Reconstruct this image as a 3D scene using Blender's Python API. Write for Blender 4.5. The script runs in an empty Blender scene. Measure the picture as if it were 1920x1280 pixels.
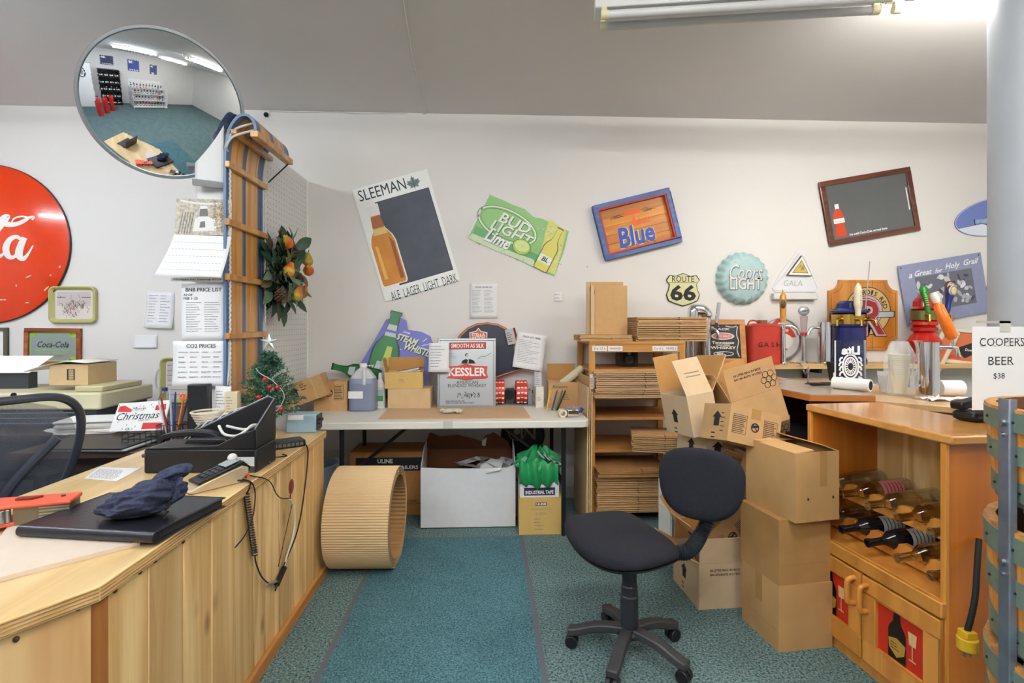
import bpy, bmesh, math, random
from mathutils import Vector, Matrix, Euler
R = math.radians
random.seed(7)
SC = bpy.context.scene
COL = SC.collection
# ------------------------------------------------------------------ camera
H = 1.35                      # eye height
YAW = R(2.75)                 # camera turned a little to the right of the back wall's normal
cam_d = bpy.data.cameras.new('camera')
cam_d.sensor_width = 36.0
cam_d.lens = 36.0 * 1000 / 1920
cam_d.shift_y = -35 / 1920
cam_d.clip_start = 0.02
cam = bpy.data.objects.new('camera', cam_d)
COL.objects.link(cam)
cam.location = (0, 0, H)
cam.rotation_euler = (R(90), 0, -YAW)
SC.camera = cam
# ------------------------------------------------------------------ world and exposure
w = bpy.data.worlds.new('world'); SC.world = w; w.use_nodes = True
w.node_tree.nodes['Background'].inputs[0].default_value = (0.85, 0.92, 1.0, 1)
w.node_tree.nodes['Background'].inputs[1].default_value = 0.3
SC.view_settings.view_transform = 'Standard'
SC.view_settings.look = 'None'
SC.view_settings.gamma = 1
SC.view_settings.exposure = 1.28
SC.view_settings.use_curve_mapping = False
TUBE_POWER = 30.0             # emission strength of the fluorescent tubes
SC.cycles.max_bounces = 10
SC.cycles.diffuse_bounces = 5
SC.cycles.transparent_max_bounces = 16
SC.cycles.transmission_bounces = 10
SC.cycles.caustics_reflective = False
SC.cycles.caustics_refractive = False
SC.cycles.sample_clamp_indirect = 6

# ------------------------------------------------------------------ measuring helpers (from pixel to place)
cs, sn = math.cos(YAW), math.sin(YAW)
def ray(px, py):
    u, v = (px - 960) / 1000, (605 - py) / 1000
    return Vector((u * cs + sn, -u * sn + cs, v))
def WY(px, py, Y):
    d = ray(px, py); return Vector((0, 0, H)) + d * (Y / d.y)
def WX(px, py, X):
    d = ray(px, py); return Vector((0, 0, H)) + d * (X / d.x)
def WZ(px, py, z):
    d = ray(px, py); return Vector((0, 0, H)) + d * ((z - H) / d.z)
def dep(p):                   # distance in front of the lens
    return p.x * sn + p.y * cs
def MP(p):                    # metres per pixel there
    return dep(p) / 1000

# ------------------------------------------------------------------ materials
def S(r, g, b):
    f = lambda c: (c / 255 / 12.92) if c / 255 <= 0.04045 else ((c / 255 + 0.055) / 1.055) ** 2.4
    return (f(r), f(g), f(b), 1)
_M = {}
def newmat(name):
    m = bpy.data.materials.new(name); m.use_nodes = True
    nt = m.node_tree
    return m, nt, nt.nodes['Principled BSDF']
def mat(name, col=None, rough=.5, metal=0, noise=0, scale=25, bump=0, spec=.5, trans=0, ior=1.45, alpha=1, emis=None, es=0, coat=0, sheen=0):
    if name in _M: return _M[name]
    m, nt, b = newmat(name)
    c = S(*col)
    b.inputs['Base Color'].default_value = c
    b.inputs['Roughness'].default_value = rough
    b.inputs['Metallic'].default_value = metal
    b.inputs['Specular IOR Level'].default_value = spec
    b.inputs['IOR'].default_value = ior
    if trans: b.inputs['Transmission Weight'].default_value = trans
    if alpha < 1: b.inputs['Alpha'].default_value = alpha
    if coat: b.inputs['Coat Weight'].default_value = coat
    if sheen: b.inputs['Sheen Weight'].default_value = sheen
    if emis:
        b.inputs['Emission Color'].default_value = S(*emis); b.inputs['Emission Strength'].default_value = es
    if noise or bump:
        tc = nt.nodes.new('ShaderNodeTexCoord')
        n = nt.nodes.new('ShaderNodeTexNoise'); n.inputs['Scale'].default_value = scale; n.inputs['Detail'].default_value = 5
        nt.links.new(tc.outputs['Object'], n.inputs['Vector'])
        if noise:
            mr = nt.nodes.new('ShaderNodeMapRange'); mr.inputs['From Min'].default_value = .25; mr.inputs['From Max'].default_value = .75
            mr.inputs['To Min'].default_value = 1 - noise; mr.inputs['To Max'].default_value = 1 + noise
            nt.links.new(n.outputs['Fac'], mr.inputs['Value'])
            mx = nt.nodes.new('ShaderNodeMix'); mx.data_type = 'RGBA'; mx.blend_type = 'MULTIPLY'
            mx.inputs['Factor'].default_value = 1; mx.inputs['A'].default_value = c
            nt.links.new(mr.outputs['Result'], mx.inputs['B'])
            nt.links.new(mx.outputs['Result'], b.inputs['Base Color'])
        if bump:
            bp = nt.nodes.new('ShaderNodeBump'); bp.inputs['Strength'].default_value = bump; bp.inputs['Distance'].default_value = .004
            nt.links.new(n.outputs['Fac'], bp.inputs['Height']); nt.links.new(bp.outputs['Normal'], b.inputs['Normal'])
    _M[name] = m
    return m
def wood(name, c1, c2, axis=2, scale=14, stretch=.07, rough=.45, knots=0, island=True, ring=6, coat=0):
    if name in _M: return _M[name]
    m, nt, b = newmat(name); L = nt.links.new; N = nt.nodes.new
    tc = N('ShaderNodeTexCoord'); geo = N('ShaderNodeNewGeometry')
    vm = N('ShaderNodeVectorMath'); vm.operation = 'MULTIPLY_ADD'
    vm.inputs[1].default_value = (9.3, 7.1, 11.7) if island else (0, 0, 0)
    L(geo.outputs['Random Per Island'], vm.inputs[0]); L(tc.outputs['Object'], vm.inputs[2])
    mp = N('ShaderNodeMapping'); s = [scale] * 3; s[axis] = scale * stretch; mp.inputs['Scale'].default_value = s
    L(vm.outputs[0], mp.inputs['Vector'])
    n = N('ShaderNodeTexNoise'); n.inputs['Scale'].default_value = 1; n.inputs['Detail'].default_value = 4; n.inputs['Distortion'].default_value = .6
    L(mp.outputs[0], n.inputs['Vector'])
    ma = N('ShaderNodeMath'); ma.operation = 'MULTIPLY'; ma.inputs[1].default_value = ring
    L(n.outputs['Fac'], ma.inputs[0])
    fr = N('ShaderNodeMath'); fr.operation = 'PINGPONG'; fr.inputs[1].default_value = 1
    L(ma.outputs[0], fr.inputs[0])
    rp = N('ShaderNodeValToRGB'); rp.color_ramp.elements[0].color = S(*c1); rp.color_ramp.elements[1].color = S(*c2)
    L(fr.outputs[0], rp.inputs[0])
    out = rp.outputs[0]
    if island:
        mr = N('ShaderNodeMapRange'); mr.inputs['To Min'].default_value = .82; mr.inputs['To Max'].default_value = 1.12
        L(geo.outputs['Random Per Island'], mr.inputs['Value'])
        mx = N('ShaderNodeMix'); mx.data_type = 'RGBA'; mx.blend_type = 'MULTIPLY'; mx.inputs['Factor'].default_value = 1
        L(out, mx.inputs['A']); L(mr.outputs['Result'], mx.inputs['B']); out = mx.outputs['Result']
    if knots:
        mp2 = N('ShaderNodeMapping'); s2 = [7.0] * 3; s2[axis] = 3.4; mp2.inputs['Scale'].default_value = s2
        L(vm.outputs[0], mp2.inputs['Vector'])
        v = N('ShaderNodeTexVoronoi'); v.inputs['Scale'].default_value = 1; L(mp2.outputs[0], v.inputs['Vector'])
        r2 = N('ShaderNodeValToRGB'); r2.color_ramp.elements[0].position = .04; r2.color_ramp.elements[1].position = .17
        r2.color_ramp.elements[0].color = (1, 1, 1, 1); r2.color_ramp.elements[1].color = (0, 0, 0, 1)
        L(v.outputs['Distance'], r2.inputs[0])
        mk = N('ShaderNodeMath'); mk.operation = 'MULTIPLY'; mk.inputs[1].default_value = knots; L(r2.outputs[0], mk.inputs[0])
        mx = N('ShaderNodeMix'); mx.data_type = 'RGBA'; mx.inputs['B'].default_value = S(120, 72, 34)
        L(mk.outputs[0], mx.inputs['Factor']); L(out, mx.inputs['A']); out = mx.outputs['Result']
    L(out, b.inputs['Base Color'])
    b.inputs['Roughness'].default_value = rough
    if coat: b.inputs['Coat Weight'].default_value = coat; b.inputs['Coat Roughness'].default_value = .12
    _M[name] = m
    return m
def carpet(name, c1, c2, scale=260, big=4):
    m, nt, b = newmat(name); L = nt.links.new; N = nt.nodes.new
    tc = N('ShaderNodeTexCoord')
    n = N('ShaderNodeTexNoise'); n.inputs['Scale'].default_value = scale; n.inputs['Detail'].default_value = 3; n.inputs['Roughness'].default_value = .8
    n2 = N('ShaderNodeTexNoise'); n2.inputs['Scale'].default_value = big; n2.inputs['Detail'].default_value = 6
    L(tc.outputs['Object'], n.inputs['Vector']); L(tc.outputs['Object'], n2.inputs['Vector'])
    rp = N('ShaderNodeValToRGB'); rp.color_ramp.elements[0].color = S(*c1); rp.color_ramp.elements[1].color = S(*c2)
    rp.color_ramp.elements[0].position = .36; rp.color_ramp.elements[1].position = .64
    L(n.outputs['Fac'], rp.inputs[0])
    mr = N('ShaderNodeMapRange'); mr.inputs['From Min'].default_value = .3; mr.inputs['From Max'].default_value = .7
    mr.inputs['To Min'].default_value = .9; mr.inputs['To Max'].default_value = 1.1; L(n2.outputs['Fac'], mr.inputs['Value'])
    mx = N('ShaderNodeMix'); mx.data_type = 'RGBA'; mx.blend_type = 'MULTIPLY'; mx.inputs['Factor'].default_value = 1
    L(rp.outputs[0], mx.inputs['A']); L(mr.outputs['Result'], mx.inputs['B']); L(mx.outputs['Result'], b.inputs['Base Color'])
    bp = N('ShaderNodeBump'); bp.inputs['Strength'].default_value = .5; bp.inputs['Distance'].default_value = .004
    L(n.outputs['Fac'], bp.inputs['Height']); L(bp.outputs['Normal'], b.inputs['Normal'])
    b.inputs['Roughness'].default_value = .95; b.inputs['Specular IOR Level'].default_value = .1
    _M[name] = m
    return m
def glass(name, col=(230, 230, 230), rough=.02, tint=.75):
    # thin clear plastic or glass: mostly see-through with a glossy skin
    if name in _M: return _M[name]
    m = bpy.data.materials.new(name); m.use_nodes = True; nt = m.node_tree; nt.nodes.remove(nt.nodes['Principled BSDF'])
    N = nt.nodes.new; L = nt.links.new
    tr = N('ShaderNodeBsdfTransparent'); tr.inputs[0].default_value = S(*col)
    gl = N('ShaderNodeBsdfGlossy'); gl.inputs['Roughness'].default_value = rough
    fr = N('ShaderNodeLayerWeight'); fr.inputs['Blend'].default_value = 1 - tint
    mx = N('ShaderNodeMixShader'); L(fr.outputs['Facing'], mx.inputs[0]); L(tr.outputs[0], mx.inputs[1]); L(gl.outputs[0], mx.inputs[2])
    L(mx.outputs[0], nt.nodes['Material Output'].inputs[0])
    _M[name] = m
    return m

# ------------------------------------------------------------------ mesh builder
_tc = {}
def text_geo(body, shear=0, bold=0, res=2):
    key = (body, shear, bold, res)
    if key in _tc: return _tc[key]
    cu = bpy.data.curves.new('lettering', 'FONT'); cu.body = body; cu.shear = shear; cu.offset = bold; cu.resolution_u = res
    cu.align_x = 'CENTER'
    ob = bpy.data.objects.new('lettering', cu)
    me = ob.to_mesh()
    vs = [(v.co.x, v.co.y) for v in me.vertices]; fs = [list(p.vertices) for p in me.polygons]
    ob.to_mesh_clear(); bpy.data.objects.remove(ob); bpy.data.curves.remove(cu)
    if not vs: vs = [(0, 0), (0, .01), (.01, 0)]; fs = [[0, 2, 1]]
    x0 = min(v[0] for v in vs); x1 = max(v[0] for v in vs); y0 = min(v[1] for v in vs); y1 = max(v[1] for v in vs)
    vs = [(v[0] - (x0 + x1) / 2, v[1] - (y0 + y1) / 2) for v in vs]
    _tc[key] = (vs, fs, x1 - x0, y1 - y0)
    return _tc[key]
def catmull(pts, n=6, closed=False):
    out = []; m = len(pts); P = [Vector(p) for p in pts]
    for i in range(m if closed else m - 1):
        if closed: p0, p1, p2, p3 = P[i - 1], P[i], P[(i + 1) % m], P[(i + 2) % m]
        else: p0, p1, p2, p3 = P[max(i - 1, 0)], P[i], P[i + 1], P[min(i + 2, m - 1)]
        for j in range(n):
            t = j / n
            out.append(0.5 * ((2 * p1) + (p2 - p0) * t + (2 * p0 - 5 * p1 + 4 * p2 - p3) * t * t + (3 * p1 - p0 - 3 * p2 + p3) * t ** 3))
    if not closed: out.append(P[-1])
    return out
def rotm(rx=0, ry=0, rz=0):
    return Euler((R(rx), R(ry), R(rz))).to_matrix().to_4x4()
def frame_to(d):              # matrix whose local z runs along d
    d = Vector(d).normalized()
    return d.to_track_quat('Z', 'Y').to_matrix().to_4x4()
class MB:
    def __init__(s): s.V = []; s.F = []; s.mats = []; s.T = Matrix(); s.st = []
    def mi(s, m):
        if m not in s.mats: s.mats.append(m)
        return s.mats.index(m)
    def push(s, M): s.st.append(s.T.copy()); s.T = s.T @ M; return s
    def pop(s): s.T = s.st.pop(); return s
    def add(s, vs, fs, m, sm=False):
        k = len(s.V); i = s.mi(m)
        s.V += [s.T @ Vector(v) for v in vs]
        s.F += [([k + j for j in f], i, sm) for f in fs]
    def box(s, m, c, size, rot=None):
        hx, hy, hz = size[0] / 2, size[1] / 2, size[2] / 2
        vs = [Vector((x, y, z)) for x in (-hx, hx) for y in (-hy, hy) for z in (-hz, hz)]
        if rot is not None: vs = [rot @ v for v in vs]
        s.add([v + Vector(c) for v in vs], [(0, 1, 3, 2), (4, 6, 7, 5), (0, 4, 5, 1), (2, 3, 7, 6), (0, 2, 6, 4), (1, 5, 7, 3)], m)
    def bx(s, m, x0, x1, y0, y1, z0, z1):
        s.box(m, ((x0 + x1) / 2, (y0 + y1) / 2, (z0 + z1) / 2), (x1 - x0, y1 - y0, z1 - z0))
    def cyl(s, m, p0, p1, r0, r1=None, n=20, caps=True):
        r1 = r0 if r1 is None else r1
        p0, p1 = Vector(p0), Vector(p1); Q = frame_to(p1 - p0)
        vs = []
        for p, r in ((p0, r0), (p1, r1)):
            for i in range(n):
                a = 2 * math.pi * i / n
                vs.append(p + Q @ Vector((r * math.cos(a), r * math.sin(a), 0)))
        fs = [(i, (i + 1) % n, n + (i + 1) % n, n + i) for i in range(n)]
        s.add(vs, fs, m, True)
        if caps:
            if r0 > 1e-6: s.add(vs[:n][::-1], [tuple(range(n))], m)
            if r1 > 1e-6: s.add(vs[n:], [tuple(range(n))], m)
    def lathe(s, m, prof, n=28, closed=False):
        # profile of (r, z) about local z; m may be a list, one per profile segment
        k = len(prof); vs = []
        for r, z in prof:
            for i in range(n):
                a = 2 * math.pi * i / n
                vs.append((r * math.cos(a), r * math.sin(a), z))
        for j in range(k if closed else k - 1):
            j2 = (j + 1) % k
            mm = m[j] if isinstance(m, list) else m
            fs = [(j * n + i, j * n + (i + 1) % n, j2 * n + (i + 1) % n, j2 * n + i) for i in range(n)]
            s.add(vs, fs, mm, True) if False else s._sub(vs, fs, mm)
    def _sub(s, vs, fs, m):
        used = sorted({i for f in fs for i in f}); mp = {u: i for i, u in enumerate(used)}
        s.add([vs[u] for u in used], [[mp[i] for i in f] for f in fs], m, True)
    def tube(s, m, path, r, n=8, caps=True, closed=False):
        P = [Vector(p) for p in path]; k = len(P)
        rs = r if isinstance(r, (list, tuple)) else [r] * k
        t = [(P[(i + 1) % k] - P[i - 1]) if closed else (P[min(i + 1, k - 1)] - P[max(i - 1, 0)]) for i in range(k)]
        t = [x.normalized() if x.length > 1e-9 else Vector((0, 0, 1)) for x in t]
        u = t[0].orthogonal().normalized(); vs = []
        for i in range(k):
            u = (u - t[i] * u.dot(t[i])); u = u.normalized() if u.length > 1e-9 else t[i].orthogonal().normalized()
            v = t[i].cross(u)
            for j in range(n):
                a = 2 * math.pi * j / n
                vs.append(P[i] + (u * math.cos(a) + v * math.sin(a)) * rs[i])
        fs = []
        for i in range(k if closed else k - 1):
            i2 = (i + 1) % k
            fs += [(i * n + j, i * n + (j + 1) % n, i2 * n + (j + 1) % n, i2 * n + j) for j in range(n)]
        if caps and not closed: fs += [tuple(range(n))[::-1], tuple(range((k - 1) * n, k * n))]
        s.add(vs, fs, m, True)
    def bar(s, m, path, w, t, up=(0, 0, 1)):
        # flat strip w wide (along the side), t thick (along up) following a path
        P = [Vector(p) for p in path]; k = len(P); up = Vector(up); vs = []
        for i in range(k):
            d = (P[min(i + 1, k - 1)] - P[max(i - 1, 0)]).normalized(); sd = d.cross(up)
            sd = sd.normalized() if sd.length > 1e-6 else Vector((1, 0, 0)); n = sd.cross(d)
            for a, b in ((-1, -1), (1, -1), (1, 1), (-1, 1)): vs.append(P[i] + sd * a * w / 2 + n * b * t / 2)
        fs = [(i * 4 + j, i * 4 + (j + 1) % 4, i * 4 + 4 + (j + 1) % 4, i * 4 + 4 + j) for i in range(k - 1) for j in range(4)]
        fs += [(3, 2, 1, 0), (k * 4 - 4, k * 4 - 3, k * 4 - 2, k * 4 - 1)]
        s.add(vs, fs, m)
    def ell(s, m, c, r, n=16, k=10, rot=None):
        vs = []; fs = []
        for j in range(k + 1):
            b = math.pi * j / k
            for i in range(n):
                a = 2 * math.pi * i / n
                v = Vector((r[0] * math.sin(b) * math.cos(a), r[1] * math.sin(b) * math.sin(a), r[2] * math.cos(b)))
                if rot is not None: v = rot @ v
                vs.append(v + Vector(c))
        fs = [(j * n + i, (j + 1) * n + i, (j + 1) * n + (i + 1) % n, j * n + (i + 1) % n) for j in range(k) for i in range(n)]
        s.add(vs, fs, m, True)
    def grid(s, m, f, nu, nv, sm=True, wrap=False):
        vs = [f(i / nu, j / nv) for j in range(nv + 1) for i in range(nu + 1)]
        fs = [(j * (nu + 1) + i, j * (nu + 1) + i + 1, (j + 1) * (nu + 1) + i + 1, (j + 1) * (nu + 1) + i) for j in range(nv) for i in range(nu)]
        s.add(vs, fs, m, sm)
    # ---- flat work in the local XZ plane, seen from -Y
    def plate(s, m, pts, y0, y1, msd=None):
        k = len(pts); ar = sum(pts[i][0] * pts[(i + 1) % k][1] - pts[(i + 1) % k][0] * pts[i][1] for i in range(k))
        if ar < 0: pts = pts[::-1]
        a, b = min(y0, y1), max(y0, y1)
        s.add([(p[0], a, p[1]) for p in pts], [tuple(range(k))], m)
        if b - a > 1e-6:
            s.add([(p[0], b, p[1]) for p in pts], [tuple(range(k))[::-1]], msd or m)
            vs = [(p[0], a, p[1]) for p in pts] + [(p[0], b, p[1]) for p in pts]
            s.add(vs, [((i + 1) % k, i, k + i, k + (i + 1) % k) for i in range(k)], msd or m)
    def lie(s, m, pts, z0, z1):    # prism over a polygon in XY
        k = len(pts); ar = sum(pts[i][0] * pts[(i + 1) % k][1] - pts[(i + 1) % k][0] * pts[i][1] for i in range(k))
        if ar < 0: pts = pts[::-1]
        vs = [(p[0], p[1], z0) for p in pts] + [(p[0], p[1], z1) for p in pts]
        s.add(vs, [tuple(range(k))[::-1], tuple(range(k, 2 * k))] + [(i, (i + 1) % k, k + (i + 1) % k, k + i) for i in range(k)], m)
    def rect(s, m, x0, x1, z0, z1, y):
        s.add([(x0, y, z0), (x1, y, z0), (x1, y, z1), (x0, y, z1)], [(0, 1, 2, 3)], m)
    def disc(s, m, cx, cz, rx, rz, y, n=32, rot=0):
        c, d = math.cos(rot), math.sin(rot)
        vs = [(cx + rx * math.cos(2 * math.pi * i / n) * c - rz * math.sin(2 * math.pi * i / n) * d, y,
               cz + rx * math.cos(2 * math.pi * i / n) * d + rz * math.sin(2 * math.pi * i / n) * c) for i in range(n)]
        s.add(vs, [tuple(range(n))], m)
    def ring(s, m, cx, cz, rx, rz, wd, y, n=40, rot=0):
        c, d = math.cos(rot), math.sin(rot); vs = []
        for q in (0, 1):
            for i in range(n):
                a = 2 * math.pi * i / n; x = (rx - wd * q) * math.cos(a); z = (rz - wd * q) * math.sin(a)
                vs.append((cx + x * c - z * d, y, cz + x * d + z * c))
        s.add(vs, [(i, (i + 1) % n, n + (i + 1) % n, n + i) for i in range(n)], m)
    def text(s, m, body, cx, cz, y, h=None, w=None, shear=0, bold=0, rot=0, flip=False, res=2):
        vs, fs, tw, th = text_geo(body, shear, bold, res)
        if h and w: sx, sz = w / tw, h / th
        elif h: sx = sz = h / th
        else: sx = sz = w / tw
        c, d = math.cos(rot), math.sin(rot)
        if flip: sx = -sx
        s.add([(cx + v[0] * sx * c - v[1] * sz * d, y, cz + v[0] * sx * d + v[1] * sz * c) for v in vs], fs, m)
    def stroke(s, m, pts, wd, y, n=5, smooth=True):
        # flat ribbon through 2D points; wd a number or one per point
        ws = wd if isinstance(wd, (list, tuple)) else [wd] * len(pts)
        P = catmull([(p[0], p[1], q) for p, q in zip(pts, ws)], n) if smooth else [Vector((p[0], p[1], q)) for p, q in zip(pts, ws)]
        vs = []; k = len(P)
        for i in range(k):
            t = P[min(i + 1, k - 1)] - P[max(i - 1, 0)]; t.z = 0
            t = t.normalized() if t.length > 1e-9 else Vector((1, 0, 0)); q = P[i].z / 2
            vs += [(P[i].x - t.y * q, y, P[i].y + t.x * q), (P[i].x + t.y * q, y, P[i].y - t.x * q)]
        s.add(vs, [(2 * i, 2 * i + 1, 2 * i + 3, 2 * i + 2) for i in range(k - 1)], m)
    def lines(s, m, x0, x1, z0, z1, y, n, h=None, fill=.75, seed=1, cols=1):
        # rows of small print
        rg = random.Random(seed); h = h or (z1 - z0) / n * .35; cw = (x1 - x0) / cols
        for i in range(n):
            z = z1 - (i + .5) * (z1 - z0) / n
            for c in range(cols):
                x = x0 + c * cw; e = x + cw * (fill * rg.uniform(.55, 1.1))
                while x < e - .3 * h:
                    l = rg.uniform(2, 7) * h; s.rect(m, x, min(x + l, e), z - h / 2, z + h / 2, y); x += l + h * .8
    def build(s, name, parent=None, bevel=0, seg=2, loc=None, rot=None, sharp=40, sub=0, solid=0):
        me = bpy.data.meshes.new(name)
        me.from_pydata([tuple(v) for v in s.V], [], [f[0] for f in s.F])
        for m in s.mats: me.materials.append(m)
        me.polygons.foreach_set('material_index', [f[1] for f in s.F])
        me.polygons.foreach_set('use_smooth', [f[2] or bevel > 0 for f in s.F])
        me.update()
        if bevel > 0:
            bm = bmesh.new(); bm.from_mesh(me); bmesh.ops.remove_doubles(bm, verts=bm.verts, dist=1e-6); bm.to_mesh(me); bm.free()
        me.set_sharp_from_angle(angle=R(sharp))
        o = bpy.data.objects.new(name, me); COL.objects.link(o)
        if parent is not None: o.parent = parent
        if loc is not None: o.location = loc
        if rot is not None: o.rotation_euler = rot
        if solid:
            md = o.modifiers.new('solid', 'SOLIDIFY'); md.thickness = solid; md.offset = 0
        if sub:
            md = o.modifiers.new('smooth', 'SUBSURF'); md.levels = sub; md.render_levels = sub
        if bevel > 0:
            md = o.modifiers.new('bevel', 'BEVEL'); md.width = bevel; md.segments = seg; md.limit_method = 'ANGLE'; md.angle_limit = R(38)
            md.use_clamp_overlap = True
        return o
def tag(o, label, cat, group=None, kind=None):
    o['label'] = label; o['category'] = cat
    if group: o['group'] = group
    if kind: o['kind'] = kind
    return o
def thing(name, label, cat, loc=(0, 0, 0), rot=(0, 0, 0), group=None):
    o = bpy.data.objects.new(name, None); COL.objects.link(o); o.empty_display_size = .05
    o.location = loc; o.rotation_euler = rot
    return tag(o, label, cat, group)
def struct(name, mb, **k):
    o = mb.build(name, **k); o['kind'] = 'structure'; return o
def dup(o, parent=None, loc=None, rot=None, label=None):
    c = o.copy(); COL.objects.link(c)
    if parent is not None: c.parent = parent
    if loc is not None: c.location = loc
    if rot is not None: c.rotation_euler = rot
    if label: c['label'] = label
    for ch in [x for x in COL.objects if x.parent == o]: dup(ch, c)
    return c
class Flat:
    """A flat sign: pixel-measured features in its own plane (x right, z up, front towards -y)."""
    def __init__(s, corner_px, Y, ang=0):
        s.px, s.py = corner_px; s.O = WY(s.px, s.py, Y); s.k = MP(s.O); s.a = R(ang)
    def p(s, x, y):
        dx, dz = (x - s.px) * s.k, (s.py - y) * s.k; c, d = math.cos(s.a), math.sin(s.a)
        return (dx * c + dz * d, -dx * d + dz * c)
    def P(s, pts): return [s.p(*q) for q in pts]
    def rot(s, lean=0): return Euler((lean, -s.a, 0))
# shared materials
PAPER = mat('white_paper', (236, 236, 238), .8)
INK = mat('black_ink', (38, 38, 42), .7)
INKG = mat('grey_ink', (120, 120, 126), .7)
WHITE = mat('white_paint', (238, 238, 236), .5)
BLACK = mat('black_plastic', (22, 23, 27), .38)
BLACKM = mat('black_matte', (18, 18, 20), .7)
DGREY = mat('dark_grey_plastic', (58, 60, 64), .5)
GREY = mat('grey_plastic', (140, 143, 146), .5)
CHROME = mat('chrome', (225, 226, 230), .08, metal=1)
STEEL = mat('brushed_steel', (176, 178, 182), .3, metal=1)
BRASS = mat('brass', (186, 150, 70), .25, metal=1)
CARD = mat('cardboard', (192, 152, 104), .8, noise=.1, scale=18)
CARDL = mat('pale_cardboard', (205, 176, 134), .8, noise=.07, scale=14)
CARDD = mat('dark_cardboard', (160, 116, 68), .8, noise=.1, scale=18)
CARDI = mat('cardboard_inside', (184, 136, 78), .85, noise=.06, scale=10)
CREAM = mat('cream_plastic', (216, 210, 178), .5)
RED = mat('red_paint', (190, 38, 30), .4)
# ================================================================== the setting
D = 4.1                       # back wall
CEIL = 2.95
X0, X1, Y0 = -4.3, 4.4, -3.7
wall_m = mat('wall_paint', (226, 223, 220), .75, noise=.015, scale=2)
ceil_m = mat('ceiling_paint', (218, 216, 216), .85, noise=.02, scale=1.5)
floor_m = carpet('floor_carpet', (20, 50, 58), (134, 158, 156), 105)
m = MB(); m.bx(floor_m, X0, X1, Y0, D + .1, -.1, 0); struct('floor', m)
m = MB(); m.bx(ceil_m, X0, X1, Y0, D + .1, CEIL, CEIL + .1); struct('ceiling', m)
m = MB(); m.bx(wall_m, X0, X1, D, D + .1, 0, CEIL); struct('wall_back', m)
m = MB(); m.bx(wall_m, X0 - .1, X0, Y0, D + .1, 0, CEIL); struct('wall_left', m)
m = MB(); m.bx(wall_m, X1, X1 + .1, Y0, D + .1, 0, CEIL); struct('wall_right', m)
m = MB(); m.bx(wall_m, X0, X1, Y0 - .1, Y0, 0, CEIL); struct('wall_front', m)
base_m = mat('baseboard_paint', (196, 192, 184), .6)
m = MB(); m.bx(base_m, X0, X1, D - .012, D, 0, .09); struct('baseboard_back', m)
# steel column
pole_m = mat('column_paint', (168, 175, 184), .45, noise=.03, scale=6)
pc = (2.165, 2.03)
m = MB(); m.cyl(pole_m, (pc[0], pc[1], 0), (pc[0], pc[1], CEIL), .125, n=48); struct('column_1', m)
# runner mat
mat_m = carpet('mat_pile', (30, 70, 82), (104, 142, 150), 130, 5)
bind_m = mat('mat_binding', (92, 96, 104), .9)
fl = lambda a, b: WZ(a, b, 0)
a, b = fl(745, 1008), fl(975, 1007)
xl, xr, yt = fl(640, 1180).x, fl(1001, 1150).x, b.y
t = thing('floor_mat', 'teal runner mat with grey binding leading to the folding table', 'mat', ((xl + xr) / 2, 1.9, 0))
m = MB(); w2 = (xr - xl) / 2; l2 = yt - 1.9
m.bx(mat_m, -w2 + .012, w2 - .012, -1.8, l2 - .012, 0, .009); m.build('pile', t)
m = MB()
m.bx(bind_m, -w2 - .012, -w2 + .012, -1.8, l2, 0, .008); m.bx(bind_m, w2 - .012, w2 + .012, -1.8, l2, 0, .008)
m.bx(bind_m, -w2 + .012, w2 - .012, l2 - .012, l2 + .004, 0, .008); m.build('binding', t)
# ------------------------------------------------------------------ fluorescent strip lights
def lit(name, col):
    m_, nt, b = newmat(name); b.inputs['Emission Color'].default_value = col; b.inputs['Emission Strength'].default_value = TUBE_POWER; return m_
tube_cool = lit('lit_tube_cool', (.89, .945, 1, 1)); tube_on = lit('lit_tube_warm', (1, .955, .87, 1))
fix_m = mat('fixture_enamel', (226, 227, 228), .4)
def strip_light(label, loc, rz, length=1.22, lit=True):
    t = thing('fluorescent_fixture', label, 'ceiling light', loc, (0, 0, rz), 'fluorescent strips on the ceiling')
    m = MB(); m.bx(fix_m, -length / 2 - .06, length / 2 + .06, -.065, .065, .05, .10)
    for sx in (-.4, .4): m.bx(fix_m, sx - .02, sx + .02, -.02, .02, .10, CEIL - loc[2])
    m.build('housing', t, bevel=.006)
    for sy in (-.05, .05):
        m = MB(); m.cyl((tube_cool if loc[0] < 0 else tube_on) if lit else mat('unlit_tube', (205, 206, 208), .25), (-length / 2, sy, .02), (length / 2, sy, .02), .019, n=16); m.build('tube', t)
        for sx in (-1, 1):
            m = MB(); m.cyl(CREAM, (sx * (length / 2 - .005), sy, .02), (sx * (length / 2 + .03), sy, .02), .021, n=16)
            m.bx(CREAM, sx * (length / 2 + .015) - .012, sx * (length / 2 + .015) + .012, sy - .012, sy + .012, .02, .055)
            m.build('lamp_holder', t)
    return t
zf = CEIL - .10; zg = CEIL - .17
q = WZ(1678, 14, zg); ang = R(-9)
dx, dy = math.cos(ang), math.sin(ang)
strip_light('lit double tube fluorescent strip beside the grey column', (q.x + dx * .66, q.y + dy * .66, zg), ang)
strip_light('unlit grey fluorescent strip end to end with the lit one', (q.x - dx * .68, q.y - dy * .68, zg), ang, lit=False)
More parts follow.
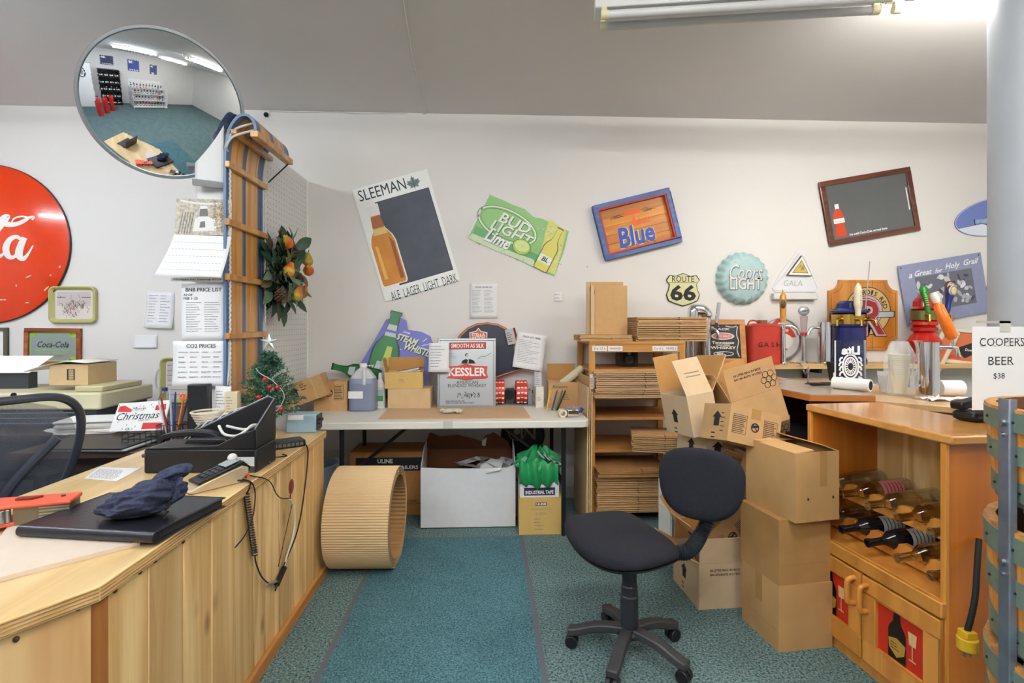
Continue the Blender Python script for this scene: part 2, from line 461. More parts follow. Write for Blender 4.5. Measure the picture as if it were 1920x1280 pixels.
for lx, ly, rz, lb in ((-3.1, 2.15, 0, 'added fluorescent fill strip over the printers, out of view'), (-2.3, .5, 0, 'fluorescent strip over the wooden counter'), (.6, .9, 0, 'fluorescent strip above the stool and mat'),  # strip over the printers is an added, unseen lamp brightening the left wall
                   (-2.2, -1.4, 0, 'fluorescent strip over the shop floor near the rear wall'), (1.2, -1.4, 0, 'fluorescent strip over the shop aisle'), (3.3, .4, 0, 'added fluorescent fill strip over the aisle past the column, out of view'), (-.6, -.6, 0, 'added fluorescent fill strip just behind the viewpoint')):  # strips past the column and behind the viewpoint are added, unseen fill
    strip_light(lb, (lx, ly, zf), rz)
# cable clipped along the ceiling and down to the wall joint
cab_m = mat('white_cable', (206, 206, 206), .5)
m = MB()
z = CEIL - .004
pts = [WZ(752, -20, z), WZ(762, 40, z), WZ(772, 100, z), WZ(783, 150, z), WZ(792, 190, z)]
e = WY(798, 214, D - .006); e.z = CEIL - .006
pts += [e]
for px in (740, 680, 620, 560, 505):
    p = WY(px, 210, D - .006); p.z = CEIL - .008 - (.006 if px in (680, 560) else 0); pts.append(p)
m.tube(cab_m, catmull(pts, 4), .004, 6)
tag(m.build('cable'), 'thin white cable clipped across the ceiling to the wall top', 'cable')
m = MB(); p = WY(500, 216, D); m.ell(BLACKM, (p.x, D - .012, p.z), (.018, .014, .018)); m.cyl(BLACKM, (p.x, D, p.z), (p.x, D - .02, p.z), .009, n=12)
tag(m.build('wall_hook'), 'small round black knob on wall just under the ceiling', 'hook')
m = MB(); p = WY(1101, 500, D); m.cyl(STEEL, (p.x, D, p.z), (p.x, D - .012, p.z), .005, n=10)
tag(m.build('nail'), 'bare nail in wall above the carton shelf', 'nail')
# ================================================================== the sales counter on the left
ZC = .767
pine = wood('pine_boards', (238, 204, 146), (208, 164, 104), 2, 10, .06, .45, .7)
pine_t = wood('pine_top', (240, 212, 160), (220, 184, 126), 1, 9, .06, .35, .25)
ply = wood('plywood_edge', (196, 150, 92), (150, 102, 54), 2, 4, 14, .6, 0, False)
A = WZ(187, 1098, ZC); B = WZ(612, 807, ZC); E = WZ(0, 1166, ZC)
ed = (E - A).normalized(); E2 = A + ed * .95
en = Vector((-ed.y, ed.x, 0)); en = en if en.x < 0 else -en
t = thing('sales_counter', 'long sales counter clad in vertical pine boards, with angled near end', 'counter', (A.x, A.y, 0))
o2 = Vector((A.x, A.y, 0)); L2 = lambda v: (v.x - o2.x, v.y - o2.y)
C1 = Vector((B.x - .42, B.y, 0)); C2 = Vector((B.x - .42, 2.74, 0)); C3 = Vector((B.x - .71, 2.74, 0)); C4 = Vector((B.x - .71, A.y + .25, 0))
F2 = E2 + en * .62
m = MB(); m.lie(pine_t, [L2(v) for v in (A, B, C1, C2, C3, C4, F2, E2)], ZC - .036, ZC); m.build('counter_top', t, bevel=.003)
# ply layers showing on the lip
m = MB()
for k in range(4):
    z = ZC - .030 + k * .008
    for p, q in ((A, B), (A, E2)):
        d = (q - p).normalized(); n = Vector((d.y, -d.x, 0)); n = n if n.y < .3 and (n.x > 0 or n.y < 0) else -n
        if p is A and q is B: n = Vector((1, 0, 0))
        c = (p + q) / 2 + n * .0005
        m.box(ply, (c.x - o2.x, c.y - o2.y, z), ((q - p).length - .004, .0018, .0022), Matrix.Rotation(math.atan2(d.y, d.x), 4, 'Z').to_3x3())
m.build('ply_edge', t)
xb = A.x - .018
m = MB(); ys = [WX(p, 900, xb).y for p in (201, 278, 344, 397, 441, 476, 497, 524, 547, 569, 588)] + [B.y - .012]
for a, b in zip(ys[:-1], ys[1:]):
    m.bx(pine, xb - .018 - o2.x, xb - o2.x, a + .002 - o2.y, b - .002 - o2.y, .0, ZC - .036)
m.bx(BLACKM, xb - .024 - o2.x, xb - .012 - o2.x, ys[0] + .004 - o2.y, ys[-1] - .004 - o2.y, .01, ZC - .04)  # black panel added behind the boards, painting the shade in their gaps
m.build('front_boards', t, bevel=.003, seg=1)
m = MB(); m.bx(pine, xb - .42 - o2.x, xb - .02 - o2.x, B.y - .03 - o2.y, B.y - .012 - o2.y, 0, ZC - .036); m.build('end_board', t)
m = MB(); m.bx(wood('pine_trim', (206, 150, 84), (170, 112, 56), 1, 9, .06, .5), xb - o2.x, xb + .02 - o2.x, ys[0] - o2.y, B.y - .01 - o2.y, 0, .05); m.build('base_trim', t, bevel=.003)
# angled near end: one wide board, with a recessed post at the corner
d = ed; ang = math.atan2(d.y, d.x); rm = Matrix.Rotation(ang, 4, 'Z').to_3x3()
inn = en * .02
m = MB(); c = A + d * (.012 + .45) + en * .022; m.box(wood('pine_wide', (236, 200, 146), (206, 160, 104), 2, 5, .05, .45, .6), (c.x - o2.x, c.y - o2.y, (ZC - .036) / 2), (.9, .02, ZC - .036), rm); m.build('near_board', t)
m = MB(); c = A - d * .0 + en * .036; m.box(wood('pine_dark', (186, 124, 58), (146, 90, 36), 2, 9, .06, .5), (c.x - o2.x, c.y - o2.y, (ZC - .04) / 2), (.05, .03, ZC - .04), rm); m.build('corner_post', t)
m = MB()
for px, py, onA in ((215, 1107, 0), (262, 1072, 0), (290, 1051, 0), (343, 1015, 0), (392, 976, 0), (34, 1180, 1), (30, 1198, 1), (146, 1140, 1), (245, 1062, 0)):
    if onA:
        # on the near board plane
        n = -en; pl = A + en * .0115; r_ = ray(px, py); tt = (pl - Vector((0, 0, H))).dot(n) / r_.dot(n); p = Vector((0, 0, H)) + r_ * tt
    else: p = WX(px, py, xb + .001)
    m.ell(mat('screw_head', (92, 66, 40), .5, metal=.6), (p.x - o2.x, p.y - o2.y, p.z), (.006, .006, .006), 8, 6)
m.build('screw', t)
m = MB(); p = WX(546, 912, xb); m.ell(mat('red_wax', (112, 34, 28), .4), (p.x - o2.x, p.y - o2.y, p.z), (.006, .03, .034), 12, 8); m.ell(mat('red_wax', (112, 34, 28), .4), (p.x - o2.x, p.y - .012 - o2.y, p.z - .045), (.004, .008, .02), 8, 6)
m.build('wax_stain', t)
# white-faced board lying on the counter
lam = mat('laminate_board', (216, 200, 182), .5, noise=.03)
ov = [WZ(-70, 1110, ZC), WZ(262, 1023, ZC)]; ov += [ov[1] + Vector((-.16, .36, 0)), ov[0] + Vector((-.25, .42, 0))]
m = MB(); m.lie(lam, [(v.x, v.y) for v in ov], ZC + .0005, ZC + .012); tag(m.build('counter_mat_board'), 'pale laminate board lying on the near end of the counter', 'board')
# ---- leather binder
ZB = ZC + .0125
fl_, fr_ = WZ(28, 1008, ZB), WZ(285, 1022, ZB); dv = (fr_ - fl_).normalized(); wB = (fr_ - fl_).length
leather = mat('black_leather', (30, 30, 38), .32, noise=.1, scale=60, bump=.25)
t = thing('leather_binder', 'black leather binder lying flat on the near end of the counter', 'binder', (fl_.x, fl_.y, ZB), (0, 0, math.atan2(dv.y, dv.x)))
m = MB()
sec = [(.012, 0), (.004, .004), (0, .015), (.004, .026), (.012, .030)]
vs = []; n = len(sec)
m.bx(leather, 0, wB, .012, .29, 0, .004); m.bx(leather, 0, wB, .012, .29, .026, .030)
m.tube(leather, [(0, .015, .015), (wB, .015, .015)], .015, 20)
m.build('cover', t, bevel=.0015)
m = MB(); m.bx(mat('page_block', (40, 40, 44), .6), .008, wB - .008, .018, .284, .0045, .0255); m.build('pages', t)
m = MB(); zz = .0305
for a, b in (((.006, .03), (.006, .284)), ((.006, .284), (wB - .006, .284)), ((wB - .006, .284), (wB - .006, .03))):
    m.tube(mat('binder_thread', (70, 70, 80), .6), [(a[0], a[1], zz), (b[0], b[1], zz)], .0007, 5)
m.build('stitching', t)
# ---- crumpled navy fleece hat on the binder
fle = mat('navy_fleece', (50, 56, 80), .95, noise=.3, scale=150, bump=.8)
c = WZ(262, 965, ZB + .03)
t = thing('fleece_hat', 'crumpled navy blue fleece hat lying on the leather binder', 'hat', (c.x, c.y, ZB + .030))
from mathutils import noise as NZ
def ridge(p, f, o): return 1 - abs(NZ.noise(Vector(p) * f + Vector((o, 0, 0)))) * 2.2
def hatf(u, v):
    a = u * 2 * math.pi; b = v * math.pi; sb = math.sin(b); h_ = math.cos(b) * .5 + .5
    x, y = sb * math.cos(a), sb * math.sin(a)
    k = 1 + .20 * (ridge((x, y, h_ * 1.5), 1.5, 3.1) - .55) + .10 * (ridge((x, y, h_ * 2), 3.2, 8.4) - .5)
    dent = .045 * math.exp(-((x - .45 + .5 * y) ** 2 / .05 + (h_ - .62) ** 2 / .12)) * (y < .3)
    X, Y_ = x * .108 * k + .05 * h_ - .015, y * .082 * k - .008 * h_ + dent
    return (X, Y_, max(0.001, h_ * (.104 + .036 * x) * (.55 + .45 * k) - dent * .4 - .003))
m = MB(); m.grid(fle, hatf, 110, 56); m.build('hat_body', t, sharp=90)
def brimf(u, v):
    a = u * 6.2832; sb = math.sin(v * math.pi); cb = math.cos(v * math.pi); k = 1 + .2 * (ridge((math.cos(a), math.sin(a), cb), 1.6, 5) - .5)
    return (.078 + .050 * sb * math.cos(a) * k, .022 + .040 * sb * math.sin(a) * k, .108 + .022 * cb * k + .016 * sb * math.cos(a))
m = MB(); m.grid(fle, brimf, 44, 22); m.build('folded_brim', t, sharp=90)
m = MB()
for k in range(14): m.ell(BLACKM, (.10 + .004 * math.sin(k * 2.1), -.055 + k * .002, .008 + k * .004), (.004, .004, .003), 6, 5)
m.build('beaded_cord', t)
# ---- card payment terminal
c = WZ(345, 925, ZC)
t = thing('payment_terminal', 'grey and black card payment terminal on the counter edge', 'card reader', (c.x, c.y, ZC), (0, 0, R(52)))
silver = mat('warm_silver_plastic', (196, 178, 150), .35, metal=.4)
m = MB(); prof = [(0, .004), (.02, 0), (.17, 0), (.205, .03), (.205, .052), (.18, .062), (.05, .030), (0, .012)]
m.push(Matrix.Translation((0, 0, 0))); m.plate(silver, prof, -.04, .04); m.pop(); m.build('base_shell', t, bevel=.004)
m = MB(); m.plate(BLACK, [(.03, .026), (.18, .063), (.206, .052), (.206, .036), (.215, .05), (.185, .078), (.03, .036)], -.039, .039); m.build('top_case', t, bevel=.003)
m = MB(); m.box(mat('screen_glass', (150, 156, 160), .15), (.15, 0, .0735), (.05, .055, .002), rotm(0, -15, 0).to_3x3()); m.build('screen', t)
m = MB(); m.bx(mat('orange_tab', (214, 70, 40), .5), .196, .2075, -.041, -.015, .012, .026); m.build('release_tab', t)
m = MB()
for i in range(3):
    for j in range(4): m.box(DGREY, (.06 + j * .018, -.02 + i * .02, .0465 + j * .0045), (.012, .013, .004), rotm(0, -15, 0).to_3x3())
m.build('keypad', t)
c = WZ(425, 905, ZC)
t = thing('counter_microphone', 'small black stick microphone with pale round tip beside the card reader', 'microphone', (c.x - .01, c.y + .02, ZC))
m = MB(); m.cyl(BLACK, (-.05, 0, .02), (.01, .01, .075), .009, .011); m.cyl(BLACK, (-.05, 0, 0), (-.05, 0, .022), .02, .012); m.build('stick', t)
m = MB(); m.ell(mat('pale_foam', (214, 212, 206), .8), (.016, .011, .083), (.017, .017, .017)); m.build('tip', t)
# grey gadget with a little screen, behind the hat
c = WZ(352, 880, ZC)
t = thing('card_machine', 'light grey desk calculator with small screen leaning against the black register', 'calculator', (c.x + .0, c.y - .005, ZC), (0, 0, R(8)))
m = MB(); m.plate(mat('pale_grey_plastic', (176, 182, 188), .4), [(-.07, 0), (.07, 0), (.062, .05), (.0, .056), (-.045, .03)], -.03, .0); m.build('case', t, bevel=.003)
m = MB(); m.rect(mat('display_face', (206, 212, 214), .3), -.02, .05, .018, .045, -.0312); m.rect(DGREY, 0, .03, .024, .04, -.032); m.build('display', t)
# ---- sheet on the counter
def sheet(name, label, cat, pts, z, n=14, seed=2, group=None):
    cx = sum(p.x for p in pts) / 4; cy = sum(p.y for p in pts) / 4
    m = MB(); m.lie(PAPER, [(p.x - cx, p.y - cy) for p in pts], 0, .0008)
    o, ux, uy = pts[0] - Vector((cx, cy, z)), pts[1] - pts[0], pts[3] - pts[0]; rg = random.Random(seed)
    for i in range(n):
        v = .1 + .8 * i / n; u = .08
        while u < .85:
            l = rg.uniform(.04, .14)
            q = [o + ux * a + uy * b for a, b in ((u, v), (u + l, v), (u + l, v + .018), (u, v + .018))]
            m.add([(p.x, p.y, .0011) for p in q], [(0, 1, 2, 3)], INKG); u += l + .03
    ob = m.build(name, loc=(cx, cy, z)); tag(ob, label, cat, group); return ob
sheet('printed_sheet', 'white printed sheet lying flat on the counter beside the black register', 'paper', [WZ(158, 897, ZC), WZ(218, 902, ZC), WZ(264, 878, ZC), WZ(186, 876, ZC)], ZC + .0004)
# ---- orange strapping tool at the left
c = WZ(75, 975, ZC + .013)
t = thing('strapping_tool', 'orange and steel strapping tool lying on the counter by the mesh chair', 'tool', (c.x - .03, c.y - .01, ZC + .0125), (0, 0, R(16)))
org = mat('orange_plastic', (222, 92, 66), .4)
m = MB(); m.lie(org, [(-.17, -.06), (-.08, -.055), (-.03, -.03), (.115, -.03), (.115, .055), (-.17, .065)], .048, .060); m.build('top_cover', t, bevel=.004)
m = MB(); m.lie(org, [(-.17, -.055), (-.06, -.05), (-.01, -.02), (-.01, .05), (-.17, .06)], 0, .010); m.build('bottom_cover', t, bevel=.002)
m = MB()
m.bx(mat('old_steel', (128, 118, 98), .4, metal=.7), -.02, .11, -.024, .05, 0, .048)
for k in range(5): m.bx(mat('old_steel_rib', (176, 168, 150), .4, metal=.7), .04, .112, -.0255, -.0235, .006 + k * .009, .010 + k * .009)
m.build('steel_body', t)
m = MB(); m.cyl(STEEL, (-.045, -.03, .01), (-.045, -.03, .048), .012); m.cyl(STEEL, (-.03, -.026, .01), (-.03, -.026, .048), .007)
m.bar(STEEL, [(-.05, -.045, .03), (-.1, -.055, .02), (-.14, -.07, .012)], .02, .012); m.bx(STEEL, -.155, -.125, -.085, -.06, 0, .02); m.build('lever', t, bevel=.002)
m = MB(); m.lie(mat('dark_red_plastic', (120, 40, 30), .5), [(-.03, .01), (.01, .005), (.03, .025), (-.03, .03)], .060, .066); m.cyl(DGREY, (.08, .02, .06), (.08, .02, .063), .006, n=10); m.build('thumb_slide', t)
m = MB(); m.tube(BLACKM, catmull([(-.18, .0, .045), (-.12, -.05, .05), (-.09, -.06, .035), (-.13, -.06, .03)], 6), .0025, 6); m.build('wire_loop', t)
# ---- black cash register / organiser
fl2, fr2 = WZ(269, 888, ZC), WZ(486, 889, ZC)
t = thing('cash_register', 'black plastic register with raised sloping tray across the middle of the counter', 'cash register', (fl2.x, fl2.y, ZC), (0, 0, R(-1)))
wR = (fr2 - fl2).length
m = MB(); m.bx(BLACK, 0, wR - .02, 0, .19, 0, .094); m.build('base', t, bevel=.008)
m = MB()
wq = wR - .02; dq = .185
m.plate(BLACK, [(.0, .094), (wq, .094), (wq, .170), (.36, .148), (.28, .108), (.02, .10)], .0, .012)
m.plate(BLACK, [(.08, .094), (wq, .094), (wq - .005, .262), (wq - .03, .272), (.26, .205), (.08, .12)], dq - .012, dq)
m.add([(wq - .014, 0, .094), (wq - .014, dq, .094), (wq - .014, dq, .262), (wq - .014, 0, .168), (wq, 0, .094), (wq, dq, .094), (wq, dq, .262), (wq, 0, .168)],
      [(3, 2, 1, 0), (4, 5, 6, 7), (0, 4, 7, 3), (1, 2, 6, 5), (3, 7, 6, 2), (0, 1, 5, 4)], BLACK)
m.build('upper_tray', t, bevel=.003)
m = MB(); m.tube(mat('tray_rim', (120, 124, 134), .3), [(.08, dq - .006, .122), (.26, dq - .006, .207), (wq - .03, dq - .006, .274), (wq - .006, dq - .004, .264), (wq - .007, .003, .170)], .003, 6); m.build('tray_rim', t)
m = MB(); P = [(.03, .07, .115), (.06, .07, .135), (.14, .08, .142), (.22, .09, .132), (.25, .09, .112)]; m.bar(BLACK, catmull(P, 5), .05, .022); m.build('handle_cover', t, bevel=.005)
m = MB(); m.plate(BLACK, [(.14, .11), (.16, .13), (.30, .13), (.31, .115)], .02, .06); m.build('card_slot', t, bevel=.004)
m = MB(); m.rect(mat('printed_label', (206, 206, 204), .6), wR - .125, wR - .028, .026, .062, -.0006); m.lines(INKG, wR - .12, wR - .032, .03, .058, -.0012, 5, .0025)
m.rect(mat('vent_grille', (98, 98, 98), .5), wR - .125, wR - .028, .004, .022, -.0006)
for k in range(22): m.rect(BLACKM, wR - .124 + k * .0044, wR - .122 + k * .0044, .006, .02, -.0012)
m.build('front_label', t)
m = MB(); m.ell(DGREY, (.002, -.002, .07), (.008, .005, .008), 10, 6); m.build('lock', t)
wc = mat('white_cord', (216, 214, 208), .5)
t2 = [fl2 + Vector(v) for v in ((.25, .07, .170), (.28, .05, .140), (.33, .04, .135), (.36, .05, .150), (.38, .07, .17), (.40, .10, .165), (.37, .11, .16), (.34, .09, .15), (.27, .09, .165))]
m = MB(); m.tube(wc, catmull(t2, 6), .0055, 8); tag(m.build('cable_loop'), 'loop of thick white cord lying in the black register tray', 'cord')
m = MB()
for k in range(6):
    m.box(PAPER if k % 2 else mat('grey_card', (170, 170, 166), .7), (fl2.x + .04 + k * .028, fl2.y + .27 + k * .006, ZC + .085 + k * .012), (.004, .12, .20), rotm(0, 48, -6).to_3x3())
tag(m.build('envelopes'), 'sheaf of pale envelopes leaning behind the black register', 'envelopes', kind='stuff')
# ---- small Christmas tree
c = WZ(497, 822, ZC)
t = thing('christmas_tree', 'small artificial Christmas tree with silver star on the counter', 'christmas tree', (c.x + .02, c.y, ZC))
ndl = mat('fir_green', (40, 92, 66), .7, noise=.25, scale=40); ndl2 = mat('fir_frost', (112, 150, 128), .7)
m = MB(); rg = random.Random(4); HT = .445
for k in range(230):
    f = rg.random() ** .8; z = .08 + f * (HT - .10); rr = (.165 * (1 - f) ** .8 + .02) * rg.uniform(.6, 1.05); a = rg.uniform(0, 6.283)
    d = Vector((math.cos(a), math.sin(a), .22 + .3 * f)); L_ = rr
    p0 = Vector((0, 0, z)); p1 = p0 + d * L_; u = d.normalized(); s1 = u.orthogonal().normalized(); s2 = u.cross(s1)
    nb = int(16 + 130 * L_ * 1.6)
    for q in range(nb):
        tt = rg.uniform(.2, 1.05); b0 = p0 + d * L_ * tt; aa = rg.uniform(0, 6.283)
        dd = (u * .8 + (s1 * math.cos(aa) + s2 * math.sin(aa))).normalized() * rg.uniform(.018, .030); sd = dd.cross(Vector((rg.uniform(-1, 1), rg.uniform(-1, 1), rg.uniform(-1, 1)))).normalized() * .0020
        m.add([b0 - sd, b0 + sd, b0 + dd], [(0, 1, 2)], ndl2 if rg.random() < .2 else ndl)
m.build('foliage', t)
m = MB(); m.cyl(mat('tree_trunk', (60, 66, 44), .8), (0, 0, .03), (0, 0, HT), .008, .003, 8); m.build('trunk', t)
m = MB(); m.cyl(mat('gold_pot', (190, 156, 70), .35, metal=.5), (0, 0, 0), (0, 0, .055), .028, .04); m.build('pot', t)
m = MB()
for s_ in (0, 90):
    for k in range(5):
        a = R(90 + 72 * k); b1, b2 = a + R(36), a - R(36); ro, ri = .046, .017
        pts = [(0, 0, HT + .04), (math.cos(b1) * ri, 0, HT + .04 + math.sin(b1) * ri), (math.cos(a) * ro, 0, HT + .04 + math.sin(a) * ro), (math.cos(b2) * ri, 0, HT + .04 + math.sin(b2) * ri)]
        for yo in (-.008, .008):
            c0 = (0, yo, HT + .04)
            m.add([c0, pts[1], pts[2]], [(0, 1, 2)], mat('silver_star', (206, 210, 206), .3, metal=.6)); m.add([c0, pts[2], pts[3]], [(0, 1, 2)], mat('silver_star'))
    break
m.build('star', t)
for px, py in ((489, 711), (498, 726), (512, 726), (519, 767), (492, 790), (500, 803), (477, 745)):
    p = WY(px, py, c.y - .135 if py > 740 else c.y - .095)
    m = MB(); m.ell(mat('red_bauble', (188, 28, 30), .25), (p.x - c.x, p.y - c.y, p.z - ZC), (.011, .011, .012), 10, 8); m.build('bauble', t)
m = MB(); pts = [WY(a_, b_, c.y - .08) - Vector((c.x, c.y, ZC)) for a_, b_ in ((472, 690), (480, 700), (505, 715), (525, 740), (515, 765), (495, 780), (485, 770))]
m.tube(mat('light_wire', (190, 196, 190), .5), catmull(pts, 5), .0018, 5); m.build('light_string', t)
# coloured ribbon spool and bits at the foot of the tree
c = WZ(508, 826, ZC)
t = thing('ribbon_spool', 'spool of yellow and red ribbon at the foot of the Christmas tree', 'ribbon', (c.x + .012, c.y - .05, ZC), (R(90), 0, R(30)))
m = MB(); m.push(Matrix.Translation((0, .034, 0)) )
m.lathe(mat('yellow_ribbon', (206, 176, 70), .5), [(.018, -.012), (.034, -.012), (.034, .012), (.018, .012)], 24, True); m.pop(); m.build('ribbon_roll', t)
m = MB(); m.push(Matrix.Translation((0, .034, 0))); m.lathe(mat('red_core', (170, 40, 36), .5), [(.012, -.014), (.018, -.014), (.018, .014), (.012, .014)], 20, True); m.pop(); m.build('core', t)
# ---- pale blue metal box
c = WZ(536, 812, ZC)
t = thing('metal_box', 'pale blue metal box with black switch end at the far end of the counter', 'metal box', (c.x, c.y, ZC), (0, 0, R(2)))
bl = mat('pale_blue_enamel', (150, 178, 196), .4)
m = MB(); m.bx(bl, 0, .155, 0, .11, 0, .098); m.build('case', t, bevel=.006)
m = MB(); m.rect(PAPER, .01, .09, .07, .095, -.0006); m.build('label', t)
m = MB(); m.bx(BLACK, .1545, .160, .008, .102, .012, .09); m.cyl(DGREY, (.16, .03, .05), (.172, .03, .05), .012, n=14); m.cyl(DGREY, (.16, .075, .06), (.172, .075, .06), .009, n=14); m.build('switch_panel', t)
# ---- router, adapter, cables
c = WZ(500, 846, ZC)
t = thing('network_router', 'flat black network router with rows of ports at the counter edge', 'router', (c.x, c.y, ZC), (0, 0, R(32)))
m = MB(); m.bx(BLACK, 0, .17, 0, .10, .002, .032); m.build('case', t, bevel=.004)
m = MB()
for k in range(8): m.rect(mat('port_grey', (92, 94, 92), .5), .012 + k * .019, .026 + k * .019, .009, .024, -.0006)
m.build('port', t)
c = WZ(502, 864, ZC)
t = thing('power_adapter', 'black power adapter lying on the counter in front of the router', 'adapter', (c.x - .015, c.y - .005, ZC), (0, 0, R(60)))
m = MB(); m.bx(BLACK, -.03, .03, -.018, .018, .0, .03); m.build('brick', t, bevel=.005)
m = MB(); m.tube(BLACKM, catmull([(.03, 0, .012), (.06, -.012, .006), (.1, -.02, .004), (.11, .02, .004)], 5), .0025, 6); m.build('lead', t)
c = WZ(502, 872, ZC)
m = MB(); rg = random.Random(9)
for k in range(26):
    a = rg.uniform(0, 6.28); m.ell(DGREY, (c.x - .012 + .018 * math.cos(a) * rg.random(), c.y - .0 + .018 * math.sin(a), ZC + .008 + rg.random() * .022), (.007, .006, .006), 6, 5)
tag(m.build('steel_wool'), 'grey tuft of scrunched wire on the counter by the adapter', 'wire wool', kind='stuff')
# coiled handset cord hanging down the boards
xf = xb + .016
xlip = A.x + .008
def CX(px, py, x=None): return WX(px, py, xf if x is None else x)
t = thing('coiled_cable', 'black coiled cord hanging down the counter boards from the card reader', 'cord', (xf, 0, 0))
o3 = Vector((xf, 0, 0))
p0 = CX(462, 926); p1 = CX(478, 1040)
m = MB(); pts = []; nT = 24
for i in range(nT * 8 + 1):
    f = i / (nT * 8); q = p0.lerp(p1, f); a = f * nT * 2 * math.pi
    pts.append(q + Vector((.009 * math.cos(a), .011 * math.sin(a), 0)) - o3)
m.tube(BLACK, pts, .0026, 6); m.build('coil', t)
m = MB(); s0 = WZ(420, 910, ZC) + Vector((0, 0, .02))
m.tube(BLACK, catmull([s0 - o3, Vector((xlip - .02, s0.y + .03, ZC + .006)) - o3, Vector((xlip + .006, p0.y - .01, ZC - .002)) - o3, p0 - o3], 6), .003, 6)
m.build('lead', t); m = MB(); m.tube(BLACK, catmull([p1 - o3, CX(480, 1055) - o3, CX(490, 1080) - o3, CX(504, 1094) - o3], 5), .003, 6); m.build('lead', t)
m = MB(); a_, b_ = CX(500, 1096), CX(518, 1090); m.cyl(GREY, a_ - o3, b_ - o3, .005, n=10); m.build('connector', t)
t = thing('inline_adapter', 'black inline power adapter hanging on cords against the counter boards', 'adapter', (xf, 0, 0))
a_, b_ = CX(533, 1064), CX(519, 1096)
m = MB(); m.cyl(BLACK, a_ - o3, b_ - o3, .013, .012, 6); m.cyl(BLACK, b_ - o3, CX(516, 1108) - o3, .006, .003, 8); m.build('body', t, bevel=.002)
m = MB(); m.tube(wc, catmull([a_ - o3, CX(537, 1045) - o3, CX(548, 1010) - o3, CX(553, 975) - o3, CX(549, 945) - o3, CX(541, 935) - o3], 6), .004, 7); m.build('white_lead', t)
def hung(name, label, pts, r=.003, m_=BLACKM):
    m = MB(); m.tube(m_, catmull(pts, 6), r, 6); return tag(m.build(name), label, 'cable')
hung('thin_cable', 'thin black cable over the counter edge to the red wax stain', [WZ(430, 888, ZC + .004), WZ(455, 889, ZC + .004), WZ(478, 893, ZC + .004), CX(494, 896, xlip), CX(508, 905), CX(518, 925), CX(528, 934), CX(543, 934)], .0022)
hung('looped_cable', 'thin dark cable looping down behind the coiled cord', [WZ(425, 893, ZC + .004), WZ(452, 898, ZC + .004), CX(470, 903, xlip), CX(478, 920), CX(477, 950), CX(472, 975), CX(458, 1005), CX(441, 1026)], .0024)
hung('black_cable', 'long black cable hanging from the router down the counter boards', [WZ(556, 829, ZC + .01), WZ(566, 828, ZC + .02), CX(576, 838, xlip), CX(577, 860), CX(572, 910), CX(565, 960), CX(556, 1000), CX(545, 1030), CX(530, 1064)], .0032)
hung('short_cable', 'very thin dark cable hanging straight from the wax stain to the inline adapter', [CX(549, 940), CX(542, 970), CX(532, 1015), CX(522, 1062)], .0018)
# ================================================================== desk, printers and chairs behind the counter
ZD = .74
t = thing('office_desk', 'dark topped desk behind the counter, covered in papers', 'desk', (-2.6, 3.3, 0))
dk = wood('dark_walnut', (70, 48, 36), (46, 30, 24), 0, 9, .06, .4)
m = MB(); m.lie(dk, [(-1.05, -.28), (.36, -.28), (.36, -.70), (1.0, -.70), (1.0, .74), (-1.05, .74)], ZD - .03, ZD); m.build('desk_top', t, bevel=.004)
m = MB(); m.bx(dk, .96, .985, -.66, .72, 0, ZD - .03); m.build('end_panel', t)
m = MB(); m.bx(dk, -1.04, -1.0, -.26, .72, 0, ZD - .03); m.build('end_panel', t)
m = MB(); m.bx(dk, -1.0, .96, .3, .32, .2, ZD - .03); m.build('back_panel', t)
m = MB(); m.bx(dk, .40, .955, -.60, -.1, .3, ZD - .032); m.build('drawer_unit', t, bevel=.003)
# big printer
c = WZ(188, 800, ZD); bg = mat('beige_plastic', (206, 200, 166), .5); bg2 = mat('yellowed_plastic', (192, 184, 144), .5)
t = thing('laser_printer', 'old beige laser printer on the desk with carton on top', 'printer', (c.x, c.y + .0, ZD))
m = MB(); m.bx(bg, -.78, 0, 0, .5, .10, .20); m.build('upper_case', t, bevel=.012)
m = MB(); m.bx(mat('printer_dark', (44, 46, 52), .4), -.76, -.03, .012, .48, .0, .10); m.build('lower_case', t)
m = MB(); m.bx(bg2, -.17, -.01, .03, .4, .20, .235); m.build('paper_guide', t, bevel=.008)
m = MB()
for k in range(3): m.bx(GREY, -.74, -.1, .010, .013, .02 + .03 * k, .024 + .03 * k)
m.build('vent', t)
p = WY(26, 741, c.y); m = MB(); m.cyl(BLACKM, (p.x - c.x, .002, p.z - ZD), (p.x - c.x, -.004, p.z - ZD), .016); m.build('round_socket', t)
cp = c.copy()
b0 = WY(92, 737, cp.y + .1)
t = thing('archive_carton', 'small tan carton with curved white lid standing on the beige printer', 'box', (b0.x, cp.y + .1, ZD + .235 - .0), (0, 0, 0))
wq = (WY(165, 737, cp.y + .1) - b0).x
b0z = ZD + .235
m = MB(); m.bx(mat('tan_board', (206, 178, 134), .8, noise=.04), 0, wq, 0, .25, 0, .125); m.build('body', t)
m = MB(); m.grid(mat('white_lid_board', (232, 228, 220), .7), lambda u, v: (-.13 + u * (wq + .135), -.02 + .28 * v, .127 + .006 + (-.05 * (1 - u) ** 2 if u < .6 else 0) + .012 * math.sin(u * 3.1)), 16, 2); m.build('lid', t, solid=.003)
m = MB(); m.rect(INK, wq * .46, wq * .5, .03, .095, -.0008)
for k in range(7): m.rect(INK, wq * .46, wq * .66, .03 + k * .0105, .033 + k * .0105, -.0009)
m.rect(INK, wq * .63, wq * .66, .03, .095, -.0008); m.build('printed_scale', t)
p = WY(0, 712, cp.y + .2)
t = thing('paper_tray_cover', 'white angled paper cover rising from the back of the printer', 'tray', (p.x, cp.y + .2, ZD + .20))
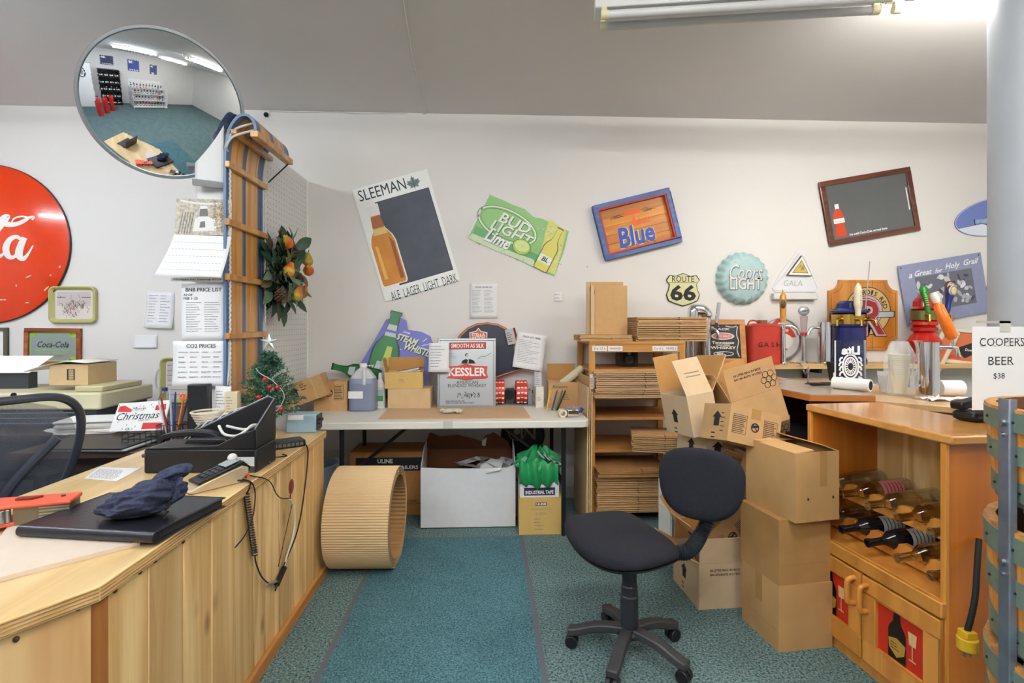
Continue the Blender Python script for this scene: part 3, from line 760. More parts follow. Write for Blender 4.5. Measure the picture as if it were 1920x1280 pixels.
m = MB(); m.add([(-.2, 0, .10), (.17, 0, .10), (.24, .1, .20), (-.1, .1, .20), (-.2, .006, .10), (.17, .006, .10), (.24, .106, .20), (-.1, .106, .20)], [(0, 1, 2, 3), (7, 6, 5, 4), (0, 4, 5, 1), (1, 5, 6, 2), (2, 6, 7, 3), (3, 7, 4, 0)], WHITE); m.build('cover', t)
m = MB(); m.bx(DGREY, -.18, .15, .02, .09, 0, .10); m.build('support', t)
# sheets and folders on the desk
def pile(name, label, px, py, n, w, d, rz, seed, z=ZD, th=.006, mats=None, group=None):
    c = WZ(px, py, z); rg = random.Random(seed); zz = z; out = []
    for k in range(n):
        mm = (mats or [PAPER])[k % len(mats or [1])]
        m = MB(); m.bx(mm, -w / 2, w / 2, -d / 2, d / 2, 0, th * .9); 
        o = m.build(name, loc=(c.x + rg.uniform(-.012, .012), c.y + rg.uniform(-.01, .01), zz), rot=(0, 0, R(rz + rg.uniform(-7, 7)))); tag(o, label, 'papers', group); zz += th; out.append(o)
    return zz
gF = mat('grey_folder', (150, 150, 150), .6); 
pile('magazine', 'magazine in the untidy pile on the desk behind the Christmas sign', 182, 806, 9, .30, .22, 6, 3, mats=[PAPER, mat('pale_cover', (206, 198, 180), .5), WHITE], th=.008, group='magazines piled on the desk')
pile('folder', 'dark folder lying on the desk front beside the mesh chair', 195, 838, 3, .36, .24, -8, 5, mats=[BLACK, mat('silver_edge', (176, 178, 180), .4), BLACK], th=.007, group='folders on the desk front')
m = MB(); c = WZ(208, 795, ZD); m.bx(mat('red_leaflet', (214, 78, 50), .6), 0, .05, 0, .003, 0, .05)
tag(m.build('leaflet', loc=(c.x, c.y - .02, ZD + .0), rot=(R(-12), 0, 0)), 'small red leaflet standing against the magazines', 'leaflet')
sheet('loose_sheet', 'loose white sheet on the desk seen through the mesh chair', 'paper', [WZ(80, 808, ZD), WZ(125, 816, ZD), WZ(135, 808, ZD), WZ(95, 803, ZD)], ZD + .0005, 3)
# black wire tray holding the Christmas sign
c = WZ(280, 836, ZD); wire = mat('black_wire', (26, 26, 28), .4)
t = thing('wire_tray', 'black wire letter tray on the desk under the Christmas sign', 'tray', (c.x - .09, c.y, ZD))
m = MB()
for z in (.004, .035, .065): m.tube(wire, [(-.04, 0, z), (.27, 0, z), (.27, .22, z), (-.04, .22, z)], .003, 6, closed=True)
m.build('rim', t)
m = MB()
for k in range(12):
    x = -.04 + k * .31 / 11; m.tube(wire, [(x, 0, .065), (x, 0, .004), (x, .22, .004), (x, .22, .065)], .0018, 5)
m.build('wire_grid', t)
F = Flat((262, 782), c.y + .03, 3)
t = thing('christmas_sign', 'white Christmas sign with red patches standing on the wire tray', 'sign', F.O, F.rot(R(-14)))
F.O.z += 0
cr = mat('christmas_red', (204, 58, 58), .6)
m = MB(); pts = F.P([(220, 756), (314, 750), (308, 806), (210, 808)]); m.plate(WHITE, pts, 0, .006)
for q in (((222, 762), (232, 760), (246, 768), (245, 772), (220, 772)), ((289, 760), (307, 757), (308, 768), (288, 769)), ((270, 792), (304, 792), (304, 803), (268, 804))):
    m.plate(cr, F.P(q), -.0008, -.0008)
rg = random.Random(3)
for k in range(26):
    x, y = rg.uniform(220, 306), rg.choice((rg.uniform(755, 766), rg.uniform(790, 805)))
    if 286 < x and y < 772 or x > 266 and y > 788: continue
    a, b = F.p(x, y); m.plate(INK, [(a - .002, b - .004), (a + .002, b - .004), (a, b + .006)], -.0008, -.0008)
a, b = F.p(259, 779); m.text(INK, 'Christmas', a, b, -.0009, w=78 * F.k, shear=.45)
a, b = F.p(258, 767); m.text(INKG, 'Merry', a, b, -.0009, w=24 * F.k, shear=.4)
a, b = F.p(270, 787); m.text(INKG, 'SALE ON', a, b, -.0009, w=20 * F.k)
m.build('panel', t)
c = WZ(251, 800, ZD)
t = thing('water_bottle', 'clear water bottle with purple cap behind the Christmas sign', 'bottle', (c.x, c.y + .3, ZD))
m = MB(); m.lathe(glass('clear_plastic', (236, 240, 244)), [(.0, .002), (.034, .002), (.036, .02), (.036, .12), (.02, .165), (.014, .175)], 20); m.build('body', t)
m = MB(); m.cyl(mat('purple_cap', (80, 72, 140), .5), (0, 0, .172), (0, 0, .195), .017); m.build('cap', t)
# pencil cup area
c = WZ(318, 838, ZC)
t = thing('pen_holder', 'black wire pen holder crammed with pens behind the register', 'pen holder', (c.x - .02, c.y + .06, ZC - .027 * 0))
m = MB()
for z in (.0, .05, .10): m.tube(wire, [(-.05, -.045, z), (.05, -.045, z), (.05, .045, z), (-.05, .045, z)], .002, 6, closed=True)
for k in range(9):
    for sy in (-.045, .045): m.tube(wire, [(-.05 + k * .0125, sy, 0), (-.05 + k * .0125, sy, .1)], .0014, 5)
    for sx in (-.05, .05): m.tube(wire, [(sx, -.045 + k * .01125, 0), (sx, -.045 + k * .01125, .1)], .0014, 5)
m.bx(wire, -.05, .05, -.045, .045, 0, .002); m.build('wire_cup', t)
pens = [((.85, .6), (60, 62, 70), 'dark grey pen'), ((.3, 1), (226, 110, 40), 'orange handled scissors'), ((-.4, .8), (180, 190, 220), 'pale blue marker'), ((.1, .9), (210, 214, 216), 'white stylus'), ((.7, .2), (150, 40, 50), 'maroon pen'), ((-.7, .3), (40, 60, 120), 'blue pen')]
for k, (q, cc, lb) in enumerate(pens):
    a = R(60 * k); m = MB(); x, y = .025 * math.cos(a), .02 * math.sin(a); top = Vector((x * 2.6, y * 2, .20 + .022 * (k % 3)))
    mm = mat('pen_%d_plastic' % k, cc, .4); m.cyl(mm, (x * .6, y * .6, .004), top, .0045, n=10); m.cyl(mm, top, top + (top - Vector((x, y, 0))).normalized() * .012, .0045, .002, 10)
    if k == 1:
        m.tube(mm, [top + Vector((.016 * math.cos(b), 0, .016 * math.sin(b))) for b in [R(30 * i) for i in range(12)]], .005, 8, closed=True)
    o = m.build('pen', loc=(c.x - .02, c.y + .06, ZC)); tag(o, lb + ' standing in the wire pen holder behind the register', 'pen', 'pens in the wire holder')
c = WZ(356, 842, ZC)
t = thing('black_monitor_box', 'upright black plastic box below the CO2 price sheet', 'box', (c.x, c.y + .08, ZC), (0, 0, R(5)))
m = MB(); m.bx(BLACK, -.055, .04, 0, .05, 0, .29); m.build('case', t, bevel=.006)
c = WZ(388, 842, ZC)
m = MB(); m.plate(PAPER, [(-.035, 0), (.04, 0), (.04, .275), (-.035, .28)], 0, .002); m.lines(INKG, -.028, .032, .14, .26, -.0006, 8, .003)
tag(m.build('leaning_leaflet', loc=(c.x, c.y + .1, ZC + .0), rot=(R(-10), 0, 0)), 'white printed leaflet leaning under the CO2 price sheet', 'leaflet')
c = WZ(402, 846, ZC)
t = thing('wicker_bowl', 'small white wicker bowl behind the register', 'bowl', (c.x - .03, c.y + .0, ZC + .10))
m = MB(); wk = mat('wicker', (206, 196, 176), .8)
for k in range(7): m.tube(wk, [((.03 + .006 * k) * math.cos(R(20 * i)), (.03 + .006 * k) * math.sin(R(20 * i)), .008 + k * .012) for i in range(18)], .005, 6, closed=True)
m.cyl(wk, (0, 0, 0), (0, 0, .004), .03, n=18); m.build('bowl', t); m = MB(); m.bx(CARDL, c.x - .065, c.x + .005, c.y - .035, c.y + .035, ZC, ZC + .0995); tag(m.build('bowl_carton'), 'small plain carton under the white wicker bowl', 'box')
c = WZ(413, 842, ZC); m = MB(); m.bx(mat('card_box_cream', (214, 202, 170), .7), -.03, .03, 0, .04, 0, .25); m.lines(INKG, -.02, .02, .15, .23, -.0006, 6, .003)
tag(m.build('small_carton', loc=(c.x, c.y + .10, ZC), bevel=.002), 'small cream carton standing by the foot of the toboggan', 'box')
# ---- mesh office chairs
def mesh_mat(name):
    m, nt, b = newmat(name); N = nt.nodes.new; L = nt.links.new
    b.inputs['Base Color'].default_value = S(112, 124, 146); b.inputs['Roughness'].default_value = .6
    tr = N('ShaderNodeBsdfTransparent'); mx = N('ShaderNodeMixShader'); tc = N('ShaderNodeTexCoord')
    v = N('ShaderNodeTexChecker'); v.inputs['Scale'].default_value = 420; L(tc.outputs['Object'], v.inputs['Vector'])
    ma = N('ShaderNodeMath'); ma.operation = 'MULTIPLY_ADD'; ma.inputs[1].default_value = .25; ma.inputs[2].default_value = .40; L(v.outputs['Fac'], ma.inputs[0])
    L(ma.outputs[0], mx.inputs[0]); L(tr.outputs[0], mx.inputs[1]); L(b.outputs[0], mx.inputs[2]); L(mx.outputs[0], nt.nodes['Material Output'].inputs[0]); return m
MESH = mesh_mat('chair_mesh')
frm = mat('chair_frame', (54, 58, 70), .35)
def mesh_chair(label, loc, rz, lean=14, hb=.60, wb=.25):
    t = thing('mesh_office_chair', label, 'office chair', loc, (0, 0, rz), 'mesh chairs behind the counter')
    out = [(-wb * .80, 0), (-wb, .30), (-wb * .94, .50), (-wb * .6, hb), (0, hb + .012), (wb * .6, hb), (wb * .94, .50), (wb, .30), (wb * .80, 0)]
    def Q(x, z, o=0): a = R(lean); return (x, z * math.sin(a) + .05 * (1 - (x / wb) ** 2) + o, .52 + z * math.cos(a))
    P = [Vector(Q(p[0], p[1])) for p in catmull([(a, b, 0) for a, b in out], 6)]
    m = MB(); m.tube(frm, P, .016, 10, closed=True); m.build('back_frame', t)
    m = MB()
    def g(u, v):
        z = v * hb; 
        e = wb * (.8 + .2 * min(1, z / .3)) if z < .3 else wb * math.sqrt(max(0, 1 - ((z - .3) / (hb - .3 + .004)) ** 2.6))
        return Q((u * 2 - 1) * e * .98, z)
    m.grid(MESH, g, 14, 16); m.build('mesh_back', t)
    m = MB(); m.tube(frm, catmull([Q(0, -.06, .09), Q(0, .1, .075), Q(.05, .25, .05), Q(.17, .42, .03)], 6), .018, 8); m.tube(frm, catmull([Q(0, .1, .075), Q(-.05, .25, .05), Q(-.17, .42, .03)], 6), .018, 8)
    m.tube(frm, catmull([Q(-.2, .14, .02), Q(0, .1, .05), Q(.2, .14, .02)], 6), .02, 8); m.build('lumbar_support', t)
    m = MB(); m.ell(mat('chair_fabric', (40, 42, 52), .9), (0, -.2, .47), (.25, .25, .05)); m.build('seat', t)
    m = MB(); m.cyl(BLACK, (0, -.18, .1), (0, -.18, .44), .03); m.build('column', t)
    for k in range(5):
        a = R(72 * k + 20); e = Vector((.29 * math.cos(a), -.18 + .29 * math.sin(a), .07)); m = MB(); m.bar(BLACK, [(0, -.18, .11), e], .045, .03); m.build('base_leg', t, bevel=.004)
        m = MB(); m.cyl(BLACK, (e.x - .02, e.y, .03), (e.x + .02, e.y, .03), .03); m.build('caster', t)
    for sx in (-1, 1):
        m = MB(); m.tube(frm, catmull([(sx * .2, -.2, .45), (sx * .29, -.2, .5), (sx * .29, -.2, .66)], 5), .016, 8); m.box(BLACK, (sx * .29, -.22, .67), (.06, .24, .025)); m.build('armrest', t, bevel=.005)
    return t
mesh_chair('black mesh office chair close behind the counter', (-1.985, 2.17, 0), R(238), 26, .60, .27)
mesh_chair('black mesh office chair by the printer, farther from the counter', (-2.50, 2.62, 0), R(172), 10, .58, .27)
# ---- security mirror
mc = Vector((0, 0, H)) + ray(310, 198) * 2.6
nrm = (Vector((0, 0, H)) - mc).normalized()
t = thing('convex_mirror', 'large round convex security mirror hanging below the ceiling', 'mirror', mc)
t.rotation_euler = nrm.to_track_quat('Z', 'Y').to_euler()
RM = .338; hcap = .045; Rs = (RM * RM + hcap * hcap) / (2 * hcap)
m = MB(); prof = []
for k in range(61):
    r_ = RM * k / 60; prof.append((r_, math.sqrt(Rs * Rs - r_ * r_) - (Rs - hcap)))
m.lathe(mat('mirror_face', (222, 226, 232), .015, metal=1), prof, 180); m.build('mirror_face', t, sharp=80)
m = MB(); m.lathe(mat('mirror_rim', (190, 192, 196), .25, metal=.9), [(RM - .006, -.012), (RM + .008, -.012), (RM + .011, 0), (RM + .008, .010), (RM - .004, .010)], 64, True); m.build('rim', t)
m = MB(); m.lathe(DGREY, [(0, -.014), (RM, -.012)], 40); m.build('back_panel', t)
m = MB(); inv = (Matrix.Translation(mc) @ nrm.to_track_quat('Z', 'Y').to_matrix().to_4x4()).inverted()
w_ = lambda v: inv @ Vector(v)
px_ = -1.42
m.tube(STEEL, [w_(mc - nrm * .02), w_(mc - nrm * .16), w_((px_, 2.80, mc.z - .12))], .014, 10)
m.build('bracket_arm', t)
m = MB(); q = WY(395, 345, 2.765); m.box(mat('bracket_grey', (150, 152, 154), .5), w_((q.x, 2.765, q.z)), (.16, .03, .05)); m.build('bracket_clamp', t, bevel=.004)
# ---- pegboard partition
XP = -1.345
peg = mat('pegboard_paint', (222, 222, 222), .6)
m = MB()
m.bx(peg, XP - .012, XP, 2.80, D - .002, .0, 2.41); m.bx(peg, XP - .142, XP - .13, 2.80, D - .002, 0, 2.41)
m.bx(WHITE, XP - .13, XP - .012, 2.80, 2.84, 0, 2.41); m.bx(WHITE, XP - .13, XP - .012, D - .045, D - .002, 0, 2.41); m.bx(WHITE, XP - .142, XP, 2.80, D - .002, 2.40, 2.42)
m.bx(WHITE, XP - .012, XP + .006, D - .03, D - .002, 0, 2.41)
hole = mat('peg_hole', (120, 120, 122), .8)
for i in range(16):
    for j in range(44):
        y, z = 3.35 + i * .045, .80 + j * .036
        m.add([(XP + .0006, y - .0035, z - .0035), (XP + .0006, y + .0035, z - .0035), (XP + .0006, y + .0035, z + .0035), (XP + .0006, y - .0035, z + .0035)], [(0, 1, 2, 3)], hole)
struct('partition_wall', m)
# ---- toboggan against the pegboard
tob = wood('toboggan_ash', (214, 162, 92), (180, 122, 58), 2, 9, .05, .3, 0, True, 5, .3)
tbl = wood('toboggan_blue', (52, 78, 118), (96, 122, 156), 2, 16, .05, .4)
t = thing('toboggan', 'long varnished wooden toboggan with blue stripes standing upright beside the pegboard', 'toboggan', (XP + .02, 2.84, 0))
ya = [WX(p, 600, XP + .03).y - 2.84 for p in (424, 441, 453, 463, 473, 482, 490)]
y0_, y1_ = ya[0] - .02, ya[-1]; wS = (y1_ - y0_)
n = 9; cols = [tbl, tob, tob, tbl, tob, tob, tob, tbl, tbl]; wds = [.9, 1.2, 1.2, .7, 1.15, 1.1, .5, .9, .4]
sw = sum(wds); yy = y0_
zt = WX(484, 330, XP + .03).z
cpth = catmull([(.012, zt - .3, 0), (.012, zt - .06, 0), (.016, zt + .04, 0), (.035, zt + .13, 0), (.075, zt + .19, 0), (.12, zt + .20, 0), (.155, zt + .165, 0), (.165, zt + .10, 0)], 5)
def curl(s):
    if s <= zt - .3: return (.012, s)
    i = min(len(cpth) - 1, max(0, int((s - zt + .3) / .95 * (len(cpth) - 1)))); f = (s - zt + .3) / .95 * (len(cpth) - 1) - i
    p = cpth[i].lerp(cpth[min(i + 1, len(cpth) - 1)], min(1, f)); return (p.x, p.y)
Ss = [0, zt * .5] + [zt - .3 + .95 * k / 35 for k in range(36)]
m = MB()
for c_, wd in zip(cols, wds):
    a, b = yy + .0015, yy + wd / sw * wS - .0015; yy += wd / sw * wS; vs = []
    for s_ in Ss:
        x, z = curl(s_); x2, z2 = curl(s_ + .012); x1, z1 = curl(s_ - .012); dx, dz = x2 - x1, z2 - z1; l = math.hypot(dx, dz) or 1; nx, nz = dz / l * .007, -dx / l * .007
        vs += [(x - nx, a, z - nz), (x + nx, a, z + nz), (x + nx, b, z + nz), (x - nx, b, z - nz)]
    k = len(Ss)
    fs = [(i * 4 + j, i * 4 + (j + 1) % 4, i * 4 + 4 + (j + 1) % 4, i * 4 + 4 + j) for i in range(k - 1) for j in range(4)] + [(0, 1, 2, 3), (k * 4 - 1, k * 4 - 2, k * 4 - 3, k * 4 - 4)]
    m.add(vs, fs, c_)
m.build('slats', t)
for px, py in ((460, 330), (463, 431), (458, 525), (458, 628), (458, 733)):
    z = WX(px, py, XP + .04).z; m = MB(); m.bx(tob, .019, .043, y0_ - .015, y1_ + .015, z - .016, z + .016); m.build('cross_batten', t, bevel=.003)
sE = Ss[-1]; x, z = curl(sE)
m = MB(); m.bx(tob, x - .02, x + .02, y0_ - .02, y1_ + .02, z - .016, z + .016); m.build('head_batten', t, bevel=.003)
m = MB(); m.bx(tob, .045, .075, y0_ - .01, y1_ + .01, zt + .10, zt + .125); m.build('inner_batten', t, bevel=.003)
m = MB(); m.tube(BLACKM, [(x, y1_, z - .015), (.05, y1_, WX(490, 338, XP + .05).z)], .004, 6); m.build('brace_wire', t)
rope = mat('white_rope', (206, 204, 200), .8); m = MB()
for yv in (y0_ + .02, y1_ + .004):
    pts = []
    for i in range(300): zz = .3 + i * (zt - .35) / 300; pts.append((.03 + .002 * math.cos(i * 1.6), yv + .002 * math.sin(i * 1.6), zz))
    m.tube(rope, pts, .005, 5)
pts = [Vector((.01, y0_ + .05, zt + .02)), Vector((.03, y0_ - .02, zt + .03)), Vector((.07, y0_ - .03, zt + .08)), Vector((.15, y0_ + .02, zt + .13))]
m.tube(rope, catmull(pts, 6), .006, 7); m.tube(rope, catmull([p + Vector((0, .03, .05)) for p in pts], 6), .006, 7); m.build('rope', t)
# ---- fruit swag on the pegboard
wc0 = WX(536, 512, -1.22)
t = thing('fruit_swag', 'evergreen swag with pears and pine cones hanging on the pegboard', 'wreath', (XP + .004, wc0.y + .03, wc0.z))
lf = mat('dark_leaf', (44, 74, 54), .4, noise=.2, scale=30); lf2 = mat('grey_green_leaf', (110, 136, 112), .5, noise=.15, scale=30); lf3 = mat('underside_leaf', (104, 96, 66), .6)
m = MB(); rg = random.Random(12)
def leaf(m, mm, p, d, L_, W_, up):
    d = d.normalized(); sd = d.cross(up); sd = sd.normalized() if sd.length > .01 else d.orthogonal().normalized(); nn = sd.cross(d); vs = []
    for i in range(6):
        f = i / 5; wdt = W_ * math.sin(math.pi * min(1, f * .96 + .02)) ** .8
        c = p + d * L_ * f + nn * (-.25 * L_ * f * f)
        vs += [c - sd * wdt / 2 + nn * .12 * wdt, c, c + sd * wdt / 2 + nn * .12 * wdt]
    m.add(vs, [(i * 3 + j, i * 3 + j + 1, i * 3 + 4 + j, i * 3 + 3 + j) for i in range(5) for j in range(2)], mm, True)
for k in range(190):
    a = rg.uniform(0, 6.283); rr = rg.uniform(.02, .15); p = Vector((rg.uniform(.02, .15), rr * 1.05 * math.cos(a), rr * 1.35 * math.sin(a)))
    d = Vector((rg.uniform(.1, .9), math.cos(a) + rg.uniform(-.6, .6), math.sin(a) * 1.2 + rg.uniform(-.7, .5)))
    leaf(m, rg.choice([lf, lf, lf, lf2, lf3]), p, d, rg.uniform(.09, .145), rg.uniform(.045, .075), Vector((1, rg.uniform(-.4, .4), rg.uniform(-.4, .4))))
m.build('leaves', t)
pear_m, nt, b = newmat('pear_skin'); N = nt.nodes.new; L = nt.links.new
tc = N('ShaderNodeTexCoord'); ns = N('ShaderNodeTexNoise'); ns.inputs['Scale'].default_value = 9; rp = N('ShaderNodeValToRGB')
rp.color_ramp.elements[0].position = .4; rp.color_ramp.elements[0].color = S(176, 176, 62); rp.color_ramp.elements[1].position = .62; rp.color_ramp.elements[1].color = S(204, 92, 32)
L(tc.outputs['Object'], ns.inputs['Vector']); L(ns.outputs['Fac'], rp.inputs[0]); L(rp.outputs[0], b.inputs['Base Color']); b.inputs['Roughness'].default_value = .4
prof = [(.001, -.042), (.02, -.04), (.034, -.022), (.035, -.002), (.026, .02), (.016, .038), (.012, .05), (.001, .055)]
for px, py, tl, tx in ((533, 452, 60, .16), (537, 505, -30, .18), (573, 486, 30, .14), (574, 505, 70, .14), (553, 551, -20, .17), (564, 547, -35, .13)):
    p = WX(px, py, XP + tx); m = MB(); m.push(Matrix.Translation((tx, p.y - wc0.y, p.z - wc0.z)) @ rotm(tl * .9, 12, 0))
    m.lathe(pear_m, prof, 18); m.cyl(mat('pear_stem', (74, 54, 34), .7), (0, 0, .052), (.006, 0, .075), .0025, n=6); m.pop(); m.build('pear', t)
cone = mat('pine_cone', (92, 66, 50), .8)
for px, py, tx in ((520, 552, .17), (557, 524, .15), (545, 470, .13)):
    p = WX(px, py, XP + tx); m = MB(); m.push(Matrix.Translation((tx, p.y - wc0.y, p.z - wc0.z)) @ rotm(40, 30, 0))
    for q in range(40):
        a = q * 2.4; f = q / 40; rr = .026 * math.sin(math.pi * (.12 + .8 * f)); m.ell(cone, (rr * math.cos(a), rr * math.sin(a), -.04 + .08 * f), (.010, .010, .004), 6, 4, rotm(0, -40, 0).to_3x3())
    m.pop(); m.build('pine_cone', t)
# ================================================================== things hanging on the back wall
YW = D - .003
def bottle_pts(cx, cz, h, w, ang=0, neck=.3, cap=0):
    # outline of a flat printed bottle, base at (cx, cz), growing along ang (0 = up)
    hw, nw = w / 2, w * neck / 2 * 1.25
    half = [(hw * .9, 0), (hw, h * .03), (hw, h * .52), (hw * .86, h * .60), (nw * 1.25, h * .70), (nw, h * .80), (nw * .95, h * .95), (nw * 1.15, h * .96), (nw * 1.15, h)]
    pts = [(x, z) for x, z in half] + [(-x, z) for x, z in half[::-1]]
    c, d = math.cos(ang), math.sin(ang)
    return [(cx + x * c - z * d, cz + x * d + z * c) for x, z in pts]
def band(cx, cz, h, w, a, b, wf, ang=0, wf2=None):
    wf2 = wf if wf2 is None else wf2
    c, d = math.cos(ang), math.sin(ang)
    return [(cx + x * c - z * d, cz + x * d + z * c) for x, z in ((-w * wf / 2, h * a), (w * wf / 2, h * a), (w * wf2 / 2, h * b), (-w * wf2 / 2, h * b))]
# ---- big red button sign
co = WY(-20, 457.5, YW); k = MP(WY(60, 457, YW)); rb = 147.5 * k
btn = mat('red_enamel', (216, 58, 10), .18, noise=.04, scale=5, coat=.4); scr = mat('script_white', (238, 232, 226), .4)
t = thing('button_sign', 'huge domed red round enamel sign with white script', 'sign', (co.x, D - .004, co.z))
m = MB(); hc = .10; Rb = (rb * rb + hc * hc) / (2 * hc)
dome = lambda x, z: -(math.sqrt(max(0, Rb * Rb - x * x - z * z)) - (Rb - hc)) - .012
prof = [(rb * i / 20, -dome(rb * i / 20, 0)) for i in range(21)] + [(rb, 0)]
m.push(rotm(90, 0, 0)); m.lathe(btn, prof, 72); m.pop(); m.build('dome', t, sharp=60)
m = MB(); m.push(rotm(90, 0, 0)); m.lathe(mat('dark_rim', (60, 40, 34), .4, metal=.5), [(rb - .001, .0), (rb + .004, .0), (rb + .004, .014), (rb - .001, .016)], 72, True); m.pop(); m.build('rim', t)
def dstroke(mm, pts, wd):      # ribbon lying on the dome; pixel points
    pp = [((x + 20) * k, (457.5 - y) * k, w_ * k) for (x, y), w_ in zip(pts, wd)]
    P = catmull(pp, 6); vs = []
    for i in range(len(P)):
        tt = P[min(i + 1, len(P) - 1)] - P[max(i - 1, 0)]; tt.z = 0; tt = tt.normalized(); q = P[i].z / 2
        for sg in (1, -1):
            x, z = P[i].x - tt.y * q * sg, P[i].y + tt.x * q * sg; vs.append((x, dome(x, z) - .002, z))
    m.add(vs, [(2 * i, 2 * i + 1, 2 * i + 3, 2 * i + 2) for i in range(len(P) - 1)], mm)
m = MB()
dstroke(scr, [(-110, 470), (-95, 440), (-70, 432), (-60, 450), (-75, 480), (-98, 490), (-108, 475)], [8, 9, 7, 8, 10, 9, 8])
dstroke(scr, [(-50, 470), (-35, 455), (-22, 460), (-24, 480), (-40, 490), (-52, 482), (-50, 468)], [7, 8, 8, 9, 9, 8, 7])
dstroke(scr, [(-18, 478), (0, 462), (18, 440), (30, 420), (34, 410), (26, 412), (16, 430), (9, 455), (10, 476), (20, 484), (30, 476)], [3, 4, 5, 6, 6, 8, 11, 13, 12, 7, 3])
dstroke(scr, [(56, 452), (48, 447), (38, 453), (32, 468), (35, 482), (44, 484), (54, 470), (60, 452)], [5, 7, 9, 11, 10, 6, 4, 4])
dstroke(scr, [(61, 448), (55, 464), (52, 480), (58, 487), (66, 478), (74, 462)], [9, 11, 12, 8, 4, 2])
dstroke(scr, [(-24, 416), (-6, 409), (14, 414), (32, 424), (46, 424), (58, 418), (66, 411), (73, 409), (71, 415)], [4, 9, 11, 10, 8, 7, 5, 4, 3])
dstroke(scr, [(66, 411), (55, 409), (44, 413), (40, 420)], [3, 3, 3, 2])
m.build('script_lettering', t)
m = MB()
for x, y, a, l in ((64, 519, .5, 10), (43, 536, 1.4, 5), (14, 562, 0, 8), (55, 567, .1, 6), (88, 541, .8, 12), (20, 562, 0, 5), (112, 500, 1.2, 5), (97, 516, 1, 4)):
    dstroke(mat('chipped_enamel', (226, 190, 160), .7), [(x - l / 2 * math.cos(a), y + l / 2 * math.sin(a)), (x, y), (x + l / 2 * math.cos(a), y - l / 2 * math.sin(a))], [1, 2.4, 1])
m.build('chips', t)
# ---- olive trays
def tray_sign(px, py, w, h, label, group=None, pic=0):
    F = Flat((px, py), YW, 0); t = thing('serving_tray', label, 'tray', (F.O.x, D - .002, F.O.z)); k = F.k; W_, H_ = w * k / 2, h * k / 2
    ol = mat('olive_tray', (176, 174, 112), .35)
    def rr(W_, H_, r):
        o = []
        for cx, cz, a0 in ((W_ - r, H_ - r, 0), (-W_ + r, H_ - r, 90), (-W_ + r, -H_ + r, 180), (W_ - r, -H_ + r, 270)):
            o += [(cx + r * math.cos(R(a0 + 18 * i)), cz + r * math.sin(R(a0 + 18 * i))) for i in range(6)]
        return o
    o1, o2, o3 = rr(W_, H_, .04), rr(W_ - .008, H_ - .008, .035), rr(W_ - .033, H_ - .028, .02); n = len(o1)
    m = MB(); vs = [(p[0], -.006, p[1]) for p in o1] + [(p[0], -.03, p[1]) for p in o1] + [(p[0], -.032, p[1]) for p in o2] + [(p[0], -.008, p[1]) for p in o3]
    m.add(vs, [(j * n + (i + 1) % n, j * n + i, j * n + n + i, j * n + n + (i + 1) % n) for j in range(3) for i in range(n)], ol, True)
    m.add([(p[0], -.008, p[1]) for p in o3], [tuple(range(n))], mat('tray_print', (214, 206, 200), .5)); m.plate(ol, o1, -.0055, 0)
    m.build('tray', t)
    m = MB(); rg = random.Random(5 + pic); W2, H2 = W_ - .045, H_ - .04
    m.rect(mat('print_sky', (196, 186, 184), .6), -W2, W2, -H2 * .1, H2, -.0086)
    if pic:
        m.lines(INK, -W2, W2, -H2, H2, -.009, 7, .003)
    else:
        for c_, n_ in (((58, 58, 66), 34), ((196, 110, 70), 16), ((140, 120, 120), 30), ((90, 110, 110), 14)):
            mm = mat('print_%d' % c_[0], c_, .6)
            for i in range(n_):
                x, z = rg.gauss(0, W2 * .4), rg.gauss(-.005, H2 * .36)
                if abs(x) < W2 * .9 and abs(z) < H2 * .9: m.stroke(mm, [(x, z), (x + rg.uniform(-.012, .012), z - .008), (x + rg.uniform(-.016, .016), z - rg.uniform(.012, .03))], rg.uniform(.0015, .004), -.0092 - .00003 * i, 2)
        m.rect(INK, -W2, -W2 * .5, H2 * .55, H2 * .6, -.0092); m.rect(INK, W2 * .45, W2, H2 * .55, H2 * .6, -.0092)
    m.build('printed_scene', t)
tray_sign(140, 571, 84, 68, 'olive rimmed serving tray with a sketched street scene, beside the red button sign')
tray_sign(352, 712, 94, 84, 'olive rimmed serving tray half hidden behind the CO2 price sheet', pic=1)
m = MB(); p = [WY(a, b, D - .01) for a, b in ((305, 690), (294, 696), (291, 715), (296, 732), (306, 738), (318, 770))]; m.tube(mat('white_cable', (206, 206, 206), .5), catmull(p, 5), .003, 6)
tag(m.build('lamp_cord'), 'white cord looping down the wall beside the half hidden tray', 'cord')
# ---- framed pictures
def frame(m, mm, W_, H_, wd, y0, y1, inner=None):
    for a, b, c, d in ((-W_, W_, H_ - wd, H_), (-W_, W_, -H_, -H_ + wd), (-W_, -W_ + wd, -H_ + wd, H_ - wd), (W_ - wd, W_, -H_ + wd, H_ - wd)):
        m.bx(mm, a, b, y0, y1, c, d)
F = Flat((102, 650), YW, 0)
t = thing('framed_mirror', 'framed mirror print with green scrollwork and black script above the carton', 'picture', (F.O.x, D - .002, F.O.z), (0, R(.6), 0)); k = F.k; W_, H_ = 50 * k, 35 * k
m = MB(); frame(m, wood('frame_oak', (166, 96, 48), (122, 62, 30), 0, 12, .1, .4), W_, H_, .028, -.025, 0); m.build('frame', t, bevel=.002)
m = MB(); m.bx(mat('smoky_mirror', (140, 150, 150), .25), -W_ + .028, W_ - .028, -.012, -.004, -H_ + .028, H_ - .028)
gr = mat('lime_print', (150, 186, 66), .5); y = -.0126
a, b = W_ - .033, H_ - .033
for (x0, x1, z0, z1) in ((-a, a, b - .008, b), (-a, a, -b, -b + .008), (-a, -a + .007, -b, b), (a - .007, a, -b, b)): m.rect(gr, x0, x1, z0, z1, y)
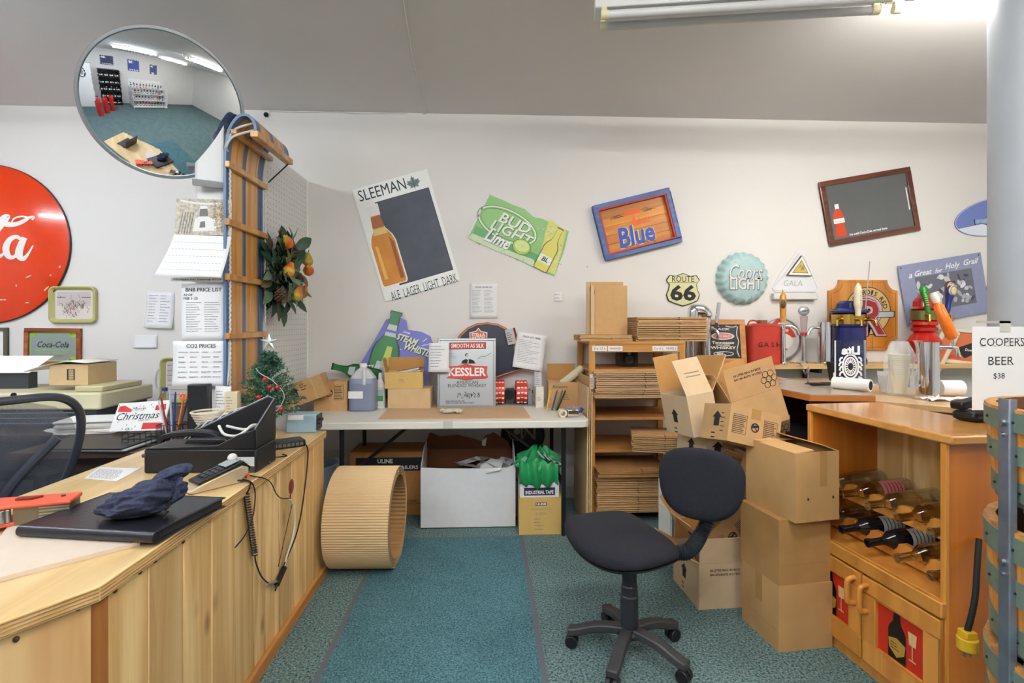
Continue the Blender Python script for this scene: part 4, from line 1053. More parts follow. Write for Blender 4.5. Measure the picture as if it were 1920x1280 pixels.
for sx in (-1, 1):
    for sz in (-1, 1):
        m.disc(gr, sx * (a - .025), sz * (b - .018), .022, .016, y - .0003); m.disc(gr, sx * (a - .05), sz * (b - .01), .016, .008, y - .0003)
m.text(INK, 'Coca-Cola', 0, .018, y - .001, h=.045, w=a * 1.35, shear=.35, bold=.012); m.text(gr, 'DELICIOUS', 0, .062, y - .0006, w=a * .5)
m.text(gr, 'RELIEVES FATIGUE', 0, -.022, y - .0006, w=a * 1.5, h=.016); m.text(gr, 'THE MOST REFRESHING', 0, -.045, y - .0006, w=a * 1.4, h=.014); m.text(mat('bronze_print', (150, 92, 50), .5), 'IN THE WORLD', 0, -.066, y - .0006, w=a * .9, h=.013)
m.build('mirror_glass', t)
F = Flat((-28, 652), YW, 0)
t = thing('framed_print', 'dark framed print on wall under the red button sign, mostly out of view', 'picture', (F.O.x, D - .002, F.O.z)); k = F.k; W_, H_ = 43 * k, 38 * k
m = MB(); frame(m, mat('pewter_frame', (104, 98, 84), .4, metal=.4), W_, H_, .022, -.025, 0); m.build('frame', t, bevel=.002)
m = MB(); m.bx(WHITE, -W_ + .022, W_ - .022, -.012, -.004, -H_ + .022, H_ - .022); m.rect(mat('teal_print', (120, 150, 150), .5), -W_ + .05, W_ - .06, -H_ + .05, H_ - .05, -.0126); m.build('print', t)
# ---- papers on the wall
def wpaper(name, label, px, py, w, h, ang, n, Y=YW, seed=1, title=None, tsz=.6, cols=1, cat='paper', hand=None, curlr=.0):
    F = Flat((px, py), Y, ang); W_, H_ = w * F.k / 2, h * F.k / 2; m = MB()
    m.grid(PAPER, lambda u, v: (-W_ + 2 * W_ * u, -.001 - curlr * (1 - v) ** 3 - .002 * math.sin(u * 3.1), -H_ + 2 * H_ * v), 6, 8)
    off = lambda z: -.0022 - .002 - curlr * (1 - (z + H_) / (2 * H_)) ** 3
    if title:
        m.text(INK, title, 0, H_ * .78, off(H_ * .7), w=W_ * 2 * tsz, bold=.008)
    z1 = H_ * (.38 if hand else .62 if title else .86); z0 = -H_ * .7; nn = max(1, n)
    for i in range(n):
        za = z1 - (z1 - z0) * (i + 1) / nn; zb = z1 - (z1 - z0) * i / nn; m.lines(mat('faint_print', (168, 168, 174), .7), -W_ * .8, W_ * .85, za, zb, off(za), 1, min(.0045, (zb - za) * .26), .8, seed * 31 + i, cols)
    if hand: hand(m, W_, H_, off)
    o = m.build(name, loc=F.O, rot=F.rot(), solid=.0006); return tag(o, label, cat)
wpaper('price_sheet', 'white printed sheet on bare wall left of the price list', 300, 581, 51, 68, -2, 10, cols=2, curlr=.02, seed=3)
wpaper('note_paper', 'small blank white note on wall below the printed sheet', 273, 640, 43, 24, 0, 0, curlr=.008, seed=4)
wpaper('list_sheet', 'white printed list pinned on wall between the dark chalkboard poster and carton shelf', 907, 564, 53, 66, 0, 18, cols=2, seed=5, title='STORE ORDER LIST')
wpaper('wall_tag', 'tiny square card with handwriting on the bare wall', 1047, 556, 16, 17, 0, 2, seed=6)
yP = 2.78
wpaper('price_list', 'handwritten BNB price list sheet hanging beside the toboggan', 383, 585, 82, 108, .5, 13, yP, 7, 'BNB PRICE LIST', .8, hand=lambda m, W_, H_, off: (m.text(INK, 'AS OF', -W_ * .7, H_ * .60, off(H_ * .6), w=W_ * .4), m.text(INK, 'FEB 1-25', -W_ * .58, H_ * .48, off(H_ * .5), w=W_ * .62)), cols=2)
wpaper('co2_price_sheet', 'CO2 prices sheet with table of figures hanging below the price list', 378, 681, 103, 84, .4, 6, yP - .012, 8, 'CO2 PRICES', .52, cols=4, curlr=.015)
# calendar
F = Flat((375, 447), yP - .018, 0); kk = F.k
t = thing('wall_calendar', 'wall calendar with pale photo above and blank month grid curling forward', 'calendar', F.O)
m = MB(); pts = F.P([(332, 372), (433, 374), (433, 441), (329, 440)]); m.plate(mat('calendar_photo', (190, 180, 164), .6, noise=.5, scale=60), pts, 0, .002); rg = random.Random(2)
for i in range(130):
    x, y = rg.uniform(398, 430), rg.uniform(378, 434); m.stroke(mat('leaf_print', (150, 124, 70), .6), F.P([(x, y), (x + 2, y - 2), (x + rg.uniform(1, 5), y + rg.uniform(-4, 4))]), .0025, -.0008 - i * 1e-5, 2)
gy = mat('grey_print', (112, 112, 112), .6); lt = mat('light_print', (226, 224, 222), .6)
for x in (336, 341, 346, 351, 356): m.stroke(gy, F.P([(x + 8, 398), (x, 438)]), .004, -.0007, 1, False)
m.stroke(lt, F.P([(340, 376), (380, 382), (425, 380)]), .01, -.0009, 3); m.plate(gy, F.P([(376, 390), (388, 389), (390, 405), (374, 405)]), -.0011, -.0011)
m.plate(lt, F.P([(366, 410), (374, 406), (390, 406), (402, 412), (406, 432), (362, 434)]), -.0013, -.0013); m.plate(lt, F.P([(374, 392), (390, 391), (388, 386), (377, 386)]), -.0014, -.0014); m.plate(gy, F.P([(376, 416), (384, 414), (385, 426), (374, 427)]), -.0015, -.0015)
m.build('photo_page', t)
m = MB(); A_ = F.P([(329, 440), (433, 443)]); B_ = F.P([(308, 519), (427, 522)])
cp_ = lambda u, v: ((A_[0][0] * (1 - u) + A_[1][0] * u) * (1 - v) + (B_[0][0] * (1 - u) + B_[1][0] * u) * v, -.004 - .07 * v ** 1.5, (A_[0][1] * (1 - u) + A_[1][1] * u) * (1 - v) + (B_[0][1] * (1 - u) + B_[1][1] * u) * v)
m.grid(PAPER, cp_, 8, 10)
for j in range(1, 6):
    for i in range(16):
        u0, u1 = .05 + .9 * i / 16, .05 + .9 * (i + .6) / 16; q = [cp_(u, v) for u, v in ((u0, j / 6), (u1, j / 6), (u1, j / 6 + .012), (u0, j / 6 + .012))]
        m.add([(a, b - .0015, c) for a, b, c in q], [(0, 1, 2, 3)], mat('pale_ink', (186, 190, 198), .7))
m.build('month_page', t, solid=.0008)
m = MB(); pts = F.P([(322, 520), (430, 519), (428, 529), (324, 527)]); m.plate(WHITE, pts, -.002, 0); a, b = F.p(376, 524); m.text(INK, '4156 Kingston Road, Scarborough  416-269-1441', a, b, -.0028, w=98 * kk, bold=.01); m.build('footer_strip', t)
# ---- SLEEMAN chalkboard
def sign(name, label, c, ang, cat='sign', lean=0, Y=YW):
    F = Flat(c, Y, ang); t = thing(name, label, cat, F.O, F.rot(lean)); return F, t
chalk = mat('chalkboard', (74, 78, 92), .5, noise=.18, scale=7); navy = mat('navy_print', (38, 46, 58), .6)
F, t = sign('chalkboard_poster', 'tall white SLEEMAN chalkboard sign with amber bottle, hung tilted', (762, 441), 16.6); k = F.k
m = MB(); W_, H_ = 72.5 * k, 108.5 * k; m.bx(mat('poster_white', (240, 242, 240), .4), -W_, W_, -.006, 0, -H_, H_)
q = F.P([(703, 375), (803, 352), (850, 504), (764, 529)]); cx = sum(p[0] for p in q) / 4; cz = sum(p[1] for p in q) / 4; y = -.0066
m.rect(INK, q[0][0] - .004, q[1][0] + .004, q[2][1] - .004, q[1][1] + .004, y); m.rect(chalk, q[0][0], q[1][0], q[2][1], q[1][1], y - .0004)
a, b = F.p(717, 357); m.text(navy, 'SLEEMAN', a, b, y, w=90 * k, h=21 * k, bold=.0)
a, b = F.p(795, 538); m.text(navy, 'ALE  LAGER  LIGHT  DARK', a, b, y, w=128 * k, h=17 * k, bold=-.005)
for i in range(60): m.rect(navy, W_ - .035, W_ - .031, -H_ * .72 + i * .0094, -H_ * .72 + i * .0094 + .005, y)
a, b = F.p(775, 342); lp = [(0, -.06), (.004, -.035), (.035, -.04), (.028, -.025), (.055, .0), (.042, .004), (.045, .022), (.025, .015), (.018, .025), (.012, .01), (.014, .04), (.006, .034), (0, .056)]
lp = lp + [(-x, z) for x, z in lp[::-1][1:]]; m.plate(mat('leaf_grey', (110, 132, 132), .6), [(a + x, b + z) for x, z in lp], y, y); m.stroke(navy, [(a, b - .04), (a, b + .04)], .003, y - .0004, 1, False); m.stroke(navy, [(a - .03, b), (a, b - .015), (a + .03, b)], .003, y - .0004, 1, False)
bx_, bz_ = F.p(742, 532); hb, wb = 152 * k, 45 * k; amber = mat('amber_print', (206, 134, 40), .45, noise=.14, scale=9); y -= .001
m.plate(mat('bottle_edge', (250, 246, 236), .5), bottle_pts(bx_, bz_ - .006, hb * 1.02, wb * 1.1), y, y); m.plate(amber, bottle_pts(bx_, bz_, hb, wb), y - .0004, y - .0004)
m.plate(mat('amber_dark', (150, 78, 30), .45), [(bx_ + wb * .28, bz_ + .03), (bx_ + wb * .45, bz_ + .03), (bx_ + wb * .45, bz_ + hb * .5), (bx_ + wb * .3, bz_ + hb * .58)], y - .0007, y - .0007)
m.plate(mat('amber_light', (232, 184, 90), .45), [(bx_ - wb * .36, bz_ + .05), (bx_ - wb * .22, bz_ + .05), (bx_ - wb * .25, bz_ + hb * .5), (bx_ - wb * .36, bz_ + hb * .5)], y - .0007, y - .0007)
m.plate(mat('pale_label', (226, 198, 130), .5), band(bx_, bz_, hb, wb, .63, .71, .62, 0, .5), y - .001, y - .001); m.plate(mat('brown_label', (170, 104, 60), .5), band(bx_, bz_, hb, wb, .72, .86, .5, 0, .4), y - .001, y - .001); m.plate(WHITE, band(bx_, bz_, hb, wb, .87, 1.0, .46, 0, .5), y - .001, y - .001)
m.build('printed_panel', t)
# ---- BUD LIGHT LIME tin sign
F, t = sign('tin_sign', 'green BUD LIGHT Lime tin sign with a yellow bottle, hung askew', (970, 440), -24); k = F.k
m = MB(); out = [(917, 365), (951, 379), (956, 382), (984, 392), (1000, 406), (1018, 410), (1056, 428), (1067, 433), (1058, 470), (1040, 517), (1004, 502), (960, 482), (920, 466), (878, 447), (896, 408)]
y = -.005; m.plate(mat('lime_green', (134, 186, 112), .4, noise=.06, scale=10), F.P(out), y, 0, WHITE)
m.plate(mat('mid_green', (86, 156, 96), .4), F.P([(893, 424), (1010, 478), (1000, 498), (960, 481), (884, 443)]), y - .0004, y - .0004)
m.plate(mat('pale_green', (196, 214, 176), .4), F.P([(878, 447), (886, 438), (920, 452), (960, 472), (1000, 486), (1006, 502), (960, 482), (920, 466)]), y - .0006, y - .0006)
m.plate(mat('lime_yellow', (206, 206, 110), .4), F.P([(1030, 410), (1062, 432), (1054, 470), (1040, 514), (1000, 498), (1014, 470)]), y - .0008, y - .0008)
a, b = F.p(951, 423); gk = mat('dark_green_line', (38, 74, 44), .5); pg = mat('silver_green', (222, 228, 214), .35)
m.ring(gk, a, b, 61 * k, 30 * k, .003, y - .001, rot=R(-2)); m.ring(pg, a, b, 59 * k, 29 * k, .010, y - .001, rot=R(-2)); m.ring(gk, a, b, 54 * k, 24.5 * k, .003, y - .0012, rot=R(-2))
for tx, px, py, w_, h_ in (('BUD', 966, 419, 62, 20), ('LIGHT', 960, 437, 84, 19)):
    a, b = F.p(px, py); m.text(gk, tx, a + .003, b - .003, y - .0016, w=w_ * k, h=h_ * k, bold=.035, shear=.15); m.text(pg, tx, a, b, y - .002, w=w_ * k, h=h_ * k, bold=.02, shear=.15)
a, b = F.p(934, 449); m.text(gk, 'Lime', a + .003, b - .003, y - .0016, w=50 * k, h=24 * k, bold=.05, shear=.3); m.text(WHITE, 'Lime', a, b, y - .002, w=50 * k, h=24 * k, bold=.03, shear=.3)
a, b = F.p(978, 463); m.disc(gk, a, b, 18 * k, 15 * k, y - .0022); m.disc(mat('rind', (170, 198, 90), .5), a, b, 17 * k, 14 * k, y - .0024); m.disc(mat('lime_flesh', (206, 224, 152), .5), a, b + .006, 14 * k, 10 * k, y - .0026)
for i in range(6): m.stroke(mat('rind'), [(a, b), (a + 13 * k * math.cos(R(30 * i + 15)), b + .006 + 9 * k * math.sin(R(30 * i + 15)))], .0015, y - .0028, 1, False)
a, b = F.p(1012, 505); an = R(-3.5); m.plate(gk, bottle_pts(a, b - .004, 88 * k, 29 * k, an), y - .003, y - .003); m.plate(mat('pale_bottle', (214, 206, 96), .4), bottle_pts(a, b, 85 * k, 26 * k, an), y - .0033, y - .0033); m.plate(pg, band(a, b, 85 * k, 26 * k, .16, .34, 1.0, an), y - .0036, y - .0036)
c_ = band(a, b, 85 * k, 26 * k, .25, .25, .1, an)[0]; m.text(gk, 'BL', c_[0] + .006, c_[1], y - .004, h=9 * k, shear=.2, bold=.03)
rg = random.Random(8)
for i in range(140):
    px, py = rg.choice(((rg.gauss(1048, 7), rg.gauss(478, 18)), (rg.gauss(1032, 12), rg.gauss(432, 8)), (rg.uniform(890, 1005), 0)));
    if py == 0: py = 450 + (px - 890) * .44 + rg.uniform(-2, 5)
    q = F.p(px, py); lim = 486 + (px - 960) * .4
    if py > lim or px > 1058 or px < 888 or py < 372 + (px - 917) * .42: continue
    m.stroke(WHITE if i % 3 else GREY, [q, (q[0] + rg.uniform(-.012, .012), q[1] + rg.uniform(-.012, .012))], .0035, y - .0012 - i * 2e-6, 1, False)
m.build('printed_tin', t)
m = MB(); m.stroke(WHITE, F.P([(917, 366), (880, 440)]), .008, y - .001, 1, False); m.build('folded_edge', t)
# ---- LABATT BLUE shadow box
F, t = sign('shadow_box_sign', 'blue framed Blue beer sign with orange wooden panel, hung tilted', (1192.5, 421.5), 14.1); k = F.k
W_, H_ = 74 * k, 52 * k; m = MB(); frame(m, wood('blue_stain', (62, 88, 150), (92, 112, 166), 0, 14, .1, .5), W_, H_, .036, -.05, 0); m.build('frame', t, bevel=.003)
m = MB(); m.bx(mat('red_liner', (176, 52, 40), .5), 0, 0, 0, 0, 0, 0); m = MB(); frame(m, mat('red_liner', (176, 52, 40), .5), W_ - .036, H_ - .036, .012, -.044, -.004); m.build('red_liner', t)
m = MB(); W2, H2 = W_ - .048, H_ - .048; ob_ = wood('orange_boards', (212, 142, 38), (178, 104, 26), 0, 8, .05, .4)
for i in range(5): z0 = -H2 + i * 2 * H2 / 5; m.bx(ob_, -W2, W2, -.012, -.004, z0 + .0008, z0 + 2 * H2 / 5 - .0008)
m.build('panel', t)
y = -.0128; m = MB(); bb = mat('blue_print', (44, 78, 184), .5); yl = mat('pale_yellow', (232, 206, 120), .5); og = mat('flame_print', (222, 92, 32), .5)
a, b = F.p(1192, 440); m.text(yl, 'Blue', a + .003, b - .003, y, w=72 * k, h=40 * k, bold=.06, shear=.12); m.text(bb, 'Blue', a, b, y - .0006, w=70 * k, h=38 * k, bold=.03, shear=.12)
a, b = F.p(1201, 413); m.text(og, 'Labatt', a, b, y - .001, w=34 * k, h=15 * k, bold=.01, shear=.25)
a, b = F.p(1189, 411); m.plate(og, [(a - .02, b - .05), (a + .012, b - .05), (a + .014, b - .01), (a + .004, b + .0), (a + .002, b + .03), (a - .012, b + .004), (a - .022, b - .01)], y - .0008, y - .0008)
a, b = F.p(1217, 452); m.text(INK, 'On Tap', a, b, y, w=25 * k, bold=.02)
a, b = F.p(1184, 398); m.plate(og, [(a - .065, b - .02), (a + .065, b - .016), (a + .06, b + .018), (a - .06, b + .016)], y, y)
for sx, px, py in ((-1, 1155, 408), (1, 1214, 393)):
    for i in range(7): a, b = F.p(px + rg.uniform(-9, 9), py + rg.uniform(-3, 3)); m.stroke(INK, [(a - .025, b - .006), (a, b + .004), (a + .025, b - .002)], .003, y - i * 1e-5, 3)
a, b = F.p(1203, 458); m.stroke(mat('red_liner'), F.P([(1170, 465), (1195, 458), (1227, 442)]), .005, y, 3)
m.build('lettering', t)
# ---- ROUTE 66 shield
F, t = sign('route_shield', 'cream ROUTE 66 shield sign with black numbers', (1280, 542), 0); k = F.k
sh = [(1254, 516), (1267, 517), (1280, 512), (1293, 517), (1306, 516), (1312, 525), (1306, 533), (1308, 543), (1312, 553), (1308, 564), (1296, 569), (1280, 574), (1264, 569), (1252, 564), (1248, 553), (1252, 543), (1254, 533), (1248, 525)]
def ins(P, f): return [(p[0] * f, p[1] * f) for p in P]
m = MB(); P = F.P(sh); cr_ = mat('cream_enamel', (212, 210, 160), .4); m.plate(INK, P, -.008, 0); m.plate(cr_, ins(P, .955), -.0086, -.0086); m.stroke(INK, F.P([(1253, 530), (1307, 530)]), .003, -.009, 1, False)
a, b = F.p(1280, 523); m.text(INK, 'ROUTE', a, b, -.009, w=42 * k, h=11 * k); a, b = F.p(1280, 549); m.text(INK, '66', a, b, -.009, w=49 * k, h=30 * k, bold=.035); m.build('shield', t)
# ---- bottle cap sign
F, t = sign('bottle_cap_sign', 'pale blue Coors LIGHT giant bottle cap sign with crimped edge', (1390, 522), 0); k = F.k; rc = 47 * k
cap_m = mat('ice_blue_enamel', (166, 198, 200), .4, noise=.05, scale=20, bump=.2); m = MB(); nS = 21 * 8; vs = []; fs = []
ringd = [(0, .075), (.5, .074), (.8, .068), (.9, .058), (.97, .04), (1.0, .022), (1.03, .004)]
for j, (f, h_) in enumerate(ringd):
    for i in range(nS):
        a = 2 * math.pi * i / nS; w_ = max(0, (f - .86)) / .17; rr = rc * f * (1 + .035 * w_ * math.cos(21 * a)); vs.append((rr * math.cos(a), -h_ - .006 * w_ * math.cos(21 * a) * (f < 1.02), rr * math.sin(a)))
fs = [(j * nS + i, j * nS + nS + i, j * nS + nS + (i + 1) % nS, j * nS + (i + 1) % nS) for j in range(len(ringd) - 1) for i in range(nS)]
m.add(vs, fs, cap_m, True); m.build('cap', t, sharp=70)
m = MB(); pw = mat('pinkish_white', (226, 214, 210), .5); ol_ = mat('slate_line', (88, 116, 124), .5)
for tx, z_, w_, h_, s_, bo in (('Coors', .045, 62, 28, .35, .0), ('LIGHT', -.045, 60, 22, 0, .02)):
    m.text(ol_, tx, .003, z_ - .003, -.0765, w=w_ * k * 1.03, h=h_ * k * 1.05, shear=s_, bold=bo + .03); m.text(pw, tx, 0, z_, -.0775, w=w_ * k, h=h_ * k, shear=s_, bold=bo)
m.build('lettering', t)
m = MB()
for i in range(26):
    a = rg.uniform(0, 6.28); r_ = rc * rg.uniform(.66, .84); m.ell(mat('droplet', (190, 214, 214), .15), (r_ * math.cos(a), -.070, r_ * math.sin(a)), (.006, .003, .007), 8, 5)
m.build('droplets', t)
# ---- clear triangular sign
F, t = sign('clear_triangle_sign', 'clear acrylic triangular light sign with a small gold triangle emblem', (1490, 515), 0); k = F.k
acr = mat('frosted_acrylic', (226, 226, 230), .3); m = MB()
m.plate(acr, F.P([(1494, 471), (1500, 469), (1508, 476), (1536, 540), (1530, 548), (1452, 548), (1446, 540), (1462, 512)]), -.006, 0); m.build('panel', t)
m = MB(); m.bx(mat('sign_base_white', (222, 220, 218), .4), *[F.p(1444, 0)[0], F.p(1528, 0)[0]], -.05, 0, F.p(0, 562)[1], F.p(0, 550)[1]); m.build('base', t, bevel=.008)
m = MB(); ln = mat('grey_line', (172, 172, 176), .5); m.stroke(ln, F.P([(1498, 474), (1468, 516), (1450, 536), (1452, 545), (1528, 546), (1533, 540), (1506, 480)]), .003, -.007, 1, False)
a, b = F.p(1486, 531); m.text(ln, 'GALA', a, b, -.007, w=36 * k, h=11 * k, shear=.1); m.build('outline', t)
m = MB(); T3 = F.P([(1500, 480), (1519, 517), (1473, 516)]); cx = sum(p[0] for p in T3) / 3; cz = sum(p[1] for p in T3) / 3
sc_ = lambda f: [(cx + (p[0] - cx) * f, cz + (p[1] - cz) * f) for p in T3]
m.plate(mat('brown_line', (92, 74, 50), .5), sc_(1.02), -.03, -.006); m.plate(WHITE, sc_(.97), -.0305, -.0305); m.plate(mat('brown_line'), sc_(.68), -.031, -.031); m.plate(mat('gold_print', (206, 178, 96), .5), sc_(.6), -.0315, -.0315)
for i in range(9): q = (cx + rg.uniform(-.03, .03), cz + rg.uniform(-.03, .02)); m.stroke(mat('brown_line'), [q, (q[0] + .012, q[1] + .008), (q[0] + .006, q[1] + .016)], .003, -.032 - i * 1e-5, 2)
m.build('emblem', t)
# ---- framed chalkboard with cola bottle
F, t = sign('framed_chalkboard', 'brown framed grey chalkboard with red cola bottle, tilted high on the wall', (1628.5, 387.5), 10.2); k = F.k
W_, H_ = 89 * k, 60.5 * k; m = MB(); frame(m, wood('mahogany', (112, 60, 40), (84, 42, 28), 0, 10, .08, .25, coat=.5), W_, H_, .042, -.022, 0); m.build('frame', t, bevel=.003)
m = MB(); m.bx(mat('grey_slate', (96, 98, 100), .22, noise=.06, scale=4), -W_ + .042, W_ - .042, -.012, -.003, -H_ + .042, H_ - .042); y = -.0126
a, b = F.p(1575, 445); hb, wb = 62 * k, 22 * k; kr = mat('cola_red', (196, 66, 28), .4); m.plate(kr, [(a + x * wb, b + z * hb) for x, z in ((-.42, 0), (.42, 0), (.5, .1), (.42, .25), (.36, .4), (.5, .55), (.4, .72), (.2, .85), (.2, .9), (-.2, .9), (-.2, .85), (-.4, .72), (-.5, .55), (-.36, .4), (-.42, .25), (-.5, .1))], y, y)
m.plate(WHITE, band(a, b, hb, wb, .42, .56, .95), y - .0004, y - .0004); m.text(kr, 'Coca-Cola', a, b + hb * .49, y - .0008, w=wb * .85, shear=.3); m.plate(WHITE, band(a, b, hb, wb, .85, 1.0, .36), y - .0004, y - .0004)
a, b = F.p(1626, 434); m.text(WHITE, 'Ice cold Coca-Cola served here', a, b, y, w=74 * k, bold=.025, shear=.15)
m.rect(mat('chalk_stick', (228, 226, 220), .7), W_ - .062, W_ - .052, -.08, .10, y); m.build('slate', t)
# ---- oval sign by the column
F, t = sign('oval_sign', 'blue oval sign with silver bottle, partly hidden by the grey column', (1872, 404), 12); k = F.k
m = MB(); el = [(88 * k * math.cos(R(7.5 * i)), 35 * k * math.sin(R(7.5 * i))) for i in range(48)]
m.plate(mat('ocean_blue', (112, 128, 192), .4), el, -.006, 0); m.plate(mat('ice_white', (222, 228, 240), .5), [p for p in el if p[1] < -.03], -.0066, -.0066); sb = mat('ice_bottle', (146, 176, 216), .3, noise=.3, scale=40)
m.plate(navy, bottle_pts(.08, -.052, 70 * k, 25 * k, R(82)), -.0072, -.0072); m.plate(sb, bottle_pts(.08, -.05, 68 * k, 22 * k, R(82)), -.0078, -.0078); m.plate(sb, [(-.02, .03), (.16, .05), (.2, .10), (.02, .10)], -.0084, -.0084)
m.ring(mat('pale_line', (190, 200, 230), .5), 0, 0, 88 * k, 35 * k, .006, -.009); m.build('printed_panel', t)
# ---- Rickard's style wooden plaque
F, t = sign('wooden_plaque', 'varnished wooden plaque with big red letter R above the bar shelf', (1615, 590), 0); k = F.k
pl = wood('plaque_oak', (206, 138, 56), (172, 104, 36), 2, 8, .06, .3, 0, True, 4, .4); m = MB()
def cham(W_, H_, r):
    o = []
    for sx, sz, a0 in ((1, 1, 270), (-1, 1, 0), (-1, -1, 90), (1, -1, 180)):
        pts = [(sx * W_ + r * math.cos(R(a0 - 90 * i / 6)) if 0 else 0, 0) for i in range(7)]
        pts = [(sx * W_ - sx * r * math.sin(R(15 * i)), sz * H_ - sz * r * math.cos(R(15 * i))) for i in range(7)]
        if sx * sz < 0: pts = pts[::-1]
        o += pts
    return o
W_, H_ = 66 * k, 65 * k; P = cham(W_, H_, 20 * k); m.plate(pl, P, -.025, 0)
for x in (-.07, .075): m.rect(mat('groove', (110, 62, 24), .6), x - .0015, x + .0015, -H_, H_, -.0256)
P2 = cham(W_ - .018, H_ - .018, 21 * k); P2.append(P2[0]); m.stroke(mat('groove'), P2, .003, -.0258, 1, False)
m.build('board', t)
m = MB(); y = -.0262; crm = mat('tan_print', (196, 166, 110), .5); rdk = mat('maroon_print', (140, 44, 46), .5); pk = mat('dusty_pink', (196, 164, 172), .5)
m.ring(INK, .035, .03, 44 * k, 45 * k, 2 * k, y); m.ring(crm, .035, .03, 42.5 * k, 43.5 * k, 15 * k, y - .0002); m.disc(pk, .035, .03, 28 * k, 28 * k, y - .0003); m.ring(INK, .035, .03, 28.5 * k, 29 * k, 1 * k, y - .0004)
for i, ch in enumerate("RICKARD'S RED"):
    a = R(165 - i * 12.6); m.text(INK, ch, .035 + 34 * k * math.cos(a), .03 + 35 * k * math.sin(a), y - .0006, h=9 * k, rot=a - R(90), bold=.02) if ch != ' ' else None
m.plate(INK, [(-45 * k, -.035), (60 * k, -.02), (60 * k, .03), (-45 * k, .02)], y - .0006, y - .0006); m.plate(mat('ribbon_grey', (176, 186, 196), .5), [(-43 * k, -.03), (58 * k, -.015), (58 * k, .025), (-43 * k, .015)], y - .0008, y - .0008)
m.text(INK, 'R', .075, -.02, y - .001, w=56 * k, h=72 * k, bold=.09); m.text(pk, 'R', .075, -.02, y - .0014, w=52 * k, h=69 * k, bold=.06); m.text(rdk, 'R', .075, -.02, y - .0018, w=46 * k, h=64 * k, bold=.02); m.build('painted_emblem', t)
# ---- grey blue photo sign
F, t = sign('photo_sign', 'slanted grey blue metal sign with monochrome photo behind the beer taps', (1769, 542), 9.6, Y=D - .02); k = F.k
W_, H_ = 81.5 * k, 57 * k; m = MB(); m.bx(mat('periwinkle', (140, 146, 178), .4, noise=.05), -W_, W_, -.008, .0, -H_, H_); y = -.0086
a, b = F.p(1762, 505); 
for tx, px, py, w_ in (('a', 1703, 518, 7), ('Great', 1728, 511, 34), ('for', 1758, 507, 15), ('Holy', 1785, 499, 30), ('Grail', 1821, 490, 30)):
    a, b = F.p(px, py); m.text(WHITE, tx, a, b, y, w=w_ * k, shear=.4, bold=.015)
q0, q1 = F.p(1712, 525), F.p(1838, 570); m.rect(mat('photo_grey', (104, 106, 118), .5), q0[0], q1[0] - .02, -.15, .13, y); rg = random.Random(21)
for i in range(46):
    cx, cz = rg.uniform(-.22, .24), rg.gauss(-.01, .055); mm = mat('photo_tone_%d' % (i % 4), [(196, 198, 206), (170, 172, 184), (70, 72, 84), (220, 220, 226)][i % 4], .5)
    m.disc(mm, cx, max(-.12, min(.1, cz)), rg.uniform(.012, .035), rg.uniform(.008, .024), y - .0004 - i * 2e-5, 14, rg.uniform(0, 3))
for sx in (-1, 1):
    for sz in (-1, 1): m.disc(INK, sx * (W_ - .02), sz * (H_ - .02), .006, .006, y)
m.build('printed_panel', t)
m = MB(); p = WY(1853, 556, D); m.bx(mat('gilt_frame', (128, 110, 60), .4, metal=.4), p.x - .02, p.x + .12, D - .035, D - .002, p.z - .07, p.z + .09)
tag(m.build('gilt_frame', bevel=.004), 'edge of a gilt picture frame peeking out from behind the column', 'picture')
# ================================================================== folding table and everything on and under it
ZT = .74; yf = 3.30; yb = 4.06
xr = WY(1107, 795, yf).x; xl = xr - 1.83
plast = mat('white_hdpe', (224, 222, 214), .45, noise=.02)
t = thing('folding_table', 'white plastic topped folding table with black legs against the back wall', 'table', ((xl + xr) / 2, (yf + yb) / 2, 0)); wT, dT = .915, .38
m = MB()
def rrect(a, b, r):
    o = []
    for cx, cy, a0 in ((a - r, b - r, 0), (-a + r, b - r, 90), (-a + r, -b + r, 180), (a - r, -b + r, 270)): o += [(cx + r * math.cos(R(a0 + 18 * i)), cy + r * math.sin(R(a0 + 18 * i))) for i in range(6)]
    return o
m.lie(plast, rrect(wT, dT, .06), ZT - .045, ZT); m.build('table_top', t, bevel=.006)
for sx, px in ((-1, 640), (1, 1057)):
    x0 = WY(px, 870, yf + .06).x - (xl + xr) / 2
    for y in (-dT + .07, dT - .07):
        m = MB(); m.tube(BLACK, [(x0, y, 0), (x0, y, ZT - .046)], .0145, 12); m.build('leg', t)
    m = MB(); m.tube(BLACK, [(x0, -dT + .07, .30), (x0, dT - .07, .30)], .011, 10); m.tube(BLACK, [(x0, -dT + .07, ZT - .052), (x0, dT - .07, ZT - .052)], .014, 10); m.build('cross_bar', t)
    m = MB(); m.tube(BLACK, [(x0, -.11, .35), (x0 - sx * .42, -.11, ZT - .047)], .011, 10); m.tube(BLACK, [(x0, -.20, .33), (x0, -.02, .33), (x0 - sx * .06, -.11, .38)], .009, 8); m.build('brace', t)
m = MB(); m.bx(mat('clear_tape', (200, 198, 190), .3), -.0, .06, -dT - .002, -dT + .04, ZT - .04, ZT + .001); m.build('tape_patch', t)
TY = lambda px, py: WZ(px, py, ZT)
